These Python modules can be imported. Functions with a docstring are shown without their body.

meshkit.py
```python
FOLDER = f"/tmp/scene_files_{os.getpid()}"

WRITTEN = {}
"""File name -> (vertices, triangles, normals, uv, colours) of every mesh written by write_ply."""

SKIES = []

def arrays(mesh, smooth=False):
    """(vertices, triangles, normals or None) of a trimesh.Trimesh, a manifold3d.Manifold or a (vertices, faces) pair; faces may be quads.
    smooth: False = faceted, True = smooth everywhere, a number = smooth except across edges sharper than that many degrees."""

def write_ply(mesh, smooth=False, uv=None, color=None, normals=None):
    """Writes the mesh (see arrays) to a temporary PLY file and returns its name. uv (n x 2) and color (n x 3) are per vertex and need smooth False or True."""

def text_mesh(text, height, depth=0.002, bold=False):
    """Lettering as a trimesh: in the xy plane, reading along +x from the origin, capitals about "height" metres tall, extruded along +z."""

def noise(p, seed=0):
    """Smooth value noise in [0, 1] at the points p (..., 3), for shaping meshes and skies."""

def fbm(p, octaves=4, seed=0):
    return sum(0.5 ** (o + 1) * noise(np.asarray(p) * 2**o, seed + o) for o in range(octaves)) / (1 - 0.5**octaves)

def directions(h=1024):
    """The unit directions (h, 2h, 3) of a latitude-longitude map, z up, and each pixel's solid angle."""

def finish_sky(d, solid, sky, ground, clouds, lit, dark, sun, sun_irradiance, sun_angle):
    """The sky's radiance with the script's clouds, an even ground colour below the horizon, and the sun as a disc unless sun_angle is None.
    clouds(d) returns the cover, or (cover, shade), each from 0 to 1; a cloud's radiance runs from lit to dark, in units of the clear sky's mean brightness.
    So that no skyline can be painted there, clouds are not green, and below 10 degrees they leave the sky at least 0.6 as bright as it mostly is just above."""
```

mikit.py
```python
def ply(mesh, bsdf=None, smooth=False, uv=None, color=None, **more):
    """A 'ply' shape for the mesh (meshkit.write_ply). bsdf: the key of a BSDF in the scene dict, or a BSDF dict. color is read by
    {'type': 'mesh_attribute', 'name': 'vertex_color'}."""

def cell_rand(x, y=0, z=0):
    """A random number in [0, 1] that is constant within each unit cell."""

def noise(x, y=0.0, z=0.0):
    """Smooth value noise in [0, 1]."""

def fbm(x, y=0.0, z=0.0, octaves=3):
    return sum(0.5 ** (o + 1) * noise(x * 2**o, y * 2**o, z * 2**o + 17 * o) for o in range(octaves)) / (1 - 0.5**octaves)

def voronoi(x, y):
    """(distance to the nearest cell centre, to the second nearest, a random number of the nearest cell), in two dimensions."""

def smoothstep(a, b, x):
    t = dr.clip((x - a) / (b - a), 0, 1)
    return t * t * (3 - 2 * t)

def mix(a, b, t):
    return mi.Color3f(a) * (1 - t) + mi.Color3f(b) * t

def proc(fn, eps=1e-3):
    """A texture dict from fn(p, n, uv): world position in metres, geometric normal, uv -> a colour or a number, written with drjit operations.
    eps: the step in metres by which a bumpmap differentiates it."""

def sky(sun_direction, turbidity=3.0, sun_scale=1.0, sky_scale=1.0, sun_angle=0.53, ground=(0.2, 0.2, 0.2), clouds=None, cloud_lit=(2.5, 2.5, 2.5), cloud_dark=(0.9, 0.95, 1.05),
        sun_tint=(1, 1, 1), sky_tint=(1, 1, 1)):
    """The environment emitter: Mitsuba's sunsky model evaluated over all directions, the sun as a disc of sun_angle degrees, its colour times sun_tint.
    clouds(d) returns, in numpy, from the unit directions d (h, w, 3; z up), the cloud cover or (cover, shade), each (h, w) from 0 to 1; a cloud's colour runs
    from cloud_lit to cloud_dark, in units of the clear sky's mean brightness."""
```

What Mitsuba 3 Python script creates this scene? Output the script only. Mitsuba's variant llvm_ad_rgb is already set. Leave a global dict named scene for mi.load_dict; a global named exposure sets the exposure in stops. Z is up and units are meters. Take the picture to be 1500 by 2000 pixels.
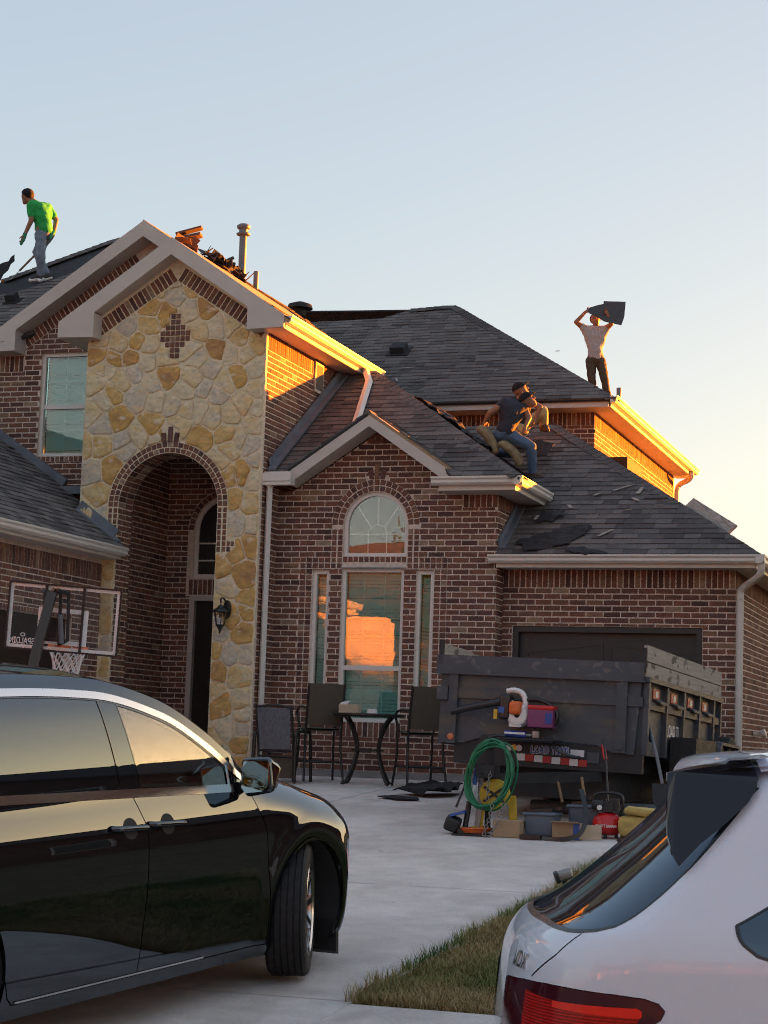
import math, random
import numpy as np, trimesh, manifold3d as m3, shapely
from shapely.geometry import Polygon, LineString, Point, box as sbox, MultiPolygon, MultiPoint
from shapely import affinity
from shapely.ops import unary_union, voronoi_diagram
import drjit as dr
import mitsuba as mi
import mikit, meshkit
from mikit import proc, noise, fbm, voronoi, cell_rand, smoothstep, mix

random.seed(7); np.random.seed(7)
RNG = np.random.default_rng(11)
T = mi.ScalarTransform4f
scene, labels = {}, {}
PI = math.pi

# ------------------------------------------------------------------ camera, sky, exposure
YAW, PITCH, ROLL = -0.3247273, 0.1205958, -0.0333915
_f = np.array([math.sin(YAW) * math.cos(PITCH), math.cos(YAW) * math.cos(PITCH), math.sin(PITCH)])
_r = np.array([math.cos(YAW), -math.sin(YAW), 0.0]); _d = np.cross(_f, _r)
_down = -math.sin(ROLL) * _r + math.cos(ROLL) * _d
scene['camera'] = {'type': 'perspective', 'fov': 22.66, 'fov_axis': 'x', 'near_clip': 0.1, 'far_clip': 4000.0,
                   'to_world': T().look_at(origin=[0, 0, 0], target=_f.tolist(), up=(-_down).tolist())}
SUN = np.array([1.0, 1.15, 0.143])
def veil(d):
    """thin even evening haze over the whole sky, a little denser overhead"""
    el = np.degrees(np.arcsin(np.clip(d[..., 2], -1, 1)))
    return .30 + .25 * np.clip(el / 25, 0, 1)
scene['sky'] = mikit.sky(SUN.tolist(), turbidity=4.0, sun_scale=6.0, sky_scale=1.0, sun_angle=0.8, sun_tint=(1.0, .54, .12), sky_tint=(1.0, .99, 1.06),
                         clouds=veil, cloud_lit=(.92, 1.03, 1.24), ground=(0.16, 0.15, 0.14))
exposure = 3.9

# ------------------------------------------------------------------ helpers
def numbered(key):
    if key not in scene and key not in labels: return key
    i = 1
    while f'{key}_{i:03d}' in scene or f'{key}_{i:03d}' in labels: i += 1
    return f'{key}_{i:03d}'

def thing(name, label, cat, group=None):
    k = numbered(name); labels[k] = {'label': label, 'category': cat}
    if group: labels[k]['group'] = group
    return k

def structure(name, mesh, bsdf, **kw):
    k = numbered(name); scene[k] = mikit.ply(mesh, bsdf, **kw); labels[k] = {'kind': 'structure'}
    return k

def put(parent, name, mesh, bsdf, smooth=False, uv=None, label=None, stuff=False):
    """one entry; parent None for a thing of one mesh"""
    if isinstance(mesh, MB): mesh = mesh.get()
    k = numbered(name if parent is None else parent + '__' + name)
    kw = {}
    if uv is not None:
        n = len(mesh[0]) if isinstance(mesh, tuple) else len(mesh.vertices)
        kw['uv'] = np.tile(np.asarray(uv, float), (n, 1)) if np.ndim(uv) == 1 else uv
    scene[k] = mikit.ply(mesh, bsdf, smooth=smooth, **kw)
    if label or stuff:
        labels[k] = {}
        if label: labels[k]['label'] = label
        if stuff: labels[k]['kind'] = 'stuff'
    return k

def solo(name, mesh, bsdf, label, cat, group=None, smooth=False, uv=None, kind=None):
    k = put(None, name, mesh, bsdf, smooth, uv)
    labels[k] = {'label': label, 'category': cat}
    if group: labels[k]['group'] = group
    if kind: labels[k]['kind'] = kind
    return k

V = lambda *a: np.array(a, float)
def unit(v): v = np.asarray(v, float); return v / max(np.linalg.norm(v), 1e-12)

def tri2d(poly):
    """triangles of a shapely polygon -> (pts, faces)"""
    if poly.is_empty: return np.zeros((0, 2)), np.zeros((0, 3), int)
    gs = [g for g in getattr(poly, 'geoms', [poly]) if g.geom_type == 'Polygon' and g.area > 1e-9]
    P, F, n = [], [], 0
    for g in gs:
        g = shapely.geometry.polygon.orient(g)
        v, f = trimesh.creation.triangulate_polygon(g, engine='earcut')
        v = np.asarray(v)[:, :2]; f = np.asarray(f)
        a = v[f]; s = np.cross(a[:, 1] - a[:, 0], a[:, 2] - a[:, 0])
        f = np.where(s[:, None] < 0, f[:, ::-1], f)
        P.append(v); F.append(f + n); n += len(v)
    if not P: return np.zeros((0, 2)), np.zeros((0, 3), int)
    return np.vstack(P), np.vstack(F)

class MB:
    """collects shapes into one mesh"""
    def __init__(s): s.v, s.f, s.u, s.n = [], [], [], 0
    def add(s, v, f, uv=None):
        v = np.asarray(v, float); f = np.asarray(f, int)
        if len(f) and f.shape[1] == 4: f = np.vstack([f[:, :3], f[:, [0, 2, 3]]])
        s.v.append(v); s.f.append(f + s.n); s.n += len(v)
        s.u.append(np.tile(np.asarray(uv if uv is not None else (0.5, 0.5), float), (len(v), 1)))
        return s
    def get(s): return (np.vstack(s.v), np.vstack(s.f))
    def uv(s): return np.vstack(s.u)
    def mesh(s, merge=None):
        m = trimesh.Trimesh(*s.get(), process=False)
        if merge: m.merge_vertices(digits_vertex=merge)
        return m
    def obox(s, c, ax, ay, az, uv=None):
        """box from centre and three half-axis vectors"""
        c, ax, ay, az = map(np.asarray, (c, ax, ay, az))
        v = [c + i * ax + j * ay + k * az for k in (-1, 1) for j in (-1, 1) for i in (-1, 1)]
        f = [[0, 2, 3, 1], [4, 5, 7, 6], [0, 1, 5, 4], [2, 6, 7, 3], [0, 4, 6, 2], [1, 3, 7, 5]]
        if np.dot(np.cross(ax, ay), az) < 0: f = [q[::-1] for q in f]
        return s.add(v, f, uv)
    def box(s, x0, x1, y0, y1, z0, z1, uv=None):
        return s.obox([(x0 + x1) / 2, (y0 + y1) / 2, (z0 + z1) / 2], [(x1 - x0) / 2, 0, 0], [0, (y1 - y0) / 2, 0], [0, 0, (z1 - z0) / 2], uv)
    def beam(s, p, q, w, h, up=(0, 0, 1), uv=None):
        p, q = V(*p), V(*q); d = q - p; L = np.linalg.norm(d); d = d / L
        side = unit(np.cross(d, up)); u = np.cross(side, d)
        return s.obox((p + q) / 2, d * L / 2, side * w / 2, u * h / 2, uv)
    def tube(s, pts, r, k=10, caps=True, uv=None, flat=None):
        pts = np.asarray(pts, float); n = len(pts); r = np.broadcast_to(np.asarray(r, float), (n,))
        tan = np.gradient(pts, axis=0); tan /= np.linalg.norm(tan, axis=1, keepdims=True) + 1e-12
        a = V(0, 0, 1) if abs(tan[0][2]) < 0.9 else V(1, 0, 0)
        nx = unit(np.cross(tan[0], a)); vv = []
        ang = np.arange(k) * 2 * PI / k
        for i in range(n):
            nx = unit(nx - tan[i] * np.dot(nx, tan[i])); ny = np.cross(tan[i], nx)
            fl = 1.0 if flat is None else flat
            vv.append(pts[i] + r[i] * (np.cos(ang)[:, None] * nx + fl * np.sin(ang)[:, None] * ny))
        v = np.vstack(vv); f = []
        for i in range(n - 1):
            for j in range(k):
                a0, b0 = i * k + j, i * k + (j + 1) % k
                f += [[a0, b0, b0 + k], [a0, b0 + k, a0 + k]]
        if caps:
            v = np.vstack([v, pts[:1], pts[-1:]]); c0, c1 = n * k, n * k + 1
            for j in range(k):
                f += [[c0, (j + 1) % k, j], [c1, (n - 1) * k + j, (n - 1) * k + (j + 1) % k]]
        return s.add(v, f, uv)
    def lathe(s, prof, o=(0, 0, 0), axis=(0, 0, 1), k=24, uv=None):
        """profile [(r, h)...] about an axis; outward for increasing h"""
        o, ax = V(*o), unit(axis); a = V(1, 0, 0) if abs(ax[0]) < 0.9 else V(0, 1, 0)
        nx = unit(np.cross(a, ax)); ny = np.cross(ax, nx); ang = np.arange(k) * 2 * PI / k
        ring = np.cos(ang)[:, None] * nx + np.sin(ang)[:, None] * ny
        v = np.vstack([o + h * ax + max(r, 1e-4) * ring for r, h in prof]); f = []
        for i in range(len(prof) - 1):
            for j in range(k):
                a0, b0 = i * k + j, i * k + (j + 1) % k
                f += [[a0, b0, b0 + k], [a0, b0 + k, a0 + k]]
        return s.add(v, f, uv)
    def prism(s, poly, o, ux, uy, t0, t1, un=None, back=True, uv=None):
        """2-D polygon in the frame (o, ux, uy), extruded along un from t0 to t1"""
        if not hasattr(poly, 'geom_type'): poly = Polygon(poly)
        o, ux, uy = map(np.asarray, (o, ux, uy)); un = np.cross(ux, uy) if un is None else np.asarray(un)
        flip = np.dot(np.cross(ux, uy), un) < 0
        to = lambda p, t: o + p[:, :1] * ux + p[:, 1:2] * uy + t * un
        P, F = tri2d(poly)
        if not len(F): return s
        s.add(to(P, t1), F[:, ::-1] if flip else F, uv)
        if back: s.add(to(P, t0), F if flip else F[:, ::-1], uv)
        for g in getattr(poly, 'geoms', [poly]):
            if g.geom_type != 'Polygon': continue
            g = shapely.geometry.polygon.orient(g)
            for ring in [g.exterior, *g.interiors]:
                c = np.array(ring.coords)[:-1, :2]; n = len(c)
                v = np.vstack([to(c, t0), to(c, t1)])
                f = np.array([[i, (i + 1) % n, (i + 1) % n + n, i + n] for i in range(n)])
                s.add(v, f[:, ::-1] if flip else f, uv)
        return s

def rbox(x, y, z, r=0.01, seg=8):
    """a box with rounded edges, centred at the origin (manifold)"""
    h = np.array([x, y, z]) / 2 - r
    pts = m3.Manifold.sphere(r, seg)
    return m3.Manifold.batch_hull([pts.translate((i * h[0], j * h[1], k * h[2])) for i in (-1, 1) for j in (-1, 1) for k in (-1, 1)])

def man(m): a = m.to_mesh(); return np.array(a.vert_properties[:, :3], float), np.array(a.tri_verts, int)

def frame(v, o, ax, ay, az):
    """local vertices -> world in a frame"""
    v = np.asarray(v, float); return np.asarray(o) + v[:, :1] * np.asarray(ax) + v[:, 1:2] * np.asarray(ay) + v[:, 2:3] * np.asarray(az)

def curve(pts, n=8):
    """Catmull-Rom through points"""
    P = np.asarray(pts, float); P = np.vstack([2 * P[0] - P[1], P, 2 * P[-1] - P[-2]]); out = []
    for i in range(1, len(P) - 2):
        for t in np.linspace(0, 1, n, endpoint=False):
            a, b, c, d = P[i - 1:i + 3]
            out.append(0.5 * (2 * b + (c - a) * t + (2 * a - 5 * b + 4 * c - d) * t * t + (3 * b - a - 3 * c + d) * t ** 3))
    return np.array(out + [P[-2]])

def ground_z(y):
    """the drive climbs from the street to the house"""
    return np.interp(y, [-40, 5.6, 6.6, 10.3, 18.6, 24.0, 60.0], [-1.67, -1.67, -1.56, -1.33, -0.80, -0.42, -0.42])
# ------------------------------------------------------------------ materials
def rgb(c): return {'type': 'rgb', 'value': list(map(float, c))}
def mat(name, base, rough=0.6, **kw):
    b = base if isinstance(base, dict) else rgb(base)
    scene[name] = {'type': 'twosided', 'bsdf': {'type': 'principled', 'base_color': b, 'roughness': rough, **kw}}
    return name
def c3(*a): return mi.Color3f(*a)
def pal(cols, t):
    """piecewise palette of colours at equal steps, t in 0..1"""
    n = len(cols) - 1; out = c3(*cols[0])
    for i in range(n):
        w = dr.clip(t * n - i, 0, 1); out = out * (1 - w) + c3(*cols[i + 1]) * w
    return out

BRICKS = [(.075, .042, .040), (.115, .058, .048), (.165, .080, .058), (.195, .088, .058), (.135, .070, .064), (.215, .125, .080), (.31, .235, .17)]
def f_brick(p, n, uv):
    c = pal(BRICKS, uv.x)
    g = fbm(p.x * 55, p.y * 55, p.z * 90, 3); s = noise(p.x * 14 + uv.y * 50, p.y * 14, p.z * 22)
    return c * (0.55 + 0.9 * g) * (0.8 + 0.4 * s) + c3(.05, .045, .04) * smoothstep(.66, .8, g) * uv.y
mat('m_brick', proc(f_brick), .85, specular=.25)
def f_mortar(p, n, uv):
    g = fbm(p.x * 30, p.y * 30, p.z * 30, 3)
    return c3(.62, .515, .44) * (0.7 + .6 * g)
mat('m_mortar', proc(f_mortar), .92, specular=.2)
STONES = [(.66, .56, .375), (.55, .49, .40), (.68, .55, .33), (.62, .44, .20), (.56, .35, .12), (.42, .235, .11)]
def f_stone(p, n, uv):
    t = uv.x; w = fbm(p.x * 5 + uv.y * 40, p.y * 5, p.z * 7, 4); h = fbm(p.x * 19, p.y * 19, p.z * 23 + uv.y * 9, 4)
    c = pal(STONES, dr.clip(t + (w - .5) * .62, 0, 1))
    rust = smoothstep(.54, .72, h) * smoothstep(.3, .7, w)
    c = mix(c, c3(.50, .27, .085), rust * .6)
    pale = smoothstep(.60, .74, fbm(p.x * 11 + 7, p.y * 11, p.z * 11 + uv.y * 31, 3))
    c = mix(c, c3(.74, .66, .52), pale * .5)
    pit = smoothstep(.69, .76, fbm(p.x * 34 + 3, p.y * 34, p.z * 30, 2))
    return c * (.55 + .8 * h) * (1 - .18 * pit)
mat('m_stone', proc(f_stone), .9, specular=.2)
def f_stonemortar(p, n, uv):
    g = fbm(p.x * 24, p.y * 24, p.z * 24, 3)
    return c3(.70, .60, .43) * (.7 + .5 * g)
mat('m_stone_mortar', proc(f_stonemortar), .95, specular=.15)
SHING = [(.050, .047, .047), (.075, .070, .070), (.105, .098, .096), (.135, .125, .120), (.085, .076, .072)]
def f_shingle(p, n, uv):
    g = noise(p.x * 160, p.y * 160, p.z * 160); w = fbm(p.x * 1.3, p.y * 1.3, p.z * 1.3, 3)
    return pal(SHING, uv.x) * (.55 + .9 * g) * (.75 + .5 * w)
mat('m_shingle', proc(f_shingle), .95, specular=.2)
mat('m_felt', proc(lambda p, n, uv: c3(.026, .027, .030) * (.6 + .8 * fbm(p.x * 20, p.y * 20, p.z * 20, 3))), .75, specular=.3)
mat('m_deck', proc(lambda p, n, uv: c3(.30, .20, .12) * (.6 + .8 * fbm(p.x * 4, p.y * 30, p.z * 30, 3))), .9)
mat('m_trim', proc(lambda p, n, uv: c3(.50, .455, .415) * (.92 + .16 * fbm(p.x * 3, p.y * 3, p.z * 6, 3))), .55, specular=.4)
mat('m_gutter', proc(lambda p, n, uv: c3(.60, .565, .52) * (.92 + .16 * fbm(p.x * 2, p.y * 2, p.z * 8, 3))), .38, specular=.5)
mat('m_vinyl', (.66, .63, .59), .45)
mat('m_vinyl_white', (.62, .61, .60), .4)
mat('m_flash', proc(lambda p, n, uv: c3(.13, .145, .17) * (.7 + .6 * fbm(p.x * 6, p.y * 6, p.z * 6, 3))), .5, specular=.5)
mat('m_dark_backing', (.11, .10, .095), .9)  # dark colour stands in for the shade of rooms behind the glass
mat('m_blind', (.70, .72, .70), .6)
mat('m_door_dark', (.018, .014, .013), .35)
mat('m_garage_door', proc(lambda p, n, uv: c3(.020, .021, .024) * (.8 + .4 * fbm(p.x * 8, p.y * 8, p.z * 60, 3))), .45)
mat('m_garage_brown', (.030, .018, .015), .4)
scene['m_pane'] = {'type': 'thindielectric', 'int_ior': 1.75, 'specular_transmittance': rgb((.50, .78, .74)), 'specular_reflectance': rgb((1, 1, 1))}
scene['m_pane_clear'] = {'type': 'thindielectric', 'int_ior': 2.0}
def f_conc(p, n, uv):
    a = fbm(p.x * .9, p.y * .9, 0, 4); b = fbm(p.x * 7, p.y * 7, 3, 4); g = noise(p.x * 90, p.y * 90)
    st = smoothstep(.62, .78, fbm(p.x * 1.7 + 9, p.y * .8 + 4, 7, 4))
    c = mix(c3(.54, .50, .47), c3(.46, .425, .40), smoothstep(.35, .65, a))
    c = mix(c, c3(.36, .32, .29), st * .45)
    dots = smoothstep(.86, .90, noise(p.x * 31, p.y * 13, 5))
    return c * (.82 + .26 * b) * (.93 + .14 * g)
mat('m_concrete', proc(f_conc), .88, specular=.25)
def f_found(p, n, uv):
    return c3(.26, .26, .26) * (.7 + .6 * fbm(p.x * 6, p.y * 6, p.z * 9, 4))
mat('m_foundation', proc(f_found), .9)
mat('m_asphalt', proc(lambda p, n, uv: c3(.055, .055, .056) * (.6 + .8 * noise(p.x * 60, p.y * 60)) * (.8 + .4 * fbm(p.x, p.y, 0, 3))), .9)
mat('m_soil', proc(lambda p, n, uv: mix(c3(.06, .055, .025), c3(.12, .09, .045), fbm(p.x * 3, p.y * 3, 0, 4)) * (.6 + .8 * noise(p.x * 50, p.y * 50))), .95)
GRASS = [(.05, .11, .02), (.085, .145, .03), (.16, .18, .05), (.28, .22, .09), (.36, .27, .13)]
scene['m_grass'] = {'type': 'twosided', 'bsdf': {'type': 'principled', 'base_color': proc(lambda p, n, uv: pal(GRASS, uv.x) * (.7 + .5 * uv.y)), 'roughness': .65, 'specular': .3}}
# ------------------------------------------------------------------ the brick house
H = thing('brick_house', 'two storey brick house with rough stone entrance tower and a shingle roof being stripped', 'house')
BL, BH, JT = .2265, .0761, .0155
PIECES = {'brick': [], 'shingle': []}          # (score, holder key, (v, f), uv)
Z3 = V(0, 0, 1)

class Wall:
    """a vertical face: point(u, z, t) = o + u*ux + z*up + t*n"""
    def __init__(s, axis, at, name='wall'):
        s.ux, s.o, s.n = (V(1, 0, 0), V(0, at, 0), V(0, -1, 0)) if axis == 'front' else (V(0, 1, 0), V(at, 0, 0), V(1, 0, 0))
        s.name = name; s.key = None
    def pt(s, u, z, t=0): return s.o + u * s.ux + z * Z3 + t * s.n
    def back(s, poly, bsdf='m_mortar', thick=.14, label=None):
        mb = MB().prism(poly, s.o, s.ux, Z3, -thick, 0, s.n)
        s.key = put(H, s.name, mb, bsdf, label=label)
        s.poly = poly; return s

def score(v):
    c = v.mean(0); return np.prod(np.sort(np.ptp(v, axis=0))[1:]) / np.dot(c, c)

def brick_quad(w, q, proud=None, tone=None, kind='brick'):
    """one brick from its four corners (u, z), counter-clockwise seen from outside"""
    q = np.asarray(q, float) + RNG.uniform(-.0016, .0016, (4, 2)); t = RNG.uniform(.005, .0085) if proud is None else proud
    c = q.mean(0); e = q + (c - q) / np.maximum(np.linalg.norm(c - q, axis=1, keepdims=True), 1e-6) * .0045
    v = np.array([w.pt(*a, -.002) for a in q] + [w.pt(*a, t - .003) for a in q] + [w.pt(*a, t) for a in e])
    f = [[8, 9, 10], [8, 10, 11]]
    for i in range(4):
        j = (i + 1) % 4
        f += [[i, j, j + 4], [i, j + 4, i + 4], [i + 4, j + 4, j + 8], [i + 4, j + 8, i + 8]]
    f = np.array(f)
    if np.dot(np.cross(w.ux, Z3), w.n) < 0: f = f[:, ::-1]
    PIECES['brick'].append((score(v), w.key, (v, f), (RNG.beta(1.6, 2.0) if tone is None else tone, RNG.random())))

def lay(w, poly, z0=-.353, u0=0., L=BL, Hh=BH, bond='run', tone=None):
    """courses of bricks clipped to a polygon of (u, z)"""
    if isinstance(poly, (list, tuple)): poly = Polygon(poly)
    x0, a0, x1, a1 = poly.bounds; pp = shapely.prepared.prep(poly)
    for k in range(math.floor((a0 - z0) / Hh), math.ceil((a1 - z0) / Hh)):
        off = u0 + (L / 2 if (k % 2 and bond == 'run') else 0)
        for i in range(math.floor((x0 - off) / L), math.ceil((x1 - off) / L)):
            j = JT / 2
            r = sbox(off + i * L + j, z0 + k * Hh + j, off + (i + 1) * L - j, z0 + (k + 1) * Hh - j)
            if pp.contains(r): b = r
            elif pp.intersects(r):
                b = r.intersection(poly)
                if b.is_empty or b.area < .10 * r.area: continue
                b = max(getattr(b, 'geoms', [b]), key=lambda g: g.area)
                if b.geom_type != 'Polygon': continue
            else: continue
            c = np.array(shapely.geometry.polygon.orient(b.simplify(.002)).exterior.coords)[:-1]
            if len(c) == 4: brick_quad(w, c, tone=tone)
            elif len(c) == 3: brick_quad(w, [c[0], c[1], c[2], (c[2] + c[0]) / 2], tone=tone)
            else:
                mb = MB().prism(Polygon(c), w.o, w.ux, Z3, -.002, RNG.uniform(.005, .008), w.n, back=False); v, f = mb.get()
                PIECES['brick'].append((score(v), w.key, (v, f), (RNG.beta(1.6, 2.0), RNG.random())))

def row(w, p, q, width, height, side=1):
    """a row of bricks on end along the line p-q; height to the left (side 1) of it"""
    p, q = V(*p), V(*q); d = q - p; L = np.linalg.norm(d); d /= L; nn = V(-d[1], d[0]) * side
    m = max(1, round(L / width)); s = L / m
    for i in range(m):
        a, b = p + d * (i * s + JT / 2), p + d * ((i + 1) * s - JT / 2)
        c = [a, b, b + nn * height, a + nn * height]
        brick_quad(w, c if side > 0 else c[::-1])

def ring(w, c, r0, r1, a0, a1, m):
    """a ring of headers round an arch, angles in degrees"""
    for i in range(m):
        s0, s1 = (np.radians(a0 + (a1 - a0) * (i + e) / m) for e in (.07, .93))
        P = lambda r, a: (c[0] + r * math.cos(a), c[1] + r * math.sin(a))
        brick_quad(w, [P(r0, s0), P(r1, s0), P(r1, s1), P(r0, s1)])

def stack(w, u0, u1, z0, z1, m, Hh=BH, base=-.353):
    """m columns of square brick ends on the courses between z0 and z1"""
    s = (u1 - u0) / m; k0, k1 = round((z0 - base) / Hh), round((z1 - base) / Hh)
    for k in range(k0, k1):
        for i in range(m):
            a, b, z = u0 + i * s + .006, u0 + (i + 1) * s - .006, base + k * Hh
            brick_quad(w, [(a, z + .006), (b, z + .006), (b, z + Hh - .006), (a, z + Hh - .006)])

def arch(cx, zc, r, zb, n=28):
    a = np.linspace(0, PI, n); return Polygon([(cx - r, zb), (cx + r, zb)] + [(cx + r * math.cos(t), zc + r * math.sin(t)) for t in a])

# --- front gable bay
CX = -8.19
wA = Wall('front', 24.0)
gp = Polygon([(-9.6, -.353), (-6.51, -.353), (-6.51, 3.36), (-7.03, 3.36), (CX, 4.14), (-9.38, 3.36), (-9.6, 3.36)])
win_c, win_l, win_r = sbox(-8.644, .286, -7.768, 2.318), sbox(-9.06, .286, -8.82, 2.29), sbox(-7.60, .286, -7.36, 2.29)
win_a = arch(CX, 2.894, .45, 2.475)
holes = unary_union([win_c, win_l, win_r, win_a])
wA.back(gp.difference(holes))
ringA = arch(CX, 2.894, .615, 2.305).difference(win_a)
stk = unary_union([sbox(-9.245, .27, -9.06, 2.46), sbox(-7.36, .27, -7.175, 2.46), sbox(-9.245, 2.305, -7.175, 2.46)])
sold = sbox(-6.985, 3.12, -6.51, 3.36); sillrow = sbox(-8.66, .085, -7.75, .286)
sillS = unary_union([sbox(-9.08, .17, -8.80, .286), sbox(-7.62, .17, -7.34, .286)])
key = Polygon([(CX - .13, 3.36), (CX + .13, 3.36), (CX + .17, 3.56), (CX - .17, 3.56)])
lay(wA, gp.difference(unary_union([holes, ringA, stk, sold, sillrow, key])).buffer(-.001), u0=-9.6)
row(wA, (-6.985, 3.125), (-6.51, 3.125), BH, .225)
row(wA, (-8.66, .09), (-7.75, .09), BH, .19)
for c in (3, 2): row(wA, (CX - .63 / c * 0 - .12, 3.99), (CX + .12, 3.99), BH, .14) if c == 3 else None
for r0, r1, m in ((.458, .528, 19), (.540, .612, 21)): ring(wA, (CX, 2.894), r0, r1, 0, 180, m)
for a, h in ((-.075, .12), (0, .20), (.075, .12)):
    brick_quad(wA, [(CX + a - .03, 3.512), (CX + a + .03, 3.512), (CX + a * 1.25 + .036, 3.512 + h), (CX + a * 1.25 - .036, 3.512 + h)], proud=.02)
for s in (-1, 1):
    for r0, r1 in ((.455, .53), (.54, .615)):
        a, b = sorted((CX + s * r0, CX + s * r1)); stack(wA, a, b, 2.31, 2.87, 1)
stack(wA, -9.245, -9.065, .28, 2.31, 2); stack(wA, -7.355, -7.175, .28, 2.31, 2)
stack(wA, -9.245, -8.81, 2.31, 2.46, 5); stack(wA, -7.57, -7.175, 2.31, 2.46, 5)
row(wA, (-8.64, 2.40), (-7.74, 2.40), BH, .07)

# --- right return of the bay, garage front and garage side
wB = Wall('side', -6.51).back(sbox(24.003, -.40, 26.2, 3.36)); lay(wB, sbox(24.0, -.353, 24.35, 3.12), u0=24.0)
lay(wB, sbox(24.36, 2.5, 25.6, 3.12), u0=24.0); row(wB, (24.0, 3.125), (25.6, 3.125), BH, .225)
wC = Wall('front', 24.35)
gdoor = sbox(-6.368, -.5, -3.881, 1.60)
pc = sbox(-6.51, -.46, -3.468, 2.36); wC.back(pc.difference(gdoor))
lay(wC, sbox(-6.51, -.43, -3.468, 2.1).difference(sbox(-6.375, -.5, -3.875, 1.605)), z0=2.1 - 40 * BH, u0=-6.51 + .1)
row(wC, (-6.51, 2.105), (-3.468, 2.105), BH, .235)
wD = Wall('side', -3.468).back(sbox(24.353, -.46, 33, 2.36))
lay(wD, sbox(24.35, -.43, 28.6, 2.1), z0=2.1 - 40 * BH, u0=24.35); row(wD, (24.35, 2.105), (28.6, 2.105), BH, .235)

# --- stone entrance tower
TX, TY = -10.945, 23.36
wF = Wall('front', TY)
top = lambda x: 6.196 - .657 * abs(x - TX)
out = Polygon([(-12.262, -.42), (-9.612, -.42), (-9.612, top(-9.612)), (TX, 6.196), (-12.262, top(-12.262))])
ARC = (TX, 3.08); open_ = arch(*ARC, .735, -.5)
full = Polygon([(-12.262, -.42), (-9.6, -.42), (-9.6, 5.62), (TX, 6.55), (-12.262, 5.62)])
wF.back(full.difference(open_), 'm_stone_mortar', thick=.40, label='tower front of irregular ochre and cream stones')
ringF = unary_union([arch(*ARC, .885, 2.46).difference(arch(*ARC, .735, -.5)), sbox(TX - .13, 3.95, TX + .13, 4.19), sbox(-10.07, 2.45, -9.94, 2.63)])
for r0, r1, m in ((.742, .802, 30), (.815, .878, 33)): ring(wF, ARC, r0, r1, 0, 180, m)
for r0, r1 in ((.740, .802), (.815, .878)): stack(wF, TX + r0, TX + r1, 2.46, 3.07, 1); stack(wF, TX - r1, TX - r0, 2.46, 3.07, 1)
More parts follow.
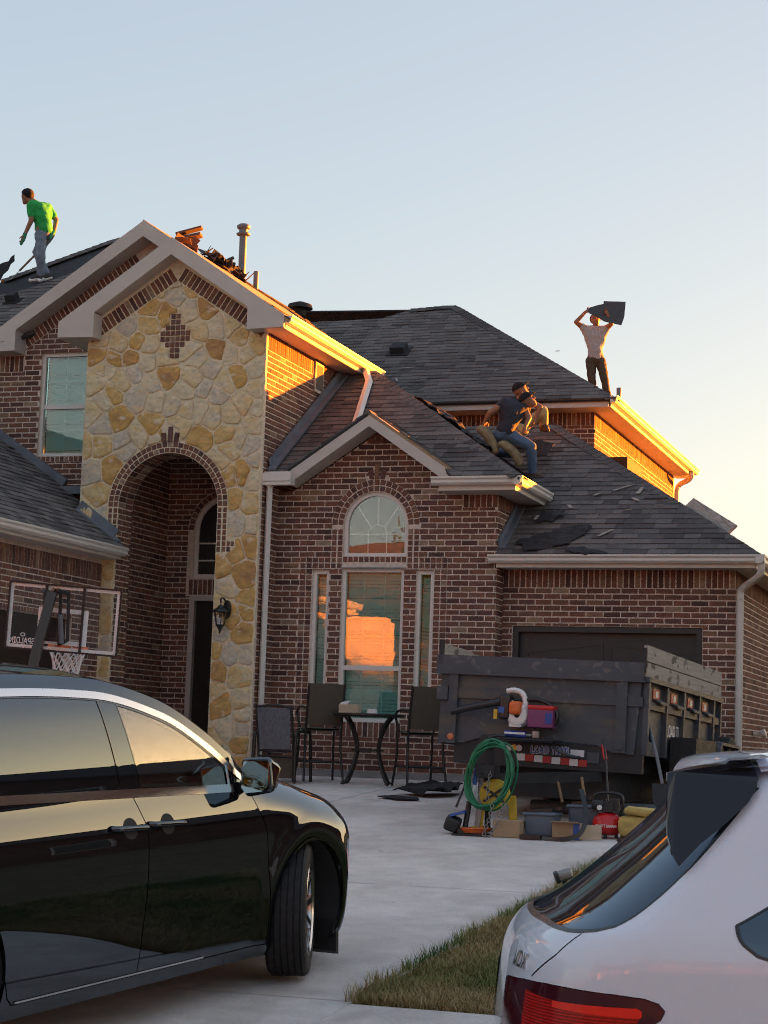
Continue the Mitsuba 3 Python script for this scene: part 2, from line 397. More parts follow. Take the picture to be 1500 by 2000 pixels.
stack(wF, -10.06, -9.945, 2.54, 2.62, 2); stack(wF, -10.06, -10.0, 2.46, 2.54, 1)
for a, h in ((-.085, .13), (0, .21), (.085, .13)):
    brick_quad(wF, [(TX + a - .033, 3.958), (TX + a + .033, 3.958), (TX + a * 1.2 + .033, 3.958 + h), (TX + a * 1.2 - .033, 3.958 + h)], proud=.02)
crossb = []
for i, nn in enumerate((2, 2, 4, 6, 6, 4, 2, 2)):
    z = 5.735 - (i + 1) * .0785; s = .0745
    for j in range(nn):
        u = TX + (j - nn / 2) * s; brick_quad(wF, [(u + .007, z + .007), (u + s - .007, z + .007), (u + s - .007, z + .0715), (u + .007, z + .0715)], proud=.014)
    crossb.append(sbox(TX - nn / 2 * s - .004, z - .002, TX + nn / 2 * s + .004, z + .08))
row(wF, (TX, 6.2), (-12.2, 6.2 - .657 * 1.255), BH, .20, side=-1); row(wF, (-9.67, 6.2 - .657 * 1.275), (TX, 6.2), BH, .20, side=-1)

# stones: where each lies (x, z) and its tone
SP = np.array([(-11.87,5.11,4), (-12.09,5.17,4.5), (-11.77,5.35,2), (-11.51,5.37,4), (-11.32,5.29,2), (-11.59,5.13,4.5), (-11.34,5.08,0), (-11.55,4.94,1), (-11.06,4.86,4.3), (-12.10,4.81,2), (-11.71,4.85,2), (-11.87,4.63,3.6), (-11.45,4.58,1), (-11.74,4.30,4), (-11.24,4.22,4), (-12.11,4.38,2), (-11.99,3.94,3.3), (-11.62,3.95,1), (-11.33,5.84,3.6), (-10.49,5.82,4.4), (-11.08,5.74,4), (-10.95,5.97,1), (-10.75,5.77,0), (-11.36,5.58,3), (-10.33,5.21,4.8), (-10.16,5.53,2), (-10.41,4.95,1), (-10.01,4.85,4), (-10.77,4.63,0), (-10.92,4.48,1.5), (-10.30,4.60,1), (-9.89,4.47,2.4), (-10.33,4.30,2), (-10.05,3.48,4), (-9.87,3.51,4), (-9.69,3.45,0), (-10.01,3.18,3.6), (-9.72,3.09,2.4), (-9.93,2.86,1), (-9.67,2.84,0), (-9.71,2.54,4), (-9.91,2.47,4), (-9.78,2.20,4.6), (-10.16,2.25,4), (-10.08,1.98,1.6), (-9.68,1.78,4), (-10.14,1.81,2.4), (-10.13,1.41,1), (-9.76,1.38,4), (-9.70,1.71,4), (-9.94,1.10,1), (-9.71,1.11,1), (-10.12,0.90,4.3), (-9.79,0.84,2.2), (-10.04,0.42,4), (-9.73,0.50,2), (-9.69,0.32,2), (-9.70,0.14,1), (-9.95,0.12,0), (-9.71,-0.06,4), (-9.75,5.28,3), (-9.74,4.93,0), (-9.73,4.17,2), (-9.77,3.91,1), (-12.10,3.56,1), (-11.81,3.60,4), (-12.02,3.25,3), (-11.60,3.91,1), (-10.51,3.98,4), (-10.08,3.85,2), (-10.12,4.04,3), (-9.92,3.97,2), (-10.57,5.10,0), (-10.69,5.25,2), (-10.08,5.16,0), (-9.90,5.15,2), (-10.62,5.46,2), (-11.23,6.12,2), (-10.73,6.10,3.5), (-11.24,4.77,0), (-10.83,4.19,2), (-11.75,2.24,2.6), (-11.73,1.90,2), (-11.72,1.48,3), (-11.70,0.93,3), (-10.29,5.51,0), (-11.66,5.57,1), (-11.91,5.00,0), (-12.02,5.00,2), (-10.53,4.40,0), (-10.08,4.32,2), (-10.72,4.40,2), (-11.43,4.06,2), (-10.97,4.06,4), (-11.12,3.92,0), (-11.98,4.22,1), (-11.96,4.57,0), (-10.47,4.68,1), (-10.18,4.77,2), (-10.63,4.82,2), (-9.98,5.33,3), (-11.00,6.22,1), (-11.87,2.94,1), (-10.20,3.69,2), (-9.69,4.65,2), (-9.68,4.38,0), (-9.65,3.69,1)])
dom = out.difference(unary_union([ringF, open_.buffer(.004), *crossb]))
pts = [tuple(p) for p in SP]
for _ in range(6000):
    u, z = RNG.uniform(-12.26, -9.62), RNG.uniform(-.4, 6.1)
    if dom.contains(Point(u, z)) and min(math.hypot(u - a, z - b) for a, b, _ in pts) > .25: pts.append((u, z, float(RNG.choice([0, 0, 1, 1, 2, 2, 2.5, 3.4, 4]))))
pts = np.array(pts)
cells = voronoi_diagram(MultiPoint(pts[:, :2]), envelope=sbox(-13, -1, -9, 7))
from scipy.spatial import cKDTree
tree = cKDTree(pts[:, :2])
for cell in cells.geoms:
    c0 = [i for i, q in enumerate(pts) if cell.contains(Point(q[:2]))]
    if not c0: continue
    tone = (pts[c0[0]][2]) / 5
    g = cell.intersection(dom).buffer(-.006)
    g = g.buffer(-.022).buffer(.017) if g.area > .02 else g
    for g in getattr(g, 'geoms', [g]):
        if g.is_empty or g.area < .003: continue
        L = g.exterior.length; n = int(np.clip(L / .05, 9, 26))
        P = np.array([g.exterior.interpolate(i / n, True).coords[0] for i in range(n)])
        P = P[::-1] if Polygon(P).exterior.is_ccw is False else P
        c = np.array(g.representative_point().coords[0]); k = RNG.uniform(0, 50)
        P = P + (meshkit.noise(np.c_[P * 9, np.full(n, k)], 3)[:, None] - .5) * .035 * (c - P) / np.linalg.norm(c - P, axis=1, keepdims=True)
        h = RNG.uniform(.012, .03); R = []
        for s, t in ((1.0, -.004), (.985, h * .55), (.93, h * .95), (.6, h)):
            Q = c + (P - c) * s; bump = (meshkit.fbm(np.c_[Q * 11, np.full(n, k)], 3, 5) - .5) * .034 * (s < .95)
            R += [wF.pt(*q, t + b) for q, b in zip(Q, bump)]
        R.append(wF.pt(*c, h + .004)); f = []
        for a in range(3):
            for i in range(n):
                j = (i + 1) % n; f += [[a * n + i, a * n + j, a * n + n + j], [a * n + i, a * n + n + j, a * n + n + i]]
        f += [[3 * n + i, 3 * n + (i + 1) % n, 4 * n] for i in range(n)]
        put(wF.key, 'stone', (np.array(R), np.array(f)), 'm_stone', smooth=True, uv=(tone, RNG.random()))

# --- tower right side, porch, wing wall, upper left wall, upper right block
wE = Wall('side', -9.6).back(sbox(23.363, -.42, 28, 5.5))
lay(wE, sbox(23.42, -.353, 27.6, 5.2), u0=23.40); row(wE, (23.42, 5.205), (27.6, 5.205), BH, .23)
lay(wE, sbox(23.30, -.353, 23.42, -.3), u0=23.4)
vent = MB().box(-9.6, -9.575, 25.20, 25.48, 4.98, 5.36); 
vk = put(H, 'wall_vent', MB().box(-9.6, -9.57, 25.17, 25.50, 4.96, 5.40), 'm_trim')
put(vk, 'louvre', MB().box(-9.57, -9.565, 25.20, 25.47, 5.0, 5.36), 'm_dark_backing')
wP = Wall('side', -11.68).back(sbox(23.37, -.42, 23.80, 3.08)); lay(wP, sbox(23.37, -.353, 23.80, 3.08), u0=23.37 - .1)
soff = MB()                                            # brick reveal under the arch
for i in range(24):
    a0, a1 = PI * i / 24, PI * (i + 1) / 24
    P = lambda a, y: V(TX + .735 * math.cos(a), y, 3.08 + .735 * math.sin(a))
    soff.add([P(a0, TY), P(a1, TY), P(a1, 23.8), P(a0, 23.8)], [[0, 1, 2], [0, 2, 3]])
ak = put(H, 'arch_reveal', soff, 'm_mortar')
for i in range(30):
    for j in range(2):
        a0, a1 = (PI * (i + e) / 30 for e in (.08, .92)); y0, y1 = TY + .01 + j * .215, TY + .205 + j * .215
        P = lambda a, y, r=.728: V(TX + r * math.cos(a), y, 3.08 + r * math.sin(a))
        v = np.array([P(a0, y0), P(a1, y0), P(a1, y1), P(a0, y1)] + [P(a, y, .737) for a, y in ((a0, y0), (a1, y0), (a1, y1), (a0, y1))])
        PIECES['brick'].append((score(v) * .3, ak, (v, np.array([[0, 1, 2], [0, 2, 3], [0, 4, 5], [0, 5, 1], [1, 5, 6], [1, 6, 2], [2, 6, 7], [2, 7, 3], [3, 7, 4], [3, 4, 0]])), (RNG.random(), RNG.random())))
wQ = Wall('side', -11.87).back(sbox(23.79, -.42, 25.4, 4.2)); lay(wQ, sbox(23.8, -.353, 25.4, 4.1), u0=23.8)
wR = Wall('front', 25.4)
tran = arch(TX, 3.0, .5, 2.30); doorh = sbox(TX - .52, -.36, TX + .52, 2.04)
wR.back(sbox(-11.87, -.42, -9.7, 4.2).difference(unary_union([tran, doorh])))
lay(wR, sbox(-11.87, -.353, -10.0, 4.1).difference(unary_union([arch(TX, 3.0, .6, 2.04), doorh])), u0=-11.87); row(wR, (TX - .56, 2.06), (TX + .56, 2.06), BH, .22)
ring(wR, (TX, 3.0), .51, .59, 0, 180, 20)
put(H, 'porch_ceiling', MB().box(-11.9, -9.6, 23.7, 25.45, 4.15, 4.2), 'm_trim')
put(H, 'porch_floor', MB().box(-11.9, -9.62, 23.3, 25.45, -.5, -.36), 'm_concrete')
put(H, 'porch_wall', MB().box(-10.24, -9.9, 23.8, 25.39, -.40, 4.14), 'm_mortar')
fr = MB()
fr.prism(arch(TX, 3.0, .5, 2.30).difference(arch(TX, 3.0, .44, 2.36)), wR.o, wR.ux, Z3, -.08, -.03, wR.n)
for z in (2.55, 2.80): fr.box(TX - .44, TX + .44, 25.435, 25.455, z, z + .02)
tk = put(H, 'window', fr, 'm_vinyl', label='arched transom window in the shaded porch'); put(tk, 'pane', MB().prism(arch(TX, 3.0, .44, 2.36), V(0, 25.46, 0), V(1, 0, 0), Z3, 0, .003, V(0, -1, 0)), 'm_door_dark')
dk = put(H, 'front_door', MB().box(TX - .44, TX + .44, 25.44, 25.49, -.35, 1.97), 'm_door_dark', label='dark front door deep in the arched porch')
put(dk, 'frame', MB().box(TX - .52, TX - .44, 25.36, 25.5, -.36, 2.04).box(TX + .44, TX + .52, 25.36, 25.5, -.36, 2.04).box(TX - .44, TX + .44, 25.36, 25.5, 1.97, 2.04), 'm_trim')
for z0, z1 in ((-.2, .55), (.75, 1.85)): put(dk, 'panel', MB().box(TX - .32, TX + .32, 25.425, 25.441, z0, z1), 'm_door_dark')

wI = Wall('side', -11.87)
wdoor = sbox(14.5, -2, 22.55, 1.50)
wI.back(sbox(12.0, -1.2, 23.362, 2.38).difference(wdoor))
lay(wI, sbox(16.5, -.5, 23.34, 2.06).difference(sbox(14, -2, 22.56, 1.57)), z0=2.06 - 40 * BH, u0=16.5); row(wI, (16.5, 2.065), (23.34, 2.065), BH, .235)
row(wI, (16.5, 1.50), (22.55, 1.50), BH, .06)
wk = put(H, 'garage_door', MB().box(-11.98, -11.95, 14.5, 22.55, -1.1, 1.49), 'm_garage_brown', label='dark brown garage door of the left wing')

YL = 24.25
wH = Wall('front', YL)
rz = lambda x: 6.98 - .668 * abs(x + 11.85)            # lower edge of the raked soldier course
winH = sbox(-13.46, 3.94, -12.20, 5.45)
pH = Polygon([(-15.4, 1.5), (-12.2, 1.5), (-12.2, 4.3), (-9.62, 4.3), (-9.62, 5.45), (-11.85, 7.1), (-13.9, 5.7), (-15.4, 5.7)])
wH.back(pH.difference(winH))
lay(wH, Polygon([(-15.2, 2.9), (-12.15, 2.9), (-12.15, rz(-12.15) - .21), (-13.72, rz(-13.72) - .21), (-13.74, 5.18), (-15.2, 5.18)]).difference(unary_union([winH, sbox(-13.5, 3.86, -12.1, 3.95)])), u0=-15.3)
row(wH, (-11.95, rz(-11.95) - .20), (-13.70, rz(-13.70) - .20), BH, .215, side=-1)
row(wH, (-15.2, 5.19), (-13.75, 5.19), BH, .23); row(wH, (-13.46, 3.865), (-12.2, 3.865), BH, .07)

wJ = Wall('front', 29.76).back(sbox(-10.2, 3.6, -6.51, 5.42)); lay(wJ, sbox(-9.4, 4.3, -6.51, 5.18), u0=-6.51); row(wJ, (-9.4, 5.185), (-6.51, 5.185), BH, .23)
wK = Wall('side', -6.51).back(sbox(29.763, 3.6, 37.0, 5.42)); lay(wK, sbox(29.76, 4.62, 37.0, 5.18), u0=29.76); row(wK, (29.76, 5.185), (37.0, 5.185), BH, .23)
put(H, 'wall', MB().box(-16, -6.52, 37.0, 37.2, -.4, 5.4).box(-16.2, -16, 24.4, 37.2, -.4, 5.4).box(-3.6, -3.47, 33, 36.8, -.4, 2.3).box(-16, -15.4, 24.2, 24.3, 1.5, 5.4), 'm_mortar')
# foundation strips
put(H, 'foundation', MB().box(-9.6, -6.50, 23.985, 24.1, -.65, -.355).box(-6.51, -6.37, 24.33, 24.5, -.65, -.43).box(-3.88, -3.46, 24.33, 24.5, -.65, -.43).box(-3.6, -3.455, 24.33, 33, -.8, -.43).box(-12.27, -11.68, 23.35, 23.5, -.7, -.42).box(-10.21, -9.59, 23.35, 24, -.7, -.42), 'm_foundation')
# ------------------------------------------------------------------ roofs
SL = 2 / 3
def plane_fn(kind, a0, z0):
    """height of a roof plane: 'front' rises with y, 'right' falls with x, 'left' rises with x"""
    return {'front': lambda x, y: z0 + SL * (y - a0), 'back': lambda x, y: z0 - SL * (y - a0), 'right': lambda x, y: z0 - SL * (x - a0), 'left': lambda x, y: z0 + SL * (x - a0)}[kind]
HOR = {'front': V(0, 1, 0), 'back': V(0, -1, 0), 'right': V(-1, 0, 0), 'left': V(1, 0, 0)}   # uphill
def roof(kind, a0, z0, plan, shingles=True, expo=.143, skip=None, bare='m_felt', tone=0., name='roof', wide=(.12, .34)):
    """one roof plane over a plan polygon, its deck and its shingles; skip: plan polygon of the stripped part"""
    fn = plane_fn(kind, a0, z0); up = HOR[kind]; along = np.cross(up, Z3)
    cs = 1 / math.sqrt(1 + SL * SL); slope = V(up[0] * cs, up[1] * cs, SL * cs); nrm = np.cross(along, slope)
    if nrm[2] < 0: along = -along; nrm = -nrm
    O = V(0, 0, fn(0, 0)); P2 = lambda q: np.c_[np.asarray(q, float) @ along[:2], np.asarray(q, float) @ up[:2] / cs]
    pp = Polygon(P2(plan)); sk = Polygon(P2(skip)) if skip is not None else None
    k = put(H, name, MB().prism(pp, O - nrm * .02, along, slope, -.035, 0, nrm), bare)
    if not shingles: return k
    if sk is not None: pp = pp.difference(sk)
    x0, b0, x1, b1 = pp.bounds; pr = shapely.prepared.prep(pp); j = 0
    for c in range(math.ceil((b1 - b0) / expo)):
        x = x0 - RNG.uniform(0, .3); lb = b0 + c * expo
        while x < x1:
            w = RNG.uniform(*wide); r = sbox(x + .0015, lb, x + w - .0015, min(lb + expo + .012, b1)); x += w
            if not pr.intersects(r): continue
            inside = pr.contains(r); g = r if inside else r.intersection(pp)
            if g.is_empty or g.area < .0015: continue
            g = max(getattr(g, 'geoms', [g]), key=lambda q: q.area)
            if g.geom_type != 'Polygon': continue
            th = RNG.choice([.007, .0085, .0135, .015]); lift = RNG.uniform(0, .003) + (.012 if RNG.random() < .012 else 0)
            q = np.array(shapely.geometry.polygon.orient(g).exterior.coords)[:-1, :2]; n = len(q)
            t = (th + lift) * (1 - (q[:, 1] - lb) / (expo + .02)) - .003
            W = lambda s: O + q[:, :1] * along + q[:, 1:] * slope + s[:, None] * nrm
            v = np.vstack([W(t), W(t * 0 - .02)]); f = [[0, i, i + 1] for i in range(1, n - 1)] + [x_ for i in range(n) for x_ in ([i, i + n, (i + 1) % n + n], [i, (i + 1) % n + n, (i + 1) % n])]
            j += 1
            tn = np.clip(RNG.beta(1.7, 1.7) * .8 + .1 + tone + .25 * (meshkit.noise(V(x * .9, lb * .9, a0)) - .5), 0, 1)
            PIECES['shingle'].append((score(v) * (1 if inside else .5), k, (v, np.array(f)), (tn, RNG.random())))
    return k

def caps(key, p, q, side, n1, n2, tone=.45):
    """cap shingles folded over a hip from p up to q"""
    p, q = V(*p), V(*q); L = np.linalg.norm(q - p); d = (q - p) / L; m = int(L / .143)
    for i in range(m):
        a, b = p + d * i * .143, p + d * min(i * .143 + .25, L)
        s1, s2 = unit(np.cross(n1, d)), unit(np.cross(n2, d))
        if np.dot(s1, side) < 0: s1 = -s1
        if np.dot(s2, side) > 0: s2 = -s2
        up = unit(n1 + n2); lo = .022 + RNG.uniform(0, .004)
        v = np.array([a + up * lo, a + s1 * .145 + n1 * .016, b + s1 * .145 + n1 * .004, b + up * .008, b + s2 * .145 + n2 * .004, a + s2 * .145 + n2 * .016, a + up * .0, a + s1 * .145, a + s2 * .145])
        f = [[0, 1, 2], [0, 2, 3], [0, 3, 4], [0, 4, 5], [6, 1, 0], [6, 7, 1], [6, 0, 5], [6, 5, 8]]
        PIECES['shingle'].append((score(v), key, (v, np.array(f)), (np.clip(tone + RNG.uniform(-.2, .2), 0, 1), RNG.random())))
nF, nR = unit(V(0, -SL, 1)), unit(V(SL, 0, 1))

# bay roof: front plane, right plane, small front gable
k1 = roof('front', 23.38, 3.44, [(-9.6, 23.44), (-9.40, 23.44), (CX, 24.79), (-6.98, 23.42), (-6.05, 23.40), (-9.10, 26.46), (-9.6, 26.46)])
kr = roof('right', -6.06, 3.44, [(-6.06, 23.38), (-6.06, 25.3), (-8.06, 27.33), (-8.06, 29.2), (-9.1, 29.2), (-9.1, 26.44)], shingles=False)
caps(k1, (-6.08, 23.42, 3.45), (-9.08, 26.44, 5.47), V(-1, 0, 0), nF, nR)
# right slope of the small gable, bare deck at its front peak; then the left slope
gR = roof('right', CX, 4.375, [(CX, 23.58), (-6.93, 23.58), (-6.93, 23.62), (CX, 24.9)], tone=-.05, skip=[(CX - .01, 23.5), (-7.75, 23.5), (-7.75, 23.86), (CX - .01, 23.95)], bare='m_deck')
gL = roof('left', CX, 4.375, [(CX, 23.58), (-9.45, 23.58), (-9.45, 23.62), (CX, 24.9)], tone=-.05)
# garage roof
k3 = roof('front', 23.88, 2.48, [(-6.51, 23.90), (-3.09, 23.90), (-6.6, 27.33), (-8.06, 27.33), (-6.51, 25.78)])
k4 = roof('right', -3.07, 2.48, [(-3.09, 23.9), (-3.09, 37), (-6.5, 37), (-6.5, 27.33), (-6.6, 27.33)], shingles=False, bare='m_shingle')
roof('back', 27.33, 4.78, [(-8.6, 27.33), (-6.55, 27.33), (-6.55, 29.75), (-8.6, 29.75)], shingles=False)
caps(k3, (-3.13, 23.95, 2.5), (-6.55, 27.30, 4.77), V(-1, 0, 0), nF, nR)
# main roof behind
k5 = roof('front', 29.17, 5.50, [(-11.0, 28.6), (-9.6, 29.19), (-6.05, 29.19), (-9.83, 32.9), (-10.7, 32.8), (-11.1, 32.5), (-12.6, 32.45), (-13.2, 29.6)], tone=.08)
roof('right', -6.03, 5.50, [(-6.05, 29.17), (-6.05, 37.3), (-9.83, 37.3), (-9.83, 32.9)], shingles=False, bare='m_shingle')
roof('back', 32.9, 7.95, [(-16, 32.7), (-9.83, 32.9), (-9.83, 37.3), (-16, 37.3)], shingles=False)
caps(k5, (-6.1, 29.24, 5.52), (-9.8, 32.88, 7.98), V(-1, 0, 0), nF, nR, .35)
caps(k5, (-10.65, 32.78, 7.93), (-9.83, 32.9, 8.0), V(0, -1, 0), nF, unit(V(0, SL, 1)), .3)
# tower roof and the gable behind it
k7 = roof('right', TX, 6.72, [(-9.18, 23.11), (TX, 23.11), (TX, 23.93), (-11.78, 23.93), (-11.78, 29.70), (-9.18, 27.1)], skip=[(-9.6, 23.0), (-12.0, 23.0), (-12.0, 26.4), (-11.2, 28.2), (-9.6, 26.4)], bare='m_deck', tone=-.1)
roof('left', TX, 6.72, [(TX, 23.11), (-12.6, 23.11), (-12.6, 23.98), (TX, 23.98)], shingles=False, bare='m_shingle')
k8 = roof('left', -11.79, 7.26, [(-11.79, 23.93), (-14.2, 23.93), (-13.9, 24.0), (-11.79, 27.0)], shingles=False, bare='m_shingle')
put(H, 'roof', MB().add([(-11.78, 29.7, 7.26), (-9.18, 27.1, 5.54), (-9.4, 29.0, 5.3), (-11.6, 31.2, 6.6)], [[0, 1, 2], [0, 2, 3], [0, 2, 1], [0, 3, 2]]), 'm_shingle')
k9 = roof('front', 23.9, 5.55, [(-17.0, 23.92), (-13.9, 23.92), (-11.8, 26.0), (-12.95, 26.95), (-13.25, 27.7), (-13.5, 28.0), (-14.09, 27.77), (-15.35, 26.18), (-17.0, 24.6)], skip=[(-17, 25.35), (-15.2, 25.55), (-14.75, 25.75), (-14.0, 26.6), (-13.2, 28.6), (-17, 28.6)])
caps(k9, (-15.33, 26.2, 7.09), (-14.10, 27.76, 8.13), V(1, 0, 0), nF, unit(V(-SL, 0, 1)))
# left wing
k10 = roof('right', -11.50, 2.51, [(-11.52, 15.5), (-11.52, 23.35), (-12.27, 23.35), (-12.27, 24.2), (-15.1, 24.2), (-15.1, 15.5)], tone=-.02)

# ------------------------------------------------------------------ fascia, gutters, soffits, downspouts
GP = [(0, 0), (.07, 0), (.098, .03), (.098, .062), (.118, .086), (.118, .11), (.106, .11), (.106, .092), (.012, .092), (.012, .11), (0, .11)]
def gutter(p, q, outw, name='gutter'):
    """box gutter from p to q; p, q: the outer top edge"""
    p, q, o = V(*p), V(*q), V(*outw); d = unit(q - p)
    poly = Polygon(GP); org = p - o * .118 - Z3 * .11
    return put(H, name, MB().prism(poly, org, o, Z3, 0, np.linalg.norm(q - p), d), 'm_gutter')
def fascia(p, q, outw, h=.17, drop=.0, name='fascia'):
    p, q, o = V(*p), V(*q), V(*outw)
    c = (p + q) / 2 - o * (.118 + .012) - Z3 * (h / 2 - .01); d = (q - p) / 2
    return put(H, name, MB().obox(c, d, o * .011, Z3 * h / 2), 'm_gutter')
def soffit(x0, x1, y0, y1, z): put(H, 'soffit', MB().box(x0, x1, y0, y1, z, z + .015), 'm_trim')
fr_, rt_ = (0, -1, 0), (1, 0, 0)
gutter((-6.60, 23.85, 2.49), (-3.05, 23.85, 2.49), fr_); fascia((-6.51, 23.85, 2.49), (-3.18, 23.85, 2.49), fr_, .17)
gutter((-3.04, 23.85, 2.488), (-3.04, 33, 2.488), rt_); fascia((-3.04, 23.98, 2.488), (-3.04, 33, 2.488), rt_, .17)
soffit(-6.5, -3.17, 23.98, 24.34, 2.335); soffit(-3.46, -3.17, 24.35, 33, 2.333)
gutter((-7.26, 23.40, 3.452), (-6.05, 23.40, 3.452), fr_); fascia((-7.18, 23.40, 3.452), (-6.17, 23.40, 3.452), fr_, .18)
gutter((-6.04, 23.40, 3.45), (-6.04, 25.14, 3.45), rt_); fascia((-6.04, 23.52, 3.45), (-6.04, 25.2, 3.45), rt_, .18)
soffit(-7.2, -6.17, 23.53, 23.99, 3.285); soffit(-6.5, -6.17, 24.0, 25.5, 3.283)
put(H, 'fascia', MB().box(-9.60, -9.21, 23.44, 23.60, 3.38, 3.55).box(-9.6, -9.2, 23.40, 23.44, 3.42, 3.53).box(-9.6, -9.2, 23.415, 23.44, 3.37, 3.415), 'm_gutter')
gutter((-9.15, 23.13, 5.60), (-9.15, 27.04, 5.60), rt_); fascia((-9.15, 23.2, 5.60), (-9.15, 27.1, 5.60), rt_, .17)
soffit(-9.59, -9.28, 23.2, 27.5, 5.43)
gutter((-6.03, 29.2, 5.555), (-6.03, 37.25, 5.555), rt_); fascia((-6.03, 29.3, 5.555), (-6.03, 37.3, 5.555), rt_, .17)
soffit(-6.5, -6.16, 29.3, 37.3, 5.39); soffit(-10.0, -6.16, 29.28, 29.75, 5.388)
put(H, 'fascia', MB().box(-10.2, -6.18, 29.255, 29.28, 5.385, 5.545), 'm_trim')
gutter((-11.47, 15.0, 2.515), (-11.47, 23.34, 2.515), rt_); fascia((-11.47, 15.0, 2.515), (-11.47, 23.34, 2.515), rt_, .16)
soffit(-11.86, -11.61, 15.0, 23.34, 2.36)
put(H, 'fascia', MB().box(-17, -14.2, 23.9, 23.93, 5.4, 5.56), 'm_trim')
def front_board(poly, y, t=.03, mat_='m_trim', name='fascia'): return put(H, name, MB().prism(Polygon(poly), V(0, y + t, 0), V(1, 0, 0), Z3, 0, t, V(0, -1, 0)), mat_)
front_board([(CX, 4.363), (-9.42, 3.545), (-9.42, 3.50), (-9.31, 3.42), (-9.27, 3.42), (CX, 4.16), (-7.17, 3.455), (-6.95, 3.455), (-6.95, 3.505)], 23.585)
def rake_soffit(apex, foot, y0, y1, drop=0):
    a, b = V(*apex), V(*foot); put(H, 'soffit', MB().add([V(a[0], y0, a[1]), V(b[0], y0, b[1]), V(b[0], y1, b[1]), V(a[0], y1, a[1])], [[0, 1, 2], [0, 2, 3]]).add([V(a[0], y0, a[1] + .02), V(b[0], y0, b[1] + .02), V(b[0], y1, b[1] + .02), V(a[0], y1, a[1] + .02)], [[0, 2, 1], [0, 3, 2]]), 'm_trim')
for sx, fx in ((-1, -9.33), (1, -7.0)): rake_soffit((CX, 4.165), (fx, 4.165 - SL * abs(fx - CX)), 23.61, 24.0)
front_board([(TX, 6.74), (-12.60, 5.625), (-12.60, 5.41), (-12.06, 5.395), (-12.06, 5.74), (TX, 6.50), (-9.79, 5.725), (-9.79, 5.42), (-9.26, 5.435), (-9.26, 5.60)], 23.10)
for fx in (-12.06, -9.79): rake_soffit((TX, 6.5), (fx, 6.5 - .668 * abs(fx - TX)), 23.13, 23.36)
put(H, 'soffit', MB().box(-12.6, -12.06, 23.13, 24.2, 5.40, 5.415).box(-9.79, -9.27, 23.13, 23.4, 5.425, 5.44).box(-12.075, -12.06, 23.13, 23.36, 5.40, 5.74).box(-9.79, -9.775, 23.13, 23.36, 5.43, 5.73), 'm_trim')
front_board([(-11.78, 7.245), (-14.35, 5.545), (-14.35, 5.425), (-13.73, 5.435), (-13.73, 5.735), (-11.78, 7.015), (-10.5, 6.17), (-10.5, 6.40)], 23.92)
rake_soffit((-11.78, 7.015), (-13.73, 5.735), 23.95, 24.25)
put(H, 'soffit', MB().box(-14.35, -13.73, 23.95, 24.25, 5.43, 5.445).box(-13.745, -13.73, 23.95, 24.25, 5.43, 5.735), 'm_trim')
def spout(pts, name='downspout', w=.075, d=.055): put(H, name, MB().tube(curve(pts, 5), w / 2, 4, flat=d / w * 1.0), 'm_gutter', smooth=False)
def spoutbox(p0, p1, w=.075, d=.06):
    return MB().beam(p0, p1, w, d, up=(0, 1, 0))
put(H, 'downspout', MB().tube([(-9.53, 23.50, 3.42), (-9.53, 23.50, -.38)], .055, 4, flat=.8).box(-9.58, -9.48, 23.45, 23.54, 3.36, 3.42), 'm_gutter')
put(H, 'downspout', MB().tube(curve([(-3.10, 23.93, 2.40), (-3.10, 23.95, 2.30), (-3.14, 24.02, 2.23), (-3.30, 24.24, 2.15), (-3.395, 24.30, 2.08), (-3.405, 24.30, 1.95)], 6), .05, 6).tube([(-3.405, 24.30, 1.97), (-3.405, 24.30, -.42)], .05, 6), 'm_gutter', smooth=True)
put(H, 'downspout', MB().tube(curve([(-6.12, 36.75, 5.44), (-6.12, 36.78, 5.36), (-6.2, 36.9, 5.3), (-6.4, 37.1, 5.24), (-6.45, 37.1, 5.1), (-6.45, 37.1, 4.7)], 6), .05, 6), 'm_gutter', smooth=True)
# the spout that runs from the tower gutter down over the bay roof
put(H, 'downspout', MB().tube(curve([(-9.22, 26.86, 5.46), (-9.22, 26.86, 5.36), (-9.24, 26.60, 5.22), (-9.25, 26.35, 5.07)], 4), .055, 4, flat=.8)
    .tube([(-9.245, 26.36, 5.53), (-9.05, 26.0, 5.25), (-8.72, 24.45, 4.22)], .055, 4, flat=.7), 'm_gutter')
# flashings
def strip(pts, w, nrm, t=.02, lift=.0):
    mb = MB()
    for a, b in zip(pts[:-1], pts[1:]): mb.beam(a, b, w, t, up=nrm)
    return mb
put(H, 'flashing', MB().beam((-9.555, 23.55, 3.65), (-9.555, 26.4, 5.54), .02, .17, up=(0, -.55, .83)).beam((-9.52, 23.5, 3.585), (-9.52, 26.4, 5.50), .11, .03, up=(0, -.55, .83)), 'm_flash')
put(H, 'flashing', MB().beam((-6.49, 24.0, 2.62), (-6.49, 25.2, 3.42), .02, .14, up=(0, -.55, .83)).beam((-6.45, 24.0, 2.585), (-6.45, 25.2, 3.385), .09, .03, up=(0, -.55, .83)), 'm_flash')
put(H, 'flashing', MB().beam((-11.68, 23.34, 2.70), (-12.26, 23.34, 3.11), .02, .16, up=(.55, 0, .83)).beam((-11.60, 23.29, 2.60), (-12.26, 23.29, 3.04), .11, .03, up=(.55, 0, .83)).beam((-12.95, 24.20, 3.52), (-15, 24.20, 4.86), .10, .16, up=(.55, 0, .83)).box(-13.0, -12.27, 24.0, 24.22, 3.36, 3.47).beam((-12.3, 23.5, 3.05), (-12.3, 24.2, 3.10), .08, .03), 'm_flash')

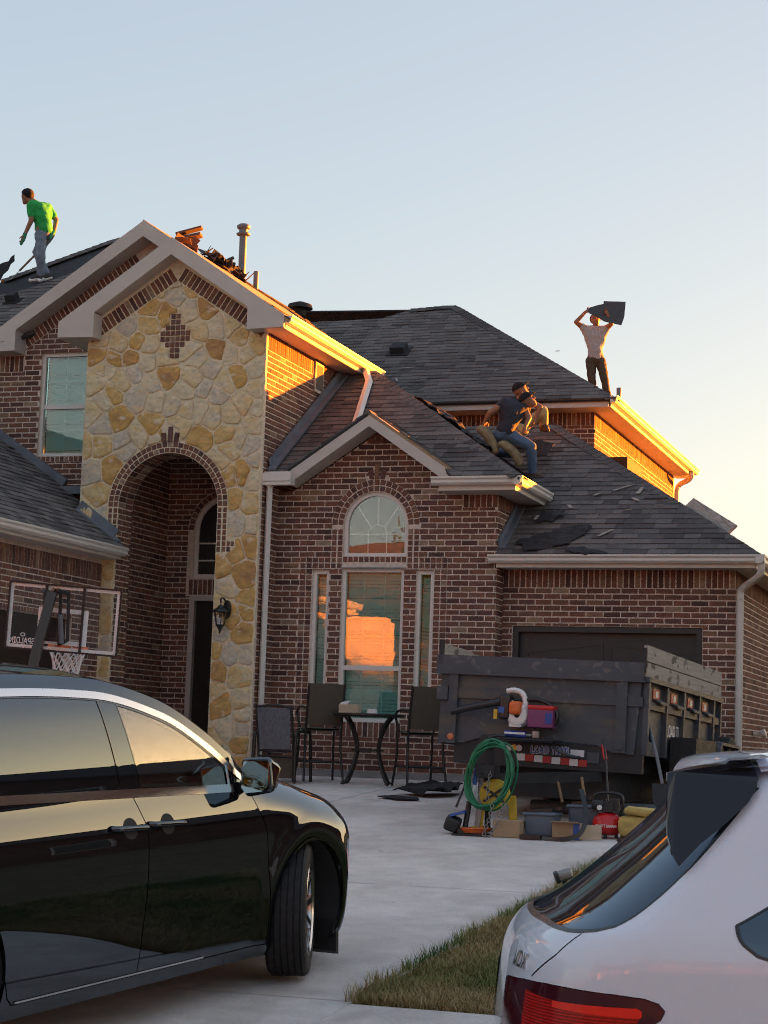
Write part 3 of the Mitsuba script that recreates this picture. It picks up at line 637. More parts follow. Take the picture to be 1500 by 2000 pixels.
# ------------------------------------------------------------------ windows
def window(cx0, cx1, z0, z1, y, wkw, frame_w=.05, mull=(), rails=(), meet=None, inset=.06, blinds=True, label=None, fmat='m_vinyl'):
    """double-hung window set back in its opening: frame, grid, panes, slats"""
    x0, x1 = cx0, cx1; fb = MB(); f = frame_w; ya, yb = y + inset - .02, y + inset + .05
    fb.box(x0, x0 + f, ya, yb, z0, z1).box(x1 - f, x1, ya, yb, z0, z1).box(x0 + f, x1 - f, ya, yb, z1 - f, z1).box(x0 + f, x1 - f, ya, yb, z0, z0 + f)
    k = put(H, 'window', fb, fmat, label=label)
    if meet: put(k, 'meeting_rail', MB().box(x0 + f, x1 - f, ya + .012, yb - .01, meet - .035, meet + .03), fmat)
    gb = MB()
    for x in mull: gb.box(x - .007, x + .007, y + inset + .038, y + inset + .044, z0 + f, z1 - f)
    for z in rails: gb.box(x0 + f, x1 - f, y + inset + .0375, y + inset + .0435, z - .007, z + .007)
    if mull or rails: put(k, 'grid', gb, 'm_vinyl')
    parts = [(z0 + f, meet - .035, .03), (meet + .03, z1 - f, .015)] if meet else [(z0 + f, z1 - f, .02)]
    for a, b, dy in parts:
        put(k, 'pane', wavy(x0 + f, x1 - f, a, b, y + inset + dy), 'm_pane', smooth=True)
    if blinds:
        m = int((z1 - z0 - 2 * f) / .048)
        for i in range(m):
            z = z0 + f + (i + .5) * .048; tl = RNG.uniform(-.004, .004)
            put(k, 'slat', MB().obox(V((x0 + x1) / 2, y + inset + .09, z), V((x1 - x0) / 2 - f - .005, 0, 0), V(0, .012, -.021 + tl), V(0, .0010, .0006)), 'm_blind')
    put(k, 'room_shade', MB().box(x0, x1, y + inset + .16, y + inset + .17, z0, z1), 'm_dark_backing')  # flat sheet painted dark in place of an unlit interior
    return k
def wavy(x0, x1, z0, z1, y, amp=.0011):
    """a pane of float glass, very slightly uneven"""
    nx, nz = max(4, int((x1 - x0) / .03)), max(4, int((z1 - z0) / .03))
    X, Z = np.meshgrid(np.linspace(x0, x1, nx), np.linspace(z0, z1, nz))
    Y = y + amp * (meshkit.fbm(np.stack([X * 3.1, X * 0 + x0, Z * 9.5], -1), 3, 4) - .5)
    i = np.arange(nx * nz).reshape(nz, nx); q = np.stack([i[:-1, :-1], i[:-1, 1:], i[1:, 1:], i[1:, :-1]], -1).reshape(-1, 4)
    return np.stack([X, Y, Z], -1).reshape(-1, 3), np.vstack([q[:, :3], q[:, [0, 2, 3]]])
window(-8.644, -7.768, .286, 2.318, 24.0, .05, mull=(-8.35, -8.06), rails=(1.66,), meet=.998, label='tall middle window with pale blinds reflecting a sunlit house')
window(-9.06, -8.82, .286, 2.29, 24.0, .04, label='narrow side window left of the tall middle window')
window(-7.60, -7.36, .286, 2.29, 24.0, .04, label='narrow side window right of the tall middle window')
window(-13.46, -12.2, 3.94, 5.45, YL, .05, mull=(-13.086, -12.80), rails=(5.04, 4.32), meet=4.67, label='upper window with pale blinds beside the stone tower')
ao, ai = arch(CX, 2.894, .45, 2.475), arch(CX, 2.894, .40, 2.525)
ab = MB().prism(ao.difference(ai), wA.o, wA.ux, Z3, -.11, -.04, wA.n)
ak2 = put(H, 'window', ab, 'm_vinyl', label='arched window above the tall middle window')
gb = MB()
for a in (45, 90, 135): gb.beam((CX + .13 * math.cos(math.radians(a)), 24.10, 2.78 + .13 * math.sin(math.radians(a))), (CX + .40 * math.cos(math.radians(a)), 24.10, 2.87 + .40 * math.sin(math.radians(a))), .012, .006, up=(0, 1, 0))
gb.tube([(CX + .13 * math.cos(t), 24.10, 2.78 + .13 * math.sin(t)) for t in np.linspace(0, PI, 14)], .006, 5)
for x in (CX - .13, CX + .13): gb.box(x - .006, x + .006, 24.097, 24.103, 2.525, 2.78)
gb.box(CX - .4, CX + .4, 24.0965, 24.1025, 2.775, 2.787)
put(ak2, 'grid', gb, 'm_vinyl')
nx = 30; X, Z = np.meshgrid(np.linspace(CX - .41, CX + .41, nx), np.linspace(2.515, 3.305, nx))
pv, pf = wavy(CX - .41, CX + .41, 2.515, 3.305, 24.075, .0007); cen = pv[pf].mean(1); keep = np.array([ai.buffer(.012).contains(Point(c[0], c[2])) for c in cen])
put(ak2, 'pane', (pv, pf[keep]), 'm_pane_clear', smooth=True)
put(ak2, 'room_shade', MB().prism(ao, V(0, 24.16, 0), V(1, 0, 0), Z3, 0, .01, V(0, -1, 0)), 'm_dark_backing')  # dark sheet behind the arch, shade put into its colour
put(H, 'sill', MB().box(-8.66, -7.75, 23.985, 24.06, 2.312, 2.330), 'm_foundation')
# reveals of the openings
for (a, b, c, d) in ((-8.644, -7.768, .286, 2.318), (-9.06, -8.82, .286, 2.29), (-7.6, -7.36, .286, 2.29)): put(H, 'sill', MB().box(a, b, 24.0, 24.10, c - .012, c), 'm_mortar')

# garage door on the right
gk = put(H, 'garage_door', MB().box(-6.30, -3.95, 24.47, 24.50, -.45, 1.53), 'm_garage_door', label='dark panelled garage door behind the trailer')
put(gk, 'frame', MB().box(-6.368, -6.29, 24.37, 24.52, -.45, 1.60).box(-3.96, -3.881, 24.37, 24.52, -.45, 1.60).box(-6.29, -3.96, 24.37, 24.52, 1.525, 1.60), 'm_garage_door')
for i in range(4):
    for j in range(2):
        x0 = -6.20 + j * 1.10; z0 = -.38 + i * .48
        if i == 3:
            pts_ = [(x0, z0), (x0 + 1.02, z0)] + ([(x0 + 1.02, z0 + .34), (x0, z0 + .22)] if j == 0 else [(x0 + 1.02, z0 + .22), (x0, z0 + .34)])
        else: pts_ = [(x0, z0), (x0 + 1.02, z0), (x0 + 1.02, z0 + .36), (x0, z0 + .36)]
        pg = Polygon(pts_); put(gk, 'panel', MB().prism(pg.difference(pg.buffer(-.03)), V(0, 24.47, 0), V(1, 0, 0), Z3, 0, .012, V(0, -1, 0)), 'm_garage_door')

# roof vents
vp = put(H, 'vent_pipe', MB().lathe([(.06, 0), (.06, .97), (.06, 1.0), (.11, 1.02), (.115, 1.04), (.07, 1.07), (.075, 1.11), (.105, 1.13), (.11, 1.17), (.07, 1.20), (0, 1.22)], (-11.95, 27.9, 7.08), k=20), 'm_flash', smooth=35, label='tall capped flue pipe on the tower roof')
put(H, 'vent_pipe', MB().lathe([(.042, 0), (.042, .42), (.035, .42), (.035, .3)], (-11.55, 27.55, 6.97), k=14).lathe([(.13, -.03), (.06, .08), (.042, .12)], (-11.55, 27.55, 6.97), k=14), 'm_flash', smooth=35, label='short plumbing vent pipe on the tower roof')
put(H, 'vent_pipe', MB().lathe([(.04, -.1), (.04, .34), (.033, .34)], (-6.3, 30.6, 5.6), k=12), 'm_flash', smooth=35)
def boxvent(x, y, z, w=.32, h=.13):
    c = math.sqrt(1 + SL * SL); up = V(0, 1 / c, SL / c)
    return MB().obox(V(x, y, z) + nF * h / 2, V(w / 2, 0, 0), up * w / 2, nF * h / 2).obox(V(x, y, z) + nF * .01, V(w * .75, 0, 0), up * w * .75, nF * .008)
put(H, 'roof_vent', boxvent(-10.28, 31.08, 6.78, .26), 'm_felt', label='small black box vent on the main roof')
put(H, 'roof_vent', boxvent(-14.62, 25.34, 6.52, .16), 'm_felt')
put(H, 'roof_vent', MB().lathe([(.10, 0), (.10, .12), (.22, .13), (.2, .2), (.06, .25), (0, .26)], (-11.7, 29.9, 7.2), k=16), 'm_felt', smooth=35)
put(H, 'roof_vent', MB().box(-6.50, -6.2, 30.9, 32.2, 4.5, 4.84), 'm_felt')
put(H, 'tap', MB().tube([(-3.46, 26.1, .30), (-3.36, 26.1, .30)], .03, 8).lathe([(0, -.05), (.055, -.03), (.06, .03), (0, .05)], (-3.33, 26.1, .31), axis=(1, 0, .3), k=10), 'm_gutter', smooth=40)

# ------------------------------------------------------------------ emit bricks and shingles: the 300 that show largest as parts, the rest joined
for kind, bs, rest in (('brick', 'm_brick', 'brickwork'), ('shingle', 'm_shingle', 'shingle_field')):
    L = sorted(PIECES[kind], key=lambda q: -q[0]); n = 298
    for s_, key_, m_, uv_ in L[:n]: put(key_, kind, m_, bs, uv=uv_)
    mb = MB()
    for s_, key_, m_, uv_ in L[n:]: mb.add(*m_, uv_)
    put(H, rest, mb, bs, uv=mb.uv(), stuff=True)
# ------------------------------------------------------------------ ground
def sheet(x0, x1, ys, lift, bsdf, name, kind='structure', zf=ground_z, x1f=None):
    v, f = [], []
    for i, y in enumerate(ys):
        v += [(x0, y, zf(y) + lift), ((x1f(y) if x1f else x1), y, zf(y) + lift)]
        if i: a = 2 * i; f += [[a - 2, a - 1, a + 1], [a - 2, a + 1, a]]
    return structure(name, (np.array(v, float), np.array(f)), bsdf)
DX = -3.38                                     # right edge of the drive
structure('ground', (np.array([(-900, -900, -1.9), (900, -900, -1.9), (900, 900, -1.9), (-900, 900, -1.9)], float), np.array([[0, 1, 2], [0, 2, 3]])), 'm_soil')
sheet(-40, 40, [-14, 5.6], 0, 'm_asphalt', 'street')
sheet(-40, -12.4, [6.6, 10.3, 18.6, 24, 45], -.03, 'm_soil', 'lawn_soil')
sheet(DX - .3, 40, [6.6, 10.3, 18.6, 24, 45], -.03, 'm_soil', 'lawn')
# drive: separate slabs with open joints
dj = [5.6, 9.83, 14.30, 20.2, 24.4]
def slab(x0, x1, y0, y1, name='driveway', top=.0, th=.11):
    ys = sorted({y0 + .008, y1 - .008, *[y for y in (6.6, 10.3, 18.6) if y0 < y < y1]}); v, f = [], []
    for y in ys:
        z = ground_z(y) + top; v += [(x0, y, z - th), (x0, y, z - .008), (x0 + .008, y, z), (x1 - .008, y, z), (x1, y, z - .008), (x1, y, z - th)]
    n = len(ys)
    for i in range(n - 1):
        for k in range(5): a = i * 6 + k; f += [[a, a + 1, a + 7], [a, a + 7, a + 6]]
    for s, fl in ((0, 1), ((n - 1) * 6, -1)):
        q = [[s, s + 2, s + 1], [s, s + 3, s + 2], [s, s + 4, s + 3], [s, s + 5, s + 4]]; f += [x[::-1] if fl < 0 else x for x in q]
    f = [x[::-1] for x in f]
    return structure(name, (np.array(v, float), np.array(f)), 'm_concrete')
for a, b in zip(dj[:-1], dj[1:]):
    for x0, x1 in ((-12.4, -7.46), (-7.45, DX)): slab(x0, x1, a, b)
sheet(-12.4, DX, [5.6, 10.3, 18.6, 24.4], -.09, 'm_soil', 'drive_bed')
slab(DX + .012, 12, 8.35, 9.72, 'sidewalk', .012)
slab(-3.0, 12, 5.75, 6.0, 'kerb', .02, .2)
# grass: single blades standing in tufts
def blades(n, xr, yr, seed, hmin=.03, hmax=.085, edge=None):
    r = np.random.default_rng(seed); x = r.uniform(*xr, n); y = r.uniform(*yr, n)
    d = meshkit.fbm(np.c_[x * 1.6, y * 1.6, x * 0], 3, seed); keep = r.random(n) < .35 + 1.1 * d
    if edge: keep &= edge(x, y)
    x, y, d = x[keep], y[keep], d[keep]; n = len(x)
    patch = meshkit.fbm(np.c_[x * .9, y * .9, x * 0 + 4], 4, seed + 5)
    h = r.uniform(hmin, hmax, n) * (.6 + .9 * d); a = r.uniform(0, 2 * PI, n); lean = r.uniform(.1, 1.0, n) * h; w = r.uniform(.0022, .0045, n)
    b = np.c_[x, y, ground_z(y) - .035]; side = np.c_[np.cos(a), np.sin(a), a * 0] * w[:, None]; ln = np.c_[-np.sin(a), np.cos(a), a * 0] * lean[:, None]; up = np.c_[a * 0, a * 0, h]
    v = np.stack([b - side, b + side, b + side * .7 + ln * .35 + up * .6, b - side * .7 + ln * .35 + up * .6, b + ln + up], 1).reshape(-1, 3)
    i = np.arange(n)[:, None] * 5; f = np.concatenate([i + [0, 1, 2], i + [0, 2, 3], i + [3, 2, 4]])
    tone = np.clip((patch - .42) * 2.6 + r.normal(.28, .2, n), 0, 1)
    uv = np.repeat(np.c_[tone, r.random(n)], 5, 0)
    return (v, f), uv
gm, guv = blades(330000, (DX + .01, -1.0), (9.76, 16.9), 3)
scene['grass'] = mikit.ply(gm, 'm_grass', uv=guv); labels['grass'] = {'label': 'patchy green and tan lawn grass beside the driveway', 'category': 'grass', 'kind': 'stuff'}
gm, guv = blades(2600, (DX - .05, DX + .03), (9.8, 17.2), 8, .06, .14)
scene['grass_fringe'] = mikit.ply(gm, 'm_grass', uv=guv); labels['grass_fringe'] = {'label': 'taller grass blades along the edge of the drive', 'category': 'grass', 'kind': 'stuff'}
# ------------------------------------------------------------------ houses and trees around, seen only as shade and reflections
mat('m_far_brick', proc(lambda p, n, uv: mix(c3(.10, .055, .042), c3(.14, .08, .06), cell_rand(dr.floor((p.x + p.y) * 4.4), 0, dr.floor(p.z * 13))) * (.75 + .5 * fbm(p.x * 3, p.y * 3, p.z * 3, 3))), .9)
mat('m_far_roof', proc(lambda p, n, uv: c3(.06, .045, .042) * (.6 + .8 * noise(p.x * 9, p.y * 9, p.z * 22))), .95)
mat('m_far_glass', (.02, .025, .03), .08)
mat('m_bark', proc(lambda p, n, uv: c3(.09, .065, .045) * (.5 + fbm(p.x * 9, p.y * 9, p.z * 3, 3))), .95)
scene['m_leaf'] = {'type': 'principledthin', 'base_color': proc(lambda p, n, uv: mix(c3(.035, .065, .018), c3(.085, .11, .03), uv.x)), 'roughness': .6, 'diff_trans': .7}
def plain_house(name, label, x0, x1, y0, y1, zb, zw, rise, ridge, face, group=None):
    """walls, pitched roof with overhang, windows, a door and a garage door on the side that faces the street"""
    k = thing(name, label, 'house', group); o = .45; xm, ym = (x0 + x1) / 2, (y0 + y1) / 2
    w = MB().box(x0, x1, y0, y1, zb, zw)
    if ridge == 'x':
        for x in (x0, x1): w.add([(x, y0, zw), (x, y1, zw), (x, ym, zw + rise)], [[0, 1, 2], [2, 1, 0]])
        R = [(x0 - o, y0 - o), (x1 + o, y0 - o), (x1 + o, ym), (x0 - o, ym), (x1 + o, y1 + o), (x0 - o, y1 + o)]; hz = lambda x, y: zw + rise * (1 - abs(y - ym) / (ym - y0))
    else:
        for y in (y0, y1): w.add([(x0, y, zw), (x1, y, zw), (xm, y, zw + rise)], [[0, 1, 2], [2, 1, 0]])
        R = [(x0 - o, y0 - o), (x0 - o, y1 + o), (xm, y1 + o), (xm, y0 - o), (x1 + o, y1 + o), (x1 + o, y0 - o)]; hz = lambda x, y: zw + rise * (1 - abs(x - xm) / (xm - x0))
    put(k, 'wall', w, 'm_far_brick'); v = np.array([(x, y, hz(x, y) + .05) for x, y in R]); v = np.vstack([v, v - [0, 0, .16]])
    put(k, 'roof', MB().add(v, [[0, 1, 2, 3], [3, 2, 4, 5], [9, 8, 7, 6], [11, 10, 8, 9], [0, 6, 7, 1], [5, 4, 10, 11], [0, 3, 9, 6], [3, 5, 11, 9], [1, 7, 8, 2], [2, 8, 10, 4]]), 'm_far_roof')
    yf, s = (y1, 1) if face > 0 else (y0, -1)
    L = x1 - x0; rows = [(zb + 1.0, zb + 2.4)] + ([(zb + 4.0, zb + 5.3)] if zw - zb > 5 else [])
    for z0, z1 in rows:
        for t in (.12, .34, .80):
            a = x0 + t * L; wk = put(k, 'window', MB().box(a - .06, a + 1.06, min(yf, yf + s * .05), max(yf, yf + s * .05), z0 - .06, z1 + .06), 'm_trim')
            put(wk, 'pane', MB().box(a, a + 1.0, min(yf + s * .05, yf + s * .055), max(yf + s * .05, yf + s * .055), z0, z1), 'm_far_glass')
    a = x0 + .52 * L; put(k, 'door', MB().box(a, a + 1, min(yf, yf + s * .04), max(yf, yf + s * .04), zb, zb + 2.1), 'm_door_dark')
    a = x0 + .62 * L; put(k, 'garage_door', MB().box(a, a + 2.6, min(yf, yf + s * .06), max(yf, yf + s * .06), zb, zb + 2.2), 'm_trim')
    return k
plain_house('neighbour_house', 'one storey brick house next door on the right, only its shadow shows', 5.0, 17, 19, 44, -1.0, 1.9, 2.8, 'y', -1)
plain_house('opposite_house', 'two storey brick house across the street, mirrored in the tall middle window', -31, -16.5, -34, -22, -1.7, 4.2, 4.2, 'x', 1)
plain_house('opposite_house', 'brick house across the street behind the camera, mirrored in the van windows', -12, 3, -36, -24, -1.7, 1.6, 3.6, 'x', 1)
plain_house('opposite_house', 'brick house across the street far to the right, mirrored in car paint', 9, 24, -36, -24, -1.7, 4.0, 3.8, 'x', 1)
def leafy_tree(label, x, y, zb, h, rad, n, seed):
    r = np.random.default_rng(seed); k = thing('tree', label, 'tree'); tr = MB(); tr.tube(curve([(x, y, zb), (x + .1, y, zb + h * .25), (x, y + .1, zb + h * .5), (x, y, zb + h * .8)], 4), np.linspace(.2, .05, 13), 9)
    tips = []
    for i in range(26):
        a = r.uniform(0, 2 * PI); z = zb + h * r.uniform(.3, .8); q = V(x + math.cos(a) * rad * r.uniform(.4, 1), y + math.sin(a) * rad * r.uniform(.4, 1), z + r.uniform(.3, 1.6))
        tr.tube(curve([(x, y, z - .3), (V(x, y, z) + q) / 2 + V(0, 0, -.1), q], 3), np.linspace(.05, .012, 7), 5); tips.append(q)
    put(k, 'trunk', tr, 'm_bark'); c = np.array(tips)[r.integers(0, 26, n)] + r.normal(0, rad * .22, (n, 3))
    a, b = r.normal(size=(n, 3)), r.normal(size=(n, 3)); a /= np.linalg.norm(a, axis=1, keepdims=True); b = np.cross(a, b); b /= np.linalg.norm(b, axis=1, keepdims=True)
    v = np.stack([c - a * .09, c + b * .045, c + a * .09, c - b * .045], 1).reshape(-1, 3); i = np.arange(n)[:, None] * 4; f = np.concatenate([i + [0, 1, 2], i + [0, 2, 3]])
    put(k, 'crown', (v, f), 'm_leaf', uv=np.repeat(np.c_[r.random(n), r.random(n)], 4, 0))
leafy_tree('leafy street tree across the road, mirrored in the arched window', -16.2, -11.0, -1.7, 9.5, 3.0, 9000, 5)
leafy_tree('small street tree across the road, mirrored in the van door', 4.5, -15.0, -1.7, 7.0, 2.4, 6000, 6)
# ------------------------------------------------------------------ surfaces of the two cars
def pchip(xs, ys):
    from scipy.interpolate import PchipInterpolator as PI_
    g = PI_(xs, ys); lo, hi = xs[0], xs[-1]
    return lambda x: g(np.clip(x, lo, hi))
# van: s forward from the front axle, l outward from the outer face of the front tyre, h up
VB = math.radians(9); VP = math.radians(3)
VO = V(-3.824, 10.284, -1.306)
VD = V(math.sin(VB) * math.cos(VP), math.cos(VB) * math.cos(VP), math.sin(VP)); VR = V(math.cos(VB), -math.sin(VB), 0); VN = np.cross(VR, VD)
v_base = pchip([0, .16, .22, .40, .62, .80, .88, .93, .97, 1.0, 1.05, 1.1, 1.2, 1.3, 1.4, 1.55, 1.66, 1.72], [-.14, -.07, -.03, .0, .016, .02, .018, .012, .003, -.005, -.019, -.033, -.046, -.066, -.091, -.14, -.20, -.28])
v_top = pchip([-4.2, -3.9, -2.43, -1.87, -1.336, -.955, -.75, -.60, -.42, -.05, .25, .55, .80, .93, .99], [1.2, 1.62, 1.70, 1.68, 1.57, 1.392, 1.268, 1.208, 1.165, 1.085, 1.005, .92, .81, .70, .55])
v_crown = pchip([-4.2, -2.2, -1.4, -1.1, -.85, -.55, -.3, 0, .5, .99], [.05, .07, .085, .13, .17, .16, .11, .075, .06, .04])
def v_side(s, h):
    s, h = np.asarray(s, float), np.asarray(h, float)
    nose = .42 * np.clip((s - .30) / .69, 0, 1) ** 2.3 + .05 * np.clip((s - .30) / .69, 0, 1)
    tail = .25 * np.clip((-3.75 - s) / .45, 0, 1) ** 2
    rnd = np.clip((h - (v_top(s) - .20)) / .20, 0, 1.2) ** 2.2 * .13 * np.clip((s + .75) / .3, 0, 1)
    flare = .022 * np.exp(-((np.hypot(s, h - .37) - .46) / .07) ** 2)
    return v_base(h) - nose - tail - rnd + flare
def van_pt(s, h, off=0.0):
    """point of the van's right flank"""
    l = v_side(s, h) + off
    return VO + np.multiply.outer(np.asarray(s, float), VD) + np.multiply.outer(l, VR) + np.multiply.outer(np.asarray(h, float), VN)
def van_roof(s, q, off=0.0):
    """roof, windscreen and bonnet: q from 0 at the flank to 2 at the other flank"""
    ha = v_top(s); l0 = v_side(s, ha); qq = np.abs(1 - q)
    l = np.where(np.asarray(q) <= 1, l0 + (1 - qq) * (-.98 - l0), -1.96 - (l0 + (1 - qq) * (-.98 - l0)))
    h = ha + v_crown(s) * (1 - qq ** 2.4) + off
    return VO + np.multiply.outer(s, VD) + np.multiply.outer(l, VR) + np.multiply.outer(h, VN)
def van_local(s, l, h): return VO + np.multiply.outer(np.asarray(s, float), VD) + np.multiply.outer(np.asarray(l, float), VR) + np.multiply.outer(np.asarray(h, float), VN)
# white car: s forward from the right lamp tip, l outward, h up from the road; q 0 rear centre .. 1 corner, then 1 + metres along the flank
UH = math.radians(72); UD = V(math.sin(UH), math.cos(UH), 0); UR = V(math.cos(UH), -math.sin(UH), 0)
UO = V(-1.132, 6.423, -1.67)
u_rear = pchip([.25, .45, .60, .83, .93, 1.0, 1.06, 1.10, 1.30, 1.46, 1.54, 1.66], [-.40, -.50, -.50, -.485, -.47, -.44, -.385, -.30, -.04, .13, .20, .36])
u_lat = pchip([.25, .45, .83, .95, 1.05, 1.12, 1.30, 1.50, 1.58, 1.63, 1.68], [-.07, -.01, .0, .0, -.015, -.04, -.115, -.20, -.245, -.31, -.5])
u_cor = pchip([.25, .83, .93, 1.0, 1.06, 1.1, 1.3, 1.46, 1.66], [.5, .485, .47, .445, .40, .345, .255, .22, .22])
def suv_pt(q, h, off=0.0):
    q, h = np.asarray(q, float), np.asarray(h, float)
    w = .93 + u_lat(h); a = u_cor(h); t = np.clip(q, -1, 1); p = 2.7
    # even spread round the corner
    ang = np.abs(t) * PI / 2; cs, sn = np.cos(ang), np.sin(ang)
    x = np.sign(t) * sn ** (2 / p) * w; y = 1 - np.maximum(cs, 0) ** (2 / p)
    s = u_rear(h) + a * y + np.maximum(np.abs(q) - 1, 0)
    l = x - .93
    P = UO + np.multiply.outer(s, UD) + np.multiply.outer(l, UR) + np.multiply.outer(h, V(0, 0, 1))
    if np.any(off):
        e = 1e-3; n = np.cross(suv_pt(q + e, h) - suv_pt(q - e, h), suv_pt(q, h + e) - suv_pt(q, h - e)); n /= np.linalg.norm(n, axis=-1, keepdims=True)
        P = P + n * np.asarray(off, float)[..., None]
    return P
# ------------------------------------------------------------------ the two cars
def drape(poly, fn, cell, merge=5, flip=False):
    """a 2-D polygon laid over a curved surface fn(a, b), cut into small cells so that it follows it"""
    x0, y0, x1, y1 = poly.bounds; vs, fs, n = [], [], 0; pr = shapely.prepared.prep(poly)
    cx, cy = (cell, cell) if np.isscalar(cell) else cell
    for i in range(math.floor(x0 / cx), math.ceil(x1 / cx)):
        for j in range(math.floor(y0 / cy), math.ceil(y1 / cy)):
            b = sbox(i * cx, j * cy, (i + 1) * cx, (j + 1) * cy)
            if pr.contains(b): v = np.array([(i * cx, j * cy), ((i + 1) * cx, j * cy), ((i + 1) * cx, (j + 1) * cy), (i * cx, (j + 1) * cy)]); f = np.array([[0, 1, 2], [0, 2, 3]])
            elif pr.intersects(b): v, f = tri2d(b.intersection(poly))
            else: continue
            if len(f): vs.append(v); fs.append(f + n); n += len(v)
    v, f = np.vstack(vs), np.vstack(fs); P = fn(v[:, 0], v[:, 1])
    m = trimesh.Trimesh(P, f[:, ::-1] if flip else f, process=False); m.merge_vertices(digits_vertex=merge); return m
def hem(m, d, mb_dir):
    """turn the open border of a panel inwards by d along mb_dir"""
    e = m.edges_sorted; u, c = np.unique(e, axis=0, return_counts=True); bd = {tuple(x) for x in u[c == 1]}
    v = np.array(m.vertices); n = len(v); q = []
    for a, b in m.edges:
        if (min(a, b), max(a, b)) in bd: q += [[b + n, a + n, a + 2 * n], [b + n, a + 2 * n, b + 2 * n]]
    F = np.vstack([np.array(m.faces), np.array(q)]) if q else np.array(m.faces)
    return np.vstack([v, v, v + mb_dir * d]), F
scene['m_paint_black'] = {'type': 'twosided', 'bsdf': {'type': 'plastic', 'diffuse_reflectance': rgb((.004, .004, .0045)), 'specular_reflectance': rgb((.80, .9, 1.0)), 'int_ior': 2.2, 'nonlinear': False}}
scene['m_glass_dark'] = {'type': 'twosided', 'bsdf': {'type': 'plastic', 'diffuse_reflectance': rgb((.004, .005, .006)), 'specular_reflectance': rgb((.66, .82, 1.0)), 'int_ior': 2.2, 'nonlinear': False}}
scene['m_glass_side'] = {'type': 'thindielectric', 'int_ior': 1.95, 'specular_transmittance': rgb((.42, .58, .58))}
mat('m_chrome', (.80, .80, .82), .12, metallic=1.0)
mat('m_satin_black', (.015, .015, .017), .3, specular=.6)
mat('m_rubber', proc(lambda p, n, uv: c3(.018, .018, .019) * (.7 + .6 * noise(p.x * 40, p.y * 40, p.z * 40))), .75)
mat('m_black_plastic', (.02, .02, .022), .5)
mat('m_void', (.03, .03, .032), .8)
mat('m_orange_lens', (.75, .10, .02), .15)
mat('m_rim', (.62, .63, .65), .22, metallic=1.0)
mat('m_seat', (.05, .05, .055), .8)
VAN = thing('parked_minivan', 'shiny black minivan with chrome window trim and its front wheels turned left', 'van')
arch_ = Point(0.0, .36).buffer(.405, 24); archr = Point(-3.09, .36).buffer(.42, 24)
flank = Polygon([(-4.18, .26), (-4.18, 1.12)] + [(s, float(v_top(s)) - .002) for s in np.linspace(-4.15, .985, 90)] + [(.98, .34), (.90, .20), (.45, .17), (-.45, .17), (-2.6, .17), (-3.6, .2)]).difference(arch_).difference(archr).buffer(0)
gw = .0035
wtop = lambda s: float(v_top(s)) - .115
beltz = lambda s: 1.118 + .055 * (-.75 - s) / 2.0
glass_f = Polygon([(-1.605, beltz(-1.6)), (-.80, beltz(-.8) - .01), (-.835, 1.20)] + [(s, wtop(s)) for s in np.linspace(-.93, -1.66, 14)] + [(-1.682, wtop(-1.68))]).buffer(0)
glass_q = Polygon([(-.775, beltz(-.77)), (-.60, beltz(-.6)), (-.63, wtop(-.63) + .02), (-.81, wtop(-.81) + .01)])
glass_s = Polygon([(-1.774, beltz(-1.77))] + [(s, wtop(s) + .005) for s in np.linspace(-1.838, -2.78, 12)] + [(-2.80, beltz(-2.8))])
glass_r = Polygon([(-2.90, beltz(-2.9))] + [(s, wtop(s) + .005) for s in np.linspace(-2.90, -3.7, 9)] + [(-3.9, beltz(-3.9))])
trim_b = LineString([(s, beltz(s) - .026) for s in np.linspace(-3.95, -.74, 40)]).buffer(.020, cap_style='flat')
trim_t = LineString([(s, wtop(s) + .032) for s in np.linspace(-3.8, -.66, 60)]).buffer(.017, cap_style='flat')
pillar = Polygon([(-1.767, beltz(-1.76))] + [(s, wtop(s) + .005) for s in (-1.83, -1.76, -1.69)] + [(-1.612, beltz(-1.6))])
pillar2 = Polygon([(-2.805, beltz(-2.8)), (-2.785, wtop(-2.78)), (-2.895, wtop(-2.89)), (-2.895, beltz(-2.9))])
gapA = LineString([(-.70, 1.16), (-.60, 1.05), (-.545, .95), (-.49, .85), (-.475, .72), (-.46, .45), (-.455, .24)])
gapB = LineString([(-1.69, 1.12), (-1.655, 1.05), (-1.615, .965), (-1.609, .84), (-1.612, .64), (-1.632, .46), (-1.64, .243)])
gapC = LineString([(-2.86, 1.15), (-2.80, .9), (-2.76, .6), (-2.64, .28), (-2.60, .245)])
gapS = LineString([(-2.60, .245), (-1.02, .240), (-.46, .24)])
gapP = LineString([(.47, .53), (.62, .56), (.985, .60)])
gaps = unary_union([g.buffer(gw) for g in (gapA, gapB, gapC, gapS, gapP)])
opening = unary_union([glass_f, glass_q, glass_s, glass_r, pillar, pillar2, trim_b, trim_t])
pieces = flank.difference(gaps).difference(opening)
vn = lambda d: -VR * d
def panel_name(g):
    s, h = g.representative_point().coords[0]
    if h < .245 and s < -.4: return 'sill', None
    if s > .45 and h < .60: return 'bumper', None
    if s > -.55 or h > 1.2: return ('fender', None) if g.area > .12 and h < 1.2 else ('roof_rail', None)
    return ('front_door', None) if s > -1.6 else ('sliding_door', None) if s > -2.75 else ('quarter_panel', None)
for g in getattr(pieces, 'geoms', [pieces]):
    if g.area < .0015: continue
    m = drape(g, van_pt, .03); nm_, lb = panel_name(g)
    put(VAN, nm_, hem(m, .018, -VR), 'm_paint_black', smooth=True, label=lb)
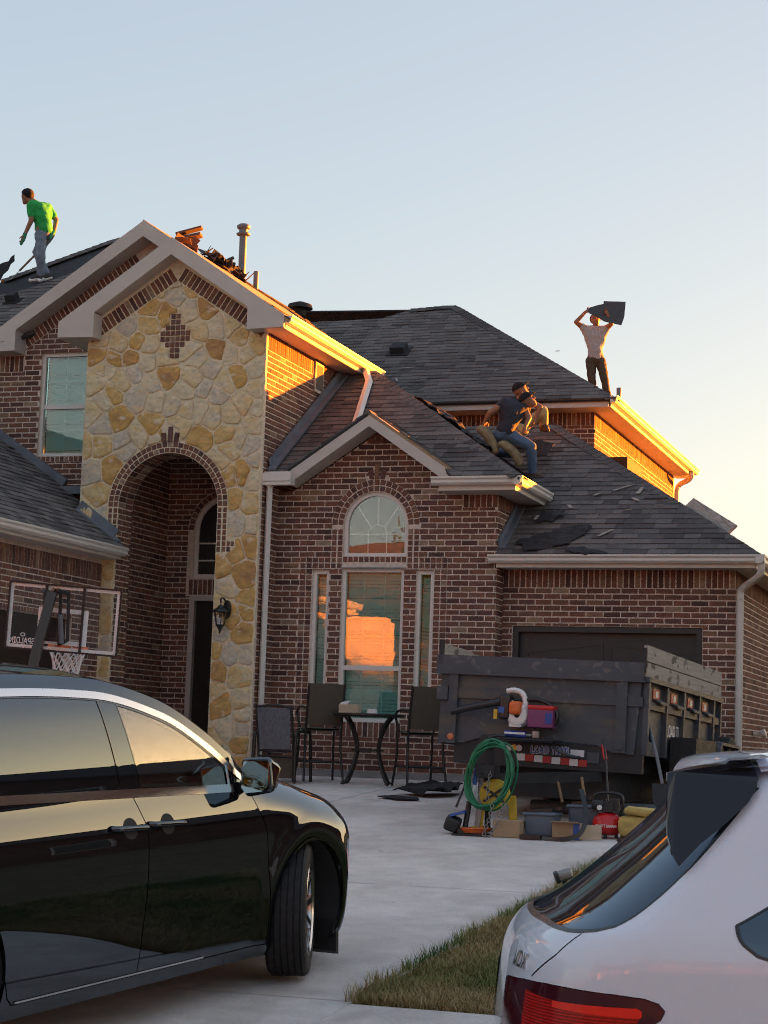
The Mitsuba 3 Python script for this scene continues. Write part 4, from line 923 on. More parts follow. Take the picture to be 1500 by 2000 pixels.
for g, nm_, b, off in ((glass_s, 'sliding_door__window', 'm_glass_dark', -.004), (glass_r, 'quarter_panel__window', 'm_glass_dark', -.004), (glass_f, 'front_door__window', 'm_glass_side', -.004), (glass_q, 'quarter_window', 'm_glass_dark', -.004), (pillar, 'pillar', 'm_glass_dark', -.002), (pillar2, 'pillar', 'm_glass_dark', -.002), (trim_b, 'belt_trim', 'm_chrome', .004), (trim_t, 'window_trim', 'm_chrome', .004)):
    put(VAN, nm_, drape(g.buffer(.001), lambda s, h, o=off: van_pt(s, h, o), .03), b, smooth=True)
put(VAN, 'window_bar', drape(LineString([(-.80, 1.10), (-.815, 1.21)]).buffer(.012, cap_style='flat'), lambda s, h: van_pt(s, h, .003), .03), 'm_chrome')
put(VAN, 'body_shell', drape(unary_union([flank, ]).difference(glass_f.buffer(-.02)).buffer(-.004), lambda s, h: van_pt(s, h, -.016), .05), 'm_void')
put(VAN, 'sill_strip', drape(LineString([(-2.58, .252), (-1.05, .247)]).buffer(.0045), lambda s, h: van_pt(s, h, .005), .04), 'm_chrome')
# roof, windscreen, bonnet
sq = lambda a, b, c, d: sbox(a, c, b, d)
def roofdrape(poly): return drape(poly, van_roof, (.06, .05), flip=True)
put(VAN, 'roof', roofdrape(sbox(-4.15, 0, -1.27, 2)), 'm_paint_black', smooth=True)
ws = Polygon([(-1.26, .10), (-.52, .10), (-.40, .35), (-.33, 1), (-.40, 1.65), (-.52, 1.9), (-1.26, 1.9)])
put(VAN, 'windscreen', roofdrape(ws), 'm_glass_dark', smooth=True)
put(VAN, 'bonnet', roofdrape(sbox(-1.265, 0, .985, 2).difference(ws)), 'm_paint_black', smooth=True)
lf = drape(flank, lambda s, h: VO + np.multiply.outer(s, VD) + np.multiply.outer(-1.96 - v_side(s, h), VR) + np.multiply.outer(h, VN), .06, flip=True)
put(VAN, 'flank', lf, 'm_paint_black', smooth=True)
l9 = np.linspace(0, 1, 9)
def nosewall(s, name):
    hs = np.linspace(.2, float(v_top(s)) - .0, 9); A = np.array([van_local(s, v_side(s, h), h) for h in hs]); B = np.array([van_local(s, -1.96 - v_side(s, h), h) for h in hs])
    G = A[:, None] * (1 - l9)[None, :, None] + B[:, None] * l9[None, :, None] + np.sin(l9 * PI)[None, :, None] * VD * (.10 if s > 0 else -.06)
    i = np.arange(81).reshape(9, 9); q = np.stack([i[:-1, :-1], i[:-1, 1:], i[1:, 1:], i[1:, :-1]], -1).reshape(-1, 4); put(VAN, name, MB().add(G.reshape(-1, 3), q).mesh(), 'm_paint_black', smooth=True)
nosewall(.975, 'grille'); nosewall(-4.15, 'tailgate')
put(VAN, 'underbody', MB().obox(van_local(-1.8, -.98, .30), VD * 1.9, VR * .70, VN * .10).obox(van_local(.1, -.98, .40), VD * .7, VR * .45, VN * .2), 'm_void')
# wheel wells
def well(s0, r):
    a = np.linspace(-.25, PI + .25, 22); mb = MB(); A = [van_local(s0 + r * math.cos(t), -.02, .36 + r * math.sin(t)) for t in a]; B = [van_local(s0 + r * math.cos(t), -.48, .36 + r * math.sin(t)) for t in a]
    for i in range(21): mb.add([A[i], A[i + 1], B[i + 1], B[i]], [[0, 1, 2], [0, 2, 3]])
    mb.add(B, [[0, i, i + 1] for i in range(1, 21)]); return mb
put(VAN, 'wheel_well', well(.0, .41), 'm_void'); put(VAN, 'wheel_well', well(-3.09, .425), 'm_void')
lip = unary_union([Point(.0, .36).buffer(.42, 24).difference(Point(.0, .36).buffer(.40, 24)).intersection(sbox(-1, .22, 1, 2))])
put(VAN, 'arch_lip', drape(lip, lambda s, h: van_pt(s, h, .007), .03), 'm_paint_black', smooth=True)
put(VAN, 'mud_guard', MB().obox(van_local(.40, -.14, .17), VD * .015 - VN * .01, VR * .11, VN * .09).obox(van_local(.37, -.10, .185), VD * .004, VR * .03, VN * .02), 'm_black_plastic')
put(VAN, 'side_marker', drape(Polygon([(.415, .67), (.455, .66), (.505, .53), (.505, .49), (.475, .50), (.43, .60)]).buffer(.006), lambda s, h: van_pt(s, h, .006), .03), 'm_orange_lens', smooth=True)
put(VAN, 'headlight', drape(Polygon([(.62, .80), (.74, .835), (.93, .70), (.95, .60), (.84, .62)]), lambda s, h: van_pt(s, h, .005), .03), 'm_glass_dark', smooth=True)
def make_wheel(parent, c, ax, r=.3685, w=.235, rim='m_rim'):
    """tyre with tread grooves, rim with spokes; c: centre of the outer face, ax: outward axle"""
    prof = [(r * .68, -w * .98), (r * .80, -w), (r * .93, -w * .97), (r * .985, -w * .9)]
    for k in range(5):
        a = -w * .88 + k * w * .155
        prof += [(r, a), (r, a + w * .115), (r - .009, a + w * .12), (r - .009, a + w * .145)]
    prof += [(r, -w * .11), (r * .985, -w * .07), (r * .95, -w * .02), (r * .86, 0), (r * .70, -.004), (r * .665, -.012)]
    k = put(parent, 'wheel', MB().lathe([(r * .66, -w * .9), (r * .66, -.03), (r * .69, -.005), (r * .675, -.002), (r * .645, -.012)], c, ax, 40), rim, smooth=35)
    put(k, 'tyre', MB().lathe(prof, c, ax, 56), 'm_rubber', smooth=35)
    up = unit(np.cross(ax, VD)) if abs(np.dot(ax, VD)) < .9 else Z3; sd = np.cross(up, ax); sp = MB()
    for i in range(10):
        t = 2 * PI * i / 10 + .2; e = math.cos(t) * up + math.sin(t) * sd; sp.beam(np.asarray(c) - ax * .05 + e * r * .10, np.asarray(c) - ax * .022 + e * r * .655, .036, .022, up=ax)
    sp.lathe([(0, -.02), (r * .13, -.022), (r * .17, -.05)][::-1], c, ax, 20); put(k, 'spokes', sp, rim)
    put(k, 'brake', MB().lathe([(r * .5, -.10), (r * .5, -.09), (.05, -.088)], c, ax, 24), 'm_satin_black')
    return k
st = math.radians(25); axw = unit(math.cos(st) * VR + math.sin(st) * VD)
wc = van_local(0, -.1175, .3685) + axw * .1175
make_wheel(VAN, wc, axw); make_wheel(VAN, van_local(-3.09, -.02, .3685), VR)
make_wheel(VAN, van_local(0, -1.84, .3685) - axw * .1175, -axw); make_wheel(VAN, van_local(-3.09, -1.94, .3685), -VR)
# door handles, mirror, cabin
for s0, s1 in ((-1.90, -1.645), (-1.585, -1.32)):
    a, b = van_pt(s0, .965, .028), van_pt(s1, .955, .028); sc = (s0 + s1) / 2
    hk = put(VAN, 'door_handle', MB().tube(curve([van_pt(s0 - .01, .966, .0), a + (b - a) * .06, (a + b) / 2 + VR * .006, a + (b - a) * .94, van_pt(s1 + .01, .954, .0)], 5), .0185, 10, flat=.75), 'm_paint_black', smooth=True)
    put(hk, 'cup', drape(affinity.scale(Point(sc + .02, .955).buffer(.06, 16), 1.0, .85), lambda s, h: van_pt(s, h, .0015), .02), 'm_void')
MC = van_local(-.66, .085, 1.15)
mh = m3.Manifold.batch_hull([m3.Manifold.sphere(r_, 20).translate((x, y, z)) for x, y, z, r_ in ((-.04, -.07, .07, .030), (-.04, .055, .075, .032), (-.035, .068, -.05, .03), (-.03, -.055, -.075, .03), (.05, -.05, .045, .035), (.055, .035, .04, .04), (.045, .03, -.045, .035))])
v, f = man(mh.trim_by_plane((1, 0, 0), -.062).refine_to_length(.02)); mk = put(VAN, 'mirror', (frame(v, MC, VD, VR, VN), f[:, ::-1]), 'm_paint_black', smooth=40)
mg = affinity.scale(Polygon([(-.08, .085), (.06, .095), (.08, .07), (.078, -.05), (.05, -.075), (-.06, -.09), (-.085, -.06)]), .86, .86).buffer(.008)
scene['m_mirror'] = {'type': 'conductor', 'material': 'Al', 'specular_reflectance': rgb((.35, .42, .44))}
mn = unit(-VD + .10 * VN + .05 * VR); mu = unit(VN - mn * np.dot(VN, mn)); put(mk, 'mirror_glass', MB().prism(mg, MC - VD * .070, np.cross(mu, mn) * np.sign(np.dot(np.cross(mu, mn), VR)), mu, -.002, 0, mn), 'm_mirror')
put(mk, 'mirror_foot', MB().beam(van_local(-.66, -.03, 1.10), van_local(-.66, .08, 1.10), .07, .05, up=VN), 'm_black_plastic')
put(VAN, 'sail_panel', drape(Polygon([(-.60, 1.10), (-.40, 1.09), (-.375, 1.105), (-.52, 1.19), (-.60, 1.20)]), lambda s, h: van_pt(s, h, .004), .03), 'm_satin_black')
sw = MB(); a = np.linspace(0, 2 * PI, 33); cw = van_local(-.98, -1.38, .98); sw.tube([cw + .18 * math.cos(t) * VR + .18 * math.sin(t) * unit(VN * .85 - VD * .5) for t in a], .014, 8, caps=False)
put(VAN, 'steering_wheel', sw, 'm_black_plastic', smooth=True)
for lat_ in (-.52, -1.40):
    sm = MB(); sm.obox(van_local(-1.62, lat_, .88), unit(VD * .96 - VN * .0) * .075, VR * .24, VN * .34).obox(van_local(-1.70, lat_, 1.30), VD * .05, VR * .13, VN * .09); put(VAN, 'seat', sm, 'm_seat')
put(VAN, 'dashboard', MB().obox(van_local(-.55, -.98, .95), VD * .25, VR * .75, VN * .12), 'm_seat')
put(VAN, 'cabin_floor', MB().obox(van_local(-1.6, -.98, .5), VD * 1.2, VR * .85, VN * .03).obox(van_local(-2.1, -.98, .95), VD * .02, VR * .72, VN * .40), 'm_void')
mat('m_sticker', (.10, .30, .20), .5)
put(VAN, 'windscreen__sticker', MB().obox(van_local(-.93, -.62, 1.24), VD * .02, VR * .045, VN * .035), 'm_sticker')

# ---- white car
scene['m_paint_white'] = {'type': 'twosided', 'bsdf': {'type': 'plastic', 'diffuse_reflectance': rgb((.72, .785, .87)), 'int_ior': 1.5, 'nonlinear': False}}
scene['m_fin'] = {'type': 'twosided', 'bsdf': {'type': 'plastic', 'diffuse_reflectance': rgb((.008, .009, .016)), 'int_ior': 1.5, 'nonlinear': False}}
mat('m_lens_dark', (.05, .003, .010), .05, specular=.8, clearcoat=1.0, clearcoat_gloss=.98)
mat('m_lens_red', proc(lambda p, n, uv: c3(.42, .012, .010) * (.6 + .6 * smoothstep(.3, .7, dr.sin(p.z * 600) * .5 + .5))), .2, specular=.6)
mat('m_lens_bar', (.85, .03, .02), .25)
SUV = thing('parked_suv', 'white suv with black rear spoiler fin and red tail lamp in the lower right corner', 'car')
dense = lambda P: Polygon(P).segmentize(.03)
lamp = dense([(.10, .66), (.115, .852), (.315, .872), (.496, .880), (.62, .880), (.856, .874), (.955, .866), (.99, .852), (1.0, .83), (.995, .80), (.965, .765), (.90, .74), (.6, .70), (.4, .66)])
rglass = dense([(-.28, 1.10), (-.15, 1.068), (0, 1.062), (.22, 1.064), (.366, 1.058), (.50, 1.056), (.578, 1.060), (.66, 1.07), (.723, 1.088), (.755, 1.125), (.785, 1.20), (.812, 1.29), (.815, 1.40), (.80, 1.56), (-.80, 1.56), (-.815, 1.40), (-.812, 1.29), (-.785, 1.2), (-.755, 1.125), (-.723, 1.088), (-.578, 1.06), (-.366, 1.058), (-.22, 1.064)])
qwin = Polygon([(1.186, 1.112), (1.20, 1.125), (1.30, 1.235), (1.42, 1.36), (1.60, 1.50), (1.95, 1.55), (1.95, 1.03), (1.34, 1.005), (1.30, 1.016), (1.25, 1.05)]).buffer(.004).segmentize(.04)
sidew = sbox(2.0, 1.03, 2.85, 1.55).union(Polygon([(2.90, 1.03), (3.75, 1.03), (3.4, 1.50), (2.90, 1.55)])).segmentize(.05)
hgap = LineString([(.589, 1.055), (.511, .978), (.379, .893)]).segmentize(.02).buffer(.0035)
doorg = unary_union([LineString([(1.95, 1.0), (1.93, .75), (1.80, .5)]).buffer(.004), LineString([(2.87, 1.0), (2.87, .35)]).buffer(.004)])
arw = affinity.scale(Point(1.42, .36).buffer(.40, 24), 1, 1)
body = sbox(-1.0, .28, 4.0, 1.645).difference(unary_union([lamp.buffer(.002), affinity.scale(lamp, -1, 1, origin=(0, 0)).buffer(.002), rglass, qwin, sidew, hgap, doorg, arw, affinity.translate(arw, 2.70, 0).intersection(sbox(0, 0, 4.0, 2))]))
for g in getattr(body, 'geoms', [body]):
    if g.area > .01: put(SUV, 'body', drape(g.segmentize(.05), suv_pt, (.03, .02)), 'm_paint_white', smooth=True)
put(SUV, 'rear_window', drape(rglass, lambda q, h: suv_pt(q, h, -.004), (.03, .02)), 'm_glass_dark', smooth=True)
seal = rglass.buffer(.003).difference(rglass.buffer(-.009)).segmentize(.03); put(SUV, 'rear_window__seal', drape(seal, lambda q, h: suv_pt(q, h, .002), (.03, .02)), 'm_satin_black', smooth=True)
qk = put(SUV, 'quarter_window', drape(qwin, lambda q, h: suv_pt(q, h, -.004), (.03, .02)), 'm_glass_dark', smooth=True)
put(qk, 'seal', drape(qwin.buffer(.002).difference(qwin.buffer(-.008)).segmentize(.03), lambda q, h: suv_pt(q, h, .002), (.03, .02)), 'm_satin_black', smooth=True)
for g in sidew.geoms: put(SUV, 'door_window', drape(g, lambda q, h: suv_pt(q, h, -.004), (.05, .03)), 'm_glass_dark', smooth=True)
put(SUV, 'body_shell', drape(sbox(-1, .28, 4.0, 1.60).segmentize(.05), lambda q, h: suv_pt(q, h, -.03), (.06, .04)), 'm_void')
lk = put(SUV, 'tail_lamp', drape(lamp, lambda q, h: suv_pt(q, h, .006), (.025, .02)), 'm_lens_dark', smooth=True)
inner = dense([(.35, .66), (.36, .845), (.50, .835), (.90, .822), (.945, .805), (.93, .77), (.80, .735), (.6, .70)])
put(lk, 'inner_lens', drape(inner, lambda q, h: suv_pt(q, h, .0085), (.025, .02)), 'm_lens_red', smooth=True)
put(lk, 'light_bar', drape(dense([(.56, .832), (.75, .834), (.935, .836), (.95, .826), (.95, .806), (.935, .803), (.75, .806), (.56, .81)]), lambda q, h: suv_pt(q, h, .011), (.025, .02)), 'm_lens_bar', smooth=True)
put(SUV, 'tail_lamp', drape(affinity.scale(lamp, -1, 1, origin=(0, 0)), lambda q, h: suv_pt(q, h, .006), (.025, .02)), 'm_lens_dark', smooth=True)
# spoiler: side fins and top blade
ul = lambda s, l, h: UO + s * UD + l * UR + h * Z3
fin = [(.035, 1.605), (.34, 1.655), (.345, 1.60), (.335, 1.56), (.30, 1.51), (.22, 1.44), (.13, 1.37), (.055, 1.295), (.035, 1.33), (.02, 1.40), (.025, 1.50)]
def finmesh(side):
    P, F = tri2d(Polygon(fin).segmentize(.03)); mb = MB()
    lo = [ul(a, (float(u_lat(b)) + .016) if side > 0 else -1.86 - (float(u_lat(b)) + .016), b) for a, b in P]; li = [x - UR * .03 * side for x in lo]
    n = len(P); F = F if side > 0 else F[:, ::-1]; mb.add(lo, F).add(li, F[:, ::-1]); R = np.array(Polygon(fin).segmentize(.03).exterior.coords)[:-1]
    o_ = [ul(a, (float(u_lat(b)) + .016) if side > 0 else -1.86 - (float(u_lat(b)) + .016), b) for a, b in R]; k = len(R)
    mb.add(o_ + [x - UR * .03 * side for x in o_], [[i, (i + 1) % k, (i + 1) % k + k, i + k] for i in range(k)]); return mb
pk = put(SUV, 'spoiler', finmesh(1), 'm_fin', label='black gloss side fin of the rear spoiler')
lw = np.linspace(-1, 1, 25); top_ = []
for s0, h0, h1 in ((.03, 1.605, 1.59), (.12, 1.63, 1.585), (.25, 1.655, 1.6), (.40, 1.668, 1.62)): top_.append([ul(max(s0, .24 + .16 * s0) * (1 - np.clip((x - .80) / .2, 0, 1) ** 1.5) + s0 * np.clip((x - .80) / .2, 0, 1) ** 1.5, -.93 + x * (.93 - .245 - .02), h0 + .022 * (1 - x * x)) for x in lw])
g_ = np.array(top_); i = np.arange(100).reshape(4, 25); q = np.stack([i[:-1, :-1], i[:-1, 1:], i[1:, 1:], i[1:, :-1]], -1).reshape(-1, 4)
bl = MB().add(g_.reshape(-1, 3), q[:, ::-1]).add(g_.reshape(-1, 3) - Z3 * .028, q)
e0 = g_[0]; bl.add(np.vstack([e0, e0 - Z3 * .028]), [[k, k + 1, k + 26, k + 25] for k in range(24)]); put(pk, 'blade', bl.mesh(), 'm_paint_white', smooth=35)
sr = np.array([(s0, float(h0)) for s0, h0 in zip((.36, .5, .8, 1.3, 2.0, 2.4), (1.655, 1.668, 1.68, 1.685, 1.67, 1.63))]); top_ = [[ul(a, -.93 + x * (.93 - .27), b + .03 * (1 - x ** 4) - .035 * x ** 8) for x in lw] for a, b in sr]
g_ = np.array(top_); i = np.arange(150).reshape(6, 25); q = np.stack([i[:-1, :-1], i[:-1, 1:], i[1:, 1:], i[1:, :-1]], -1).reshape(-1, 4); put(SUV, 'roof', MB().add(g_.reshape(-1, 3), q[:, ::-1]).mesh(), 'm_paint_white', smooth=True)
rr_ = MB()
rr_.tube(curve([ul(.52, -.33, 1.655), ul(.60, -.33, 1.69), ul(.9, -.32, 1.715), ul(1.6, -.32, 1.71), ul(2.1, -.34, 1.66)], 6), .018, 8); put(SUV, 'roof_rail', rr_, 'm_rim', smooth=True)
F_ = [ul(3.9, l, h) for l in (0, -1.86) for h in (.3, 1.0)]; put(SUV, 'bonnet', MB().add([ul(2.4, -.28, 1.62), ul(2.4, -1.58, 1.62), ul(3.2, -1.8, 1.08), ul(3.2, -.06, 1.08), ul(4.3, -1.7, .85), ul(4.3, -.16, .85), ul(4.3, -1.7, .3), ul(4.3, -.16, .3)], [[0, 1, 2, 3], [3, 2, 4, 5], [5, 4, 6, 7]]), 'm_paint_white')
put(SUV, 'flank', MB().add([ul(.2, -1.86, .3), ul(4.3, -1.8, .3), ul(4.3, -1.8, .9), ul(3.2, -1.85, 1.05), ul(.2, -1.85, 1.05), ul(2.4, -1.6, 1.62), ul(.4, -1.6, 1.62)], [[0, 1, 2], [0, 2, 3], [0, 3, 4], [4, 3, 5], [4, 5, 6]]), 'm_paint_white')
put(SUV, 'underbody', MB().obox(ul(2.1, -.93, .36), UD * 2.1, UR * .7, Z3 * .1), 'm_void')
for s0 in (.92, 3.62):
    make_wheel(SUV, ul(s0, -.01, .36), UR, .36, .235); make_wheel(SUV, ul(s0, -1.85, .36), -UR, .36, .235)
bt = meshkit.text_mesh('MDX', .05, .004, bold=True); bv = np.array(bt.vertices)
put(SUV, 'badge', (suv_pt(.17 + bv[:, 0] / .155 * .145, .905 + bv[:, 1] * 1.05 + .0, bv[:, 2] + .001), np.array(bt.faces)), 'm_chrome')
# ------------------------------------------------------------------ dump trailer
TO = V(-5.85, 19.41, .961); TU = unit(V(.9990, -.036, -.024)); TVv = V(.036, .999, -.022); TV = unit(TVv - TU * np.dot(TU, TVv)); TW = np.cross(TU, TV)
tp = lambda u, v, w: TO + u * TU + v * TV + w * TW
def tb(mb, u0, u1, v0, v1, w0, w1): return mb.obox(tp((u0 + u1) / 2, (v0 + v1) / 2, (w0 + w1) / 2), TU * (u1 - u0) / 2, TV * (v1 - v0) / 2, TW * (w1 - w0) / 2)
def f_steel(p, n, uv):
    a = fbm(p.x * 3, p.y * 3, p.z * 3, 4); b = fbm(p.x * 17, p.y * 17, p.z * 17, 4)
    chips = smoothstep(.60, .68, b) * smoothstep(.40, .62, a); mud = smoothstep(.52, .70, fbm(p.x * 2 + 5, p.y * 2, p.z * 5, 4))
    c = c3(.050, .060, .075) * (.7 + .6 * a); c = mix(c, c3(.16, .15, .14), chips * .55); c = mix(c, c3(.115, .095, .062), mud * .55)
    return c
mat('m_steel', proc(f_steel), .55, specular=.5)
mat('m_steel_dark', proc(lambda p, n, uv: c3(.016, .017, .02) * (.6 + .8 * fbm(p.x * 9, p.y * 9, p.z * 9, 3))), .6)
def f_board(p, n, uv):
    g = fbm(p.x * 9, p.y * 3, p.z * 42, 4); k = smoothstep(.62, .74, fbm(p.y * 5 + uv.x * 30, p.z * 9, 2, 3))
    return mix(c3(.42, .385, .345), c3(.23, .20, .175), g) * (1 - .65 * k)
mat('m_board', proc(f_board), .9)
mat('m_red_tape', (.34, .02, .02), .45); mat('m_white_tape', (.55, .56, .58), .45); mat('m_white', (.70, .70, .70), .5)
mat('m_print_blue', (.03, .06, .28), .5); mat('m_amber', (.55, .16, .06), .25); mat('m_yellow', proc(lambda p, n, uv: c3(.60, .42, .04) * (.75 + .5 * fbm(p.x * 14, p.y * 14, p.z * 14, 3))), .5)
TR = thing('dump_trailer', 'dark steel dump trailer with grey wooden side boards parked before the garage door', 'trailer')
fpoly = [(.03, -.19), (2.17, -.19), (2.12, -.935), (1.90, -.925), (1.73, -.855), (.62, -.80), (.31, -.905), (.05, -.915)]
m_ = MB().prism(Polygon(fpoly), TO, TU, TW, 0, .05, TV); put(TR, 'front_panel', m_, 'm_steel')
m_ = MB(); tb(m_, -.02, 2.20, -.05, .07, -.19, 0); tb(m_, -.03, 2.215, -.065, .07, -.20, -.178); put(TR, 'top_rail', m_, 'm_steel')
for u0, u1 in ((.13, .225), (1.925, 2.035)): m_ = MB(); tb(m_, u0, u1, -.045, 0, -.92, -.19); put(TR, 'post', m_, 'm_steel')
m_ = MB(); tb(m_, -.01, 2.19, -.028, 0, -.445, -.345); put(TR, 'rib', m_, 'm_steel')
m_ = MB(); tb(m_, .0, .12, -.055, .02, -.47, -.33); put(TR, 'hinge', m_, 'm_steel')
put(TR, 'marker_light', MB().lathe([(.035, 0), (.032, .012), (0, .016)], tp(.177, -.045, -.85), -TV, 16), 'm_amber', smooth=40)
put(TR, 'end_cap', MB().lathe([(.045, 0), (.045, .012), (.03, .014), (0, .012)], tp(1.975, -.045, -.85), -TV, 18), 'm_steel', smooth=40)
for u0, nm in ((2.17, 'side_panel'), (.03, 'side_panel')):
    m_ = MB(); tb(m_, u0 - .02, u0 + .02, .05, 4.0, -.93, -.19); k = put(TR, nm, m_, 'm_steel')
    if u0 > 1:
        for v0 in (.02, .90, 1.78, 2.64, 3.50, 3.94): m_ = MB(); tb(m_, u0 + .02, u0 + .075, v0, v0 + .075, -.93, -.19); put(k, 'stake', m_, 'm_steel')
        m_ = MB(); tb(m_, u0 + .02, u0 + .06, .05, 4.0, -.46, -.38); put(k, 'rib', m_, 'm_steel')
        m_ = MB(); tb(m_, u0 - .04, u0 + .09, -.02, 4.02, -.19, -.14); put(k, 'rail', m_, 'm_steel')
        for v0 in (.42, 1.31, 2.19, 3.02):
            m_ = MB(); tb(m_, u0 + .02, u0 + .03, v0, v0 + .30, -.345, -.235); put(k, 'reflector', m_, 'm_red_tape'); m_ = MB(); tb(m_, u0 + .03, u0 + .034, v0 + .10, v0 + .22, -.32, -.255); put(k, 'reflector', m_, 'm_white_tape')
            m_ = MB(); m_.obox(tp(u0 + .06, v0 + .22, -.36), TU * .045 - TW * .02, TV * .20, TW * .012); put(k, 'step', m_, 'm_steel')
        m_ = MB(); tb(m_, u0 + .02, u0 + .03, .12, .16, -.69, -.59); put(k, 'reflector', m_, 'm_white_tape')
        tm = meshkit.text_mesh('LOAD TRAIL', .12, .004, bold=True); tv = np.array(tm.vertices); put(k, 'lettering', (frame(tv, tp(u0 + .021, 1.15, -.70), TV, TW, TU), np.array(tm.faces)), 'm_white_tape')
m_ = MB(); tb(m_, .05, 2.15, 3.96, 4.0, -.93, -.15); put(TR, 'tailgate', m_, 'm_steel'); m_ = MB(); tb(m_, .05, 2.15, .05, 3.96, -.93, -.88); put(TR, 'floor', m_, 'm_steel_dark')
for i, (w0, w1) in enumerate(((-.14, .006), (.014, .175))):
    m_ = MB(); m_.obox(tp(2.205, 2.0, (w0 + w1) / 2 + .004 * i), TU * .02, TV * 2.03, TW * (w1 - w0) / 2); put(TR, 'side_board', m_, 'm_board', uv=(i * .4, .3))
m_ = MB(); v, f = [], []
cs_ = [(.0, .12), (.3, .115), (1.0, .105), (1.05, .085), (1.7, .08), (1.75, .06), (2.6, .05), (4, .04)]
m_.prism(Polygon([(0, -.10)] + cs_ + [(4, -.10)]), tp(.02, -.04, 0), TV, TW, -.02, .02, TU); put(TR, 'side_board', m_, 'm_board', uv=(.9, .3), label='split grey side board on the left of the trailer')
for u in (2.165, -.0): m_ = MB(); tb(m_, u, u + .05, -.05, -.02, -.1, .15); put(TR, 'board_bracket', m_, 'm_steel_dark')
m_ = MB(); tb(m_, .20, 2.20, .03, .12, -1.12, -.86); tb(m_, .25, .35, .1, 4.1, -1.12, -.95); tb(m_, 1.85, 1.95, .1, 4.1, -1.12, -.95); k = put(TR, 'frame', m_, 'm_steel_dark')
for i in range(8):
    m_ = MB(); tb(m_, .885 + i * .094, .885 + (i + 1) * .094 - .004, .02, .03, -1.055 - .004 * i, -.985 - .004 * i); put(k, 'reflective_tape', m_, 'm_red_tape' if i % 2 else 'm_white_tape')
tm = meshkit.text_mesh('LOAD TRAIL', .072, .004, bold=True); tv = np.array(tm.vertices); tv[:, 0] *= .72; put(k, 'lettering', (frame(tv, tp(1.03, .026, -.97), TU, TW, -TV), np.array(tm.faces)), 'm_print_blue')
tv2 = tv.copy(); c_ = tv2.mean(0); tm2 = trimesh.Trimesh(tv2, tm.faces); 
for a_, b_ in ((.004, .004), (-.004, -.004), (.004, -.004), (-.004, .004)): pass
outl = MB(); [outl.add(frame(tv + [dx, dy, -.0036], tp(1.03, .028, -.97), TU, TW, -TV), np.array(tm.faces)) for dx, dy in ((.006, 0), (-.006, 0), (0, .006), (0, -.006))]; put(k, 'lettering', outl, 'm_white_tape')
m_ = MB(); tb(m_, 1.455, 1.60, .018, .028, -.985, -.915); put(k, 'sticker', m_, 'm_white_tape'); m_ = MB(); tb(m_, 1.635, 1.76, .018, .03, -1.04, -.93); put(k, 'box_plate', m_, 'm_steel')
for i, (u, b) in enumerate(((.80, 'm_white_tape'), (.855, 'm_yellow'), (.91, 'm_white_tape'))): put(k, 'round_sticker', MB().lathe([(.034, 0), (.034, .006), (0, .006)], tp(u, .022 - i * .003, -.93), -TV, 16), b)
put(k, 'hose', MB().tube(curve([tp(1.28, -.02, -.83), tp(1.30, -.06, -.90), tp(1.38, -.06, -.95), tp(1.50, -.05, -.985), tp(1.56, .03, -.99)], 6), .016, 8), 'm_steel', smooth=True)
# drawbar, jack, coupler
tipc = V(-4.98, 18.25, -.30)
tg = MB(); tg.beam(tp(.45, .1, -1.17), tipc, .08, .10).beam(tp(1.75, .1, -1.17), tipc, .08, .10); put(TR, 'drawbar', tg, 'm_steel_dark')
jk = V(-5.02, 18.42, 0); jm = MB().box(jk[0] - .04, jk[0] + .04, jk[1] - .04, jk[1] + .04, -.62, .06).box(jk[0] - .025, jk[0] + .025, jk[1] - .025, jk[1] + .025, -.78, -.60).box(jk[0] - .09, jk[0] + .09, jk[1] - .09, jk[1] + .09, -.80, -.78).box(jk[0] - .07, jk[0] + .06, jk[1] - .09, jk[1] + .03, .0, .13); put(TR, 'jack', jm, 'm_steel_dark')
cp = MB().obox(V(-4.96, 18.16, -.22), V(.09, 0, 0), V(0, .12, 0), V(0, 0, .06)).lathe([(.07, -.05), (.08, .0), (.05, .06), (.06, .09), (0, .1)], (-4.95, 18.10, -.24), k=14); put(TR, 'coupler', cp, 'm_steel_dark', smooth=35)
m_ = MB(); tb(m_, .76, 1.36, -.30, 0, -.85, -.835); put(TR, 'tool_shelf', m_, 'm_steel_dark'); m_ = MB(); tb(m_, .4, 1.8, .3, 3.8, -1.42, -1.12); put(TR, 'added_dark_box', m_, 'm_steel_dark')  # the large box is added to darken the space under the bed
# fender and wheels
for u0 in (2.22, -.32):
    fm = MB(); fp = [(2.30, -1.15), (2.38, -1.0), (2.62, -.71), (2.66, -.69), (3.72, -.70), (3.78, -.72), (3.98, -1.0), (4.04, -1.15), (4.0, -1.15), (3.92, -.99), (3.70, -.735), (2.68, -.725), (2.42, -1.0), (2.35, -1.15)]
    fm.prism(Polygon(fp), tp(0, 0, 0), TV, TW, u0, u0 + .30, TU); put(TR, 'fender', fm, 'm_steel')
    if u0 > 1: fm = MB(); tb(fm, 2.22, 2.50, 1.25, 2.38, -1.1, -.70); put(TR, 'storage_box', fm, 'm_steel_dark')
    for v0 in (2.78, 3.56):
        sgn = 1 if u0 > 1 else -1; c_ = tp(u0 + (.27 if sgn > 0 else .03), v0, -1.36); gz = ground_z(c_[1]); c_[2] = gz + .36
        make_wheel(TR, c_, TU * sgn, .36, .21, 'm_steel')
# pieces of scrap showing over the rail are the boards only; the pipe under the bed lies on the drive
solo('grey_pipe', MB().tube([(-5.05, 20.3, ground_z(20.3) + .075), (-2.75, 20.4, ground_z(20.4) + .075)], .07, 16), 'm_found_pipe' if 'm_found_pipe' in scene else 'm_flash', 'long grey pipe lying on the drive under the trailer', 'pipe', smooth=35)
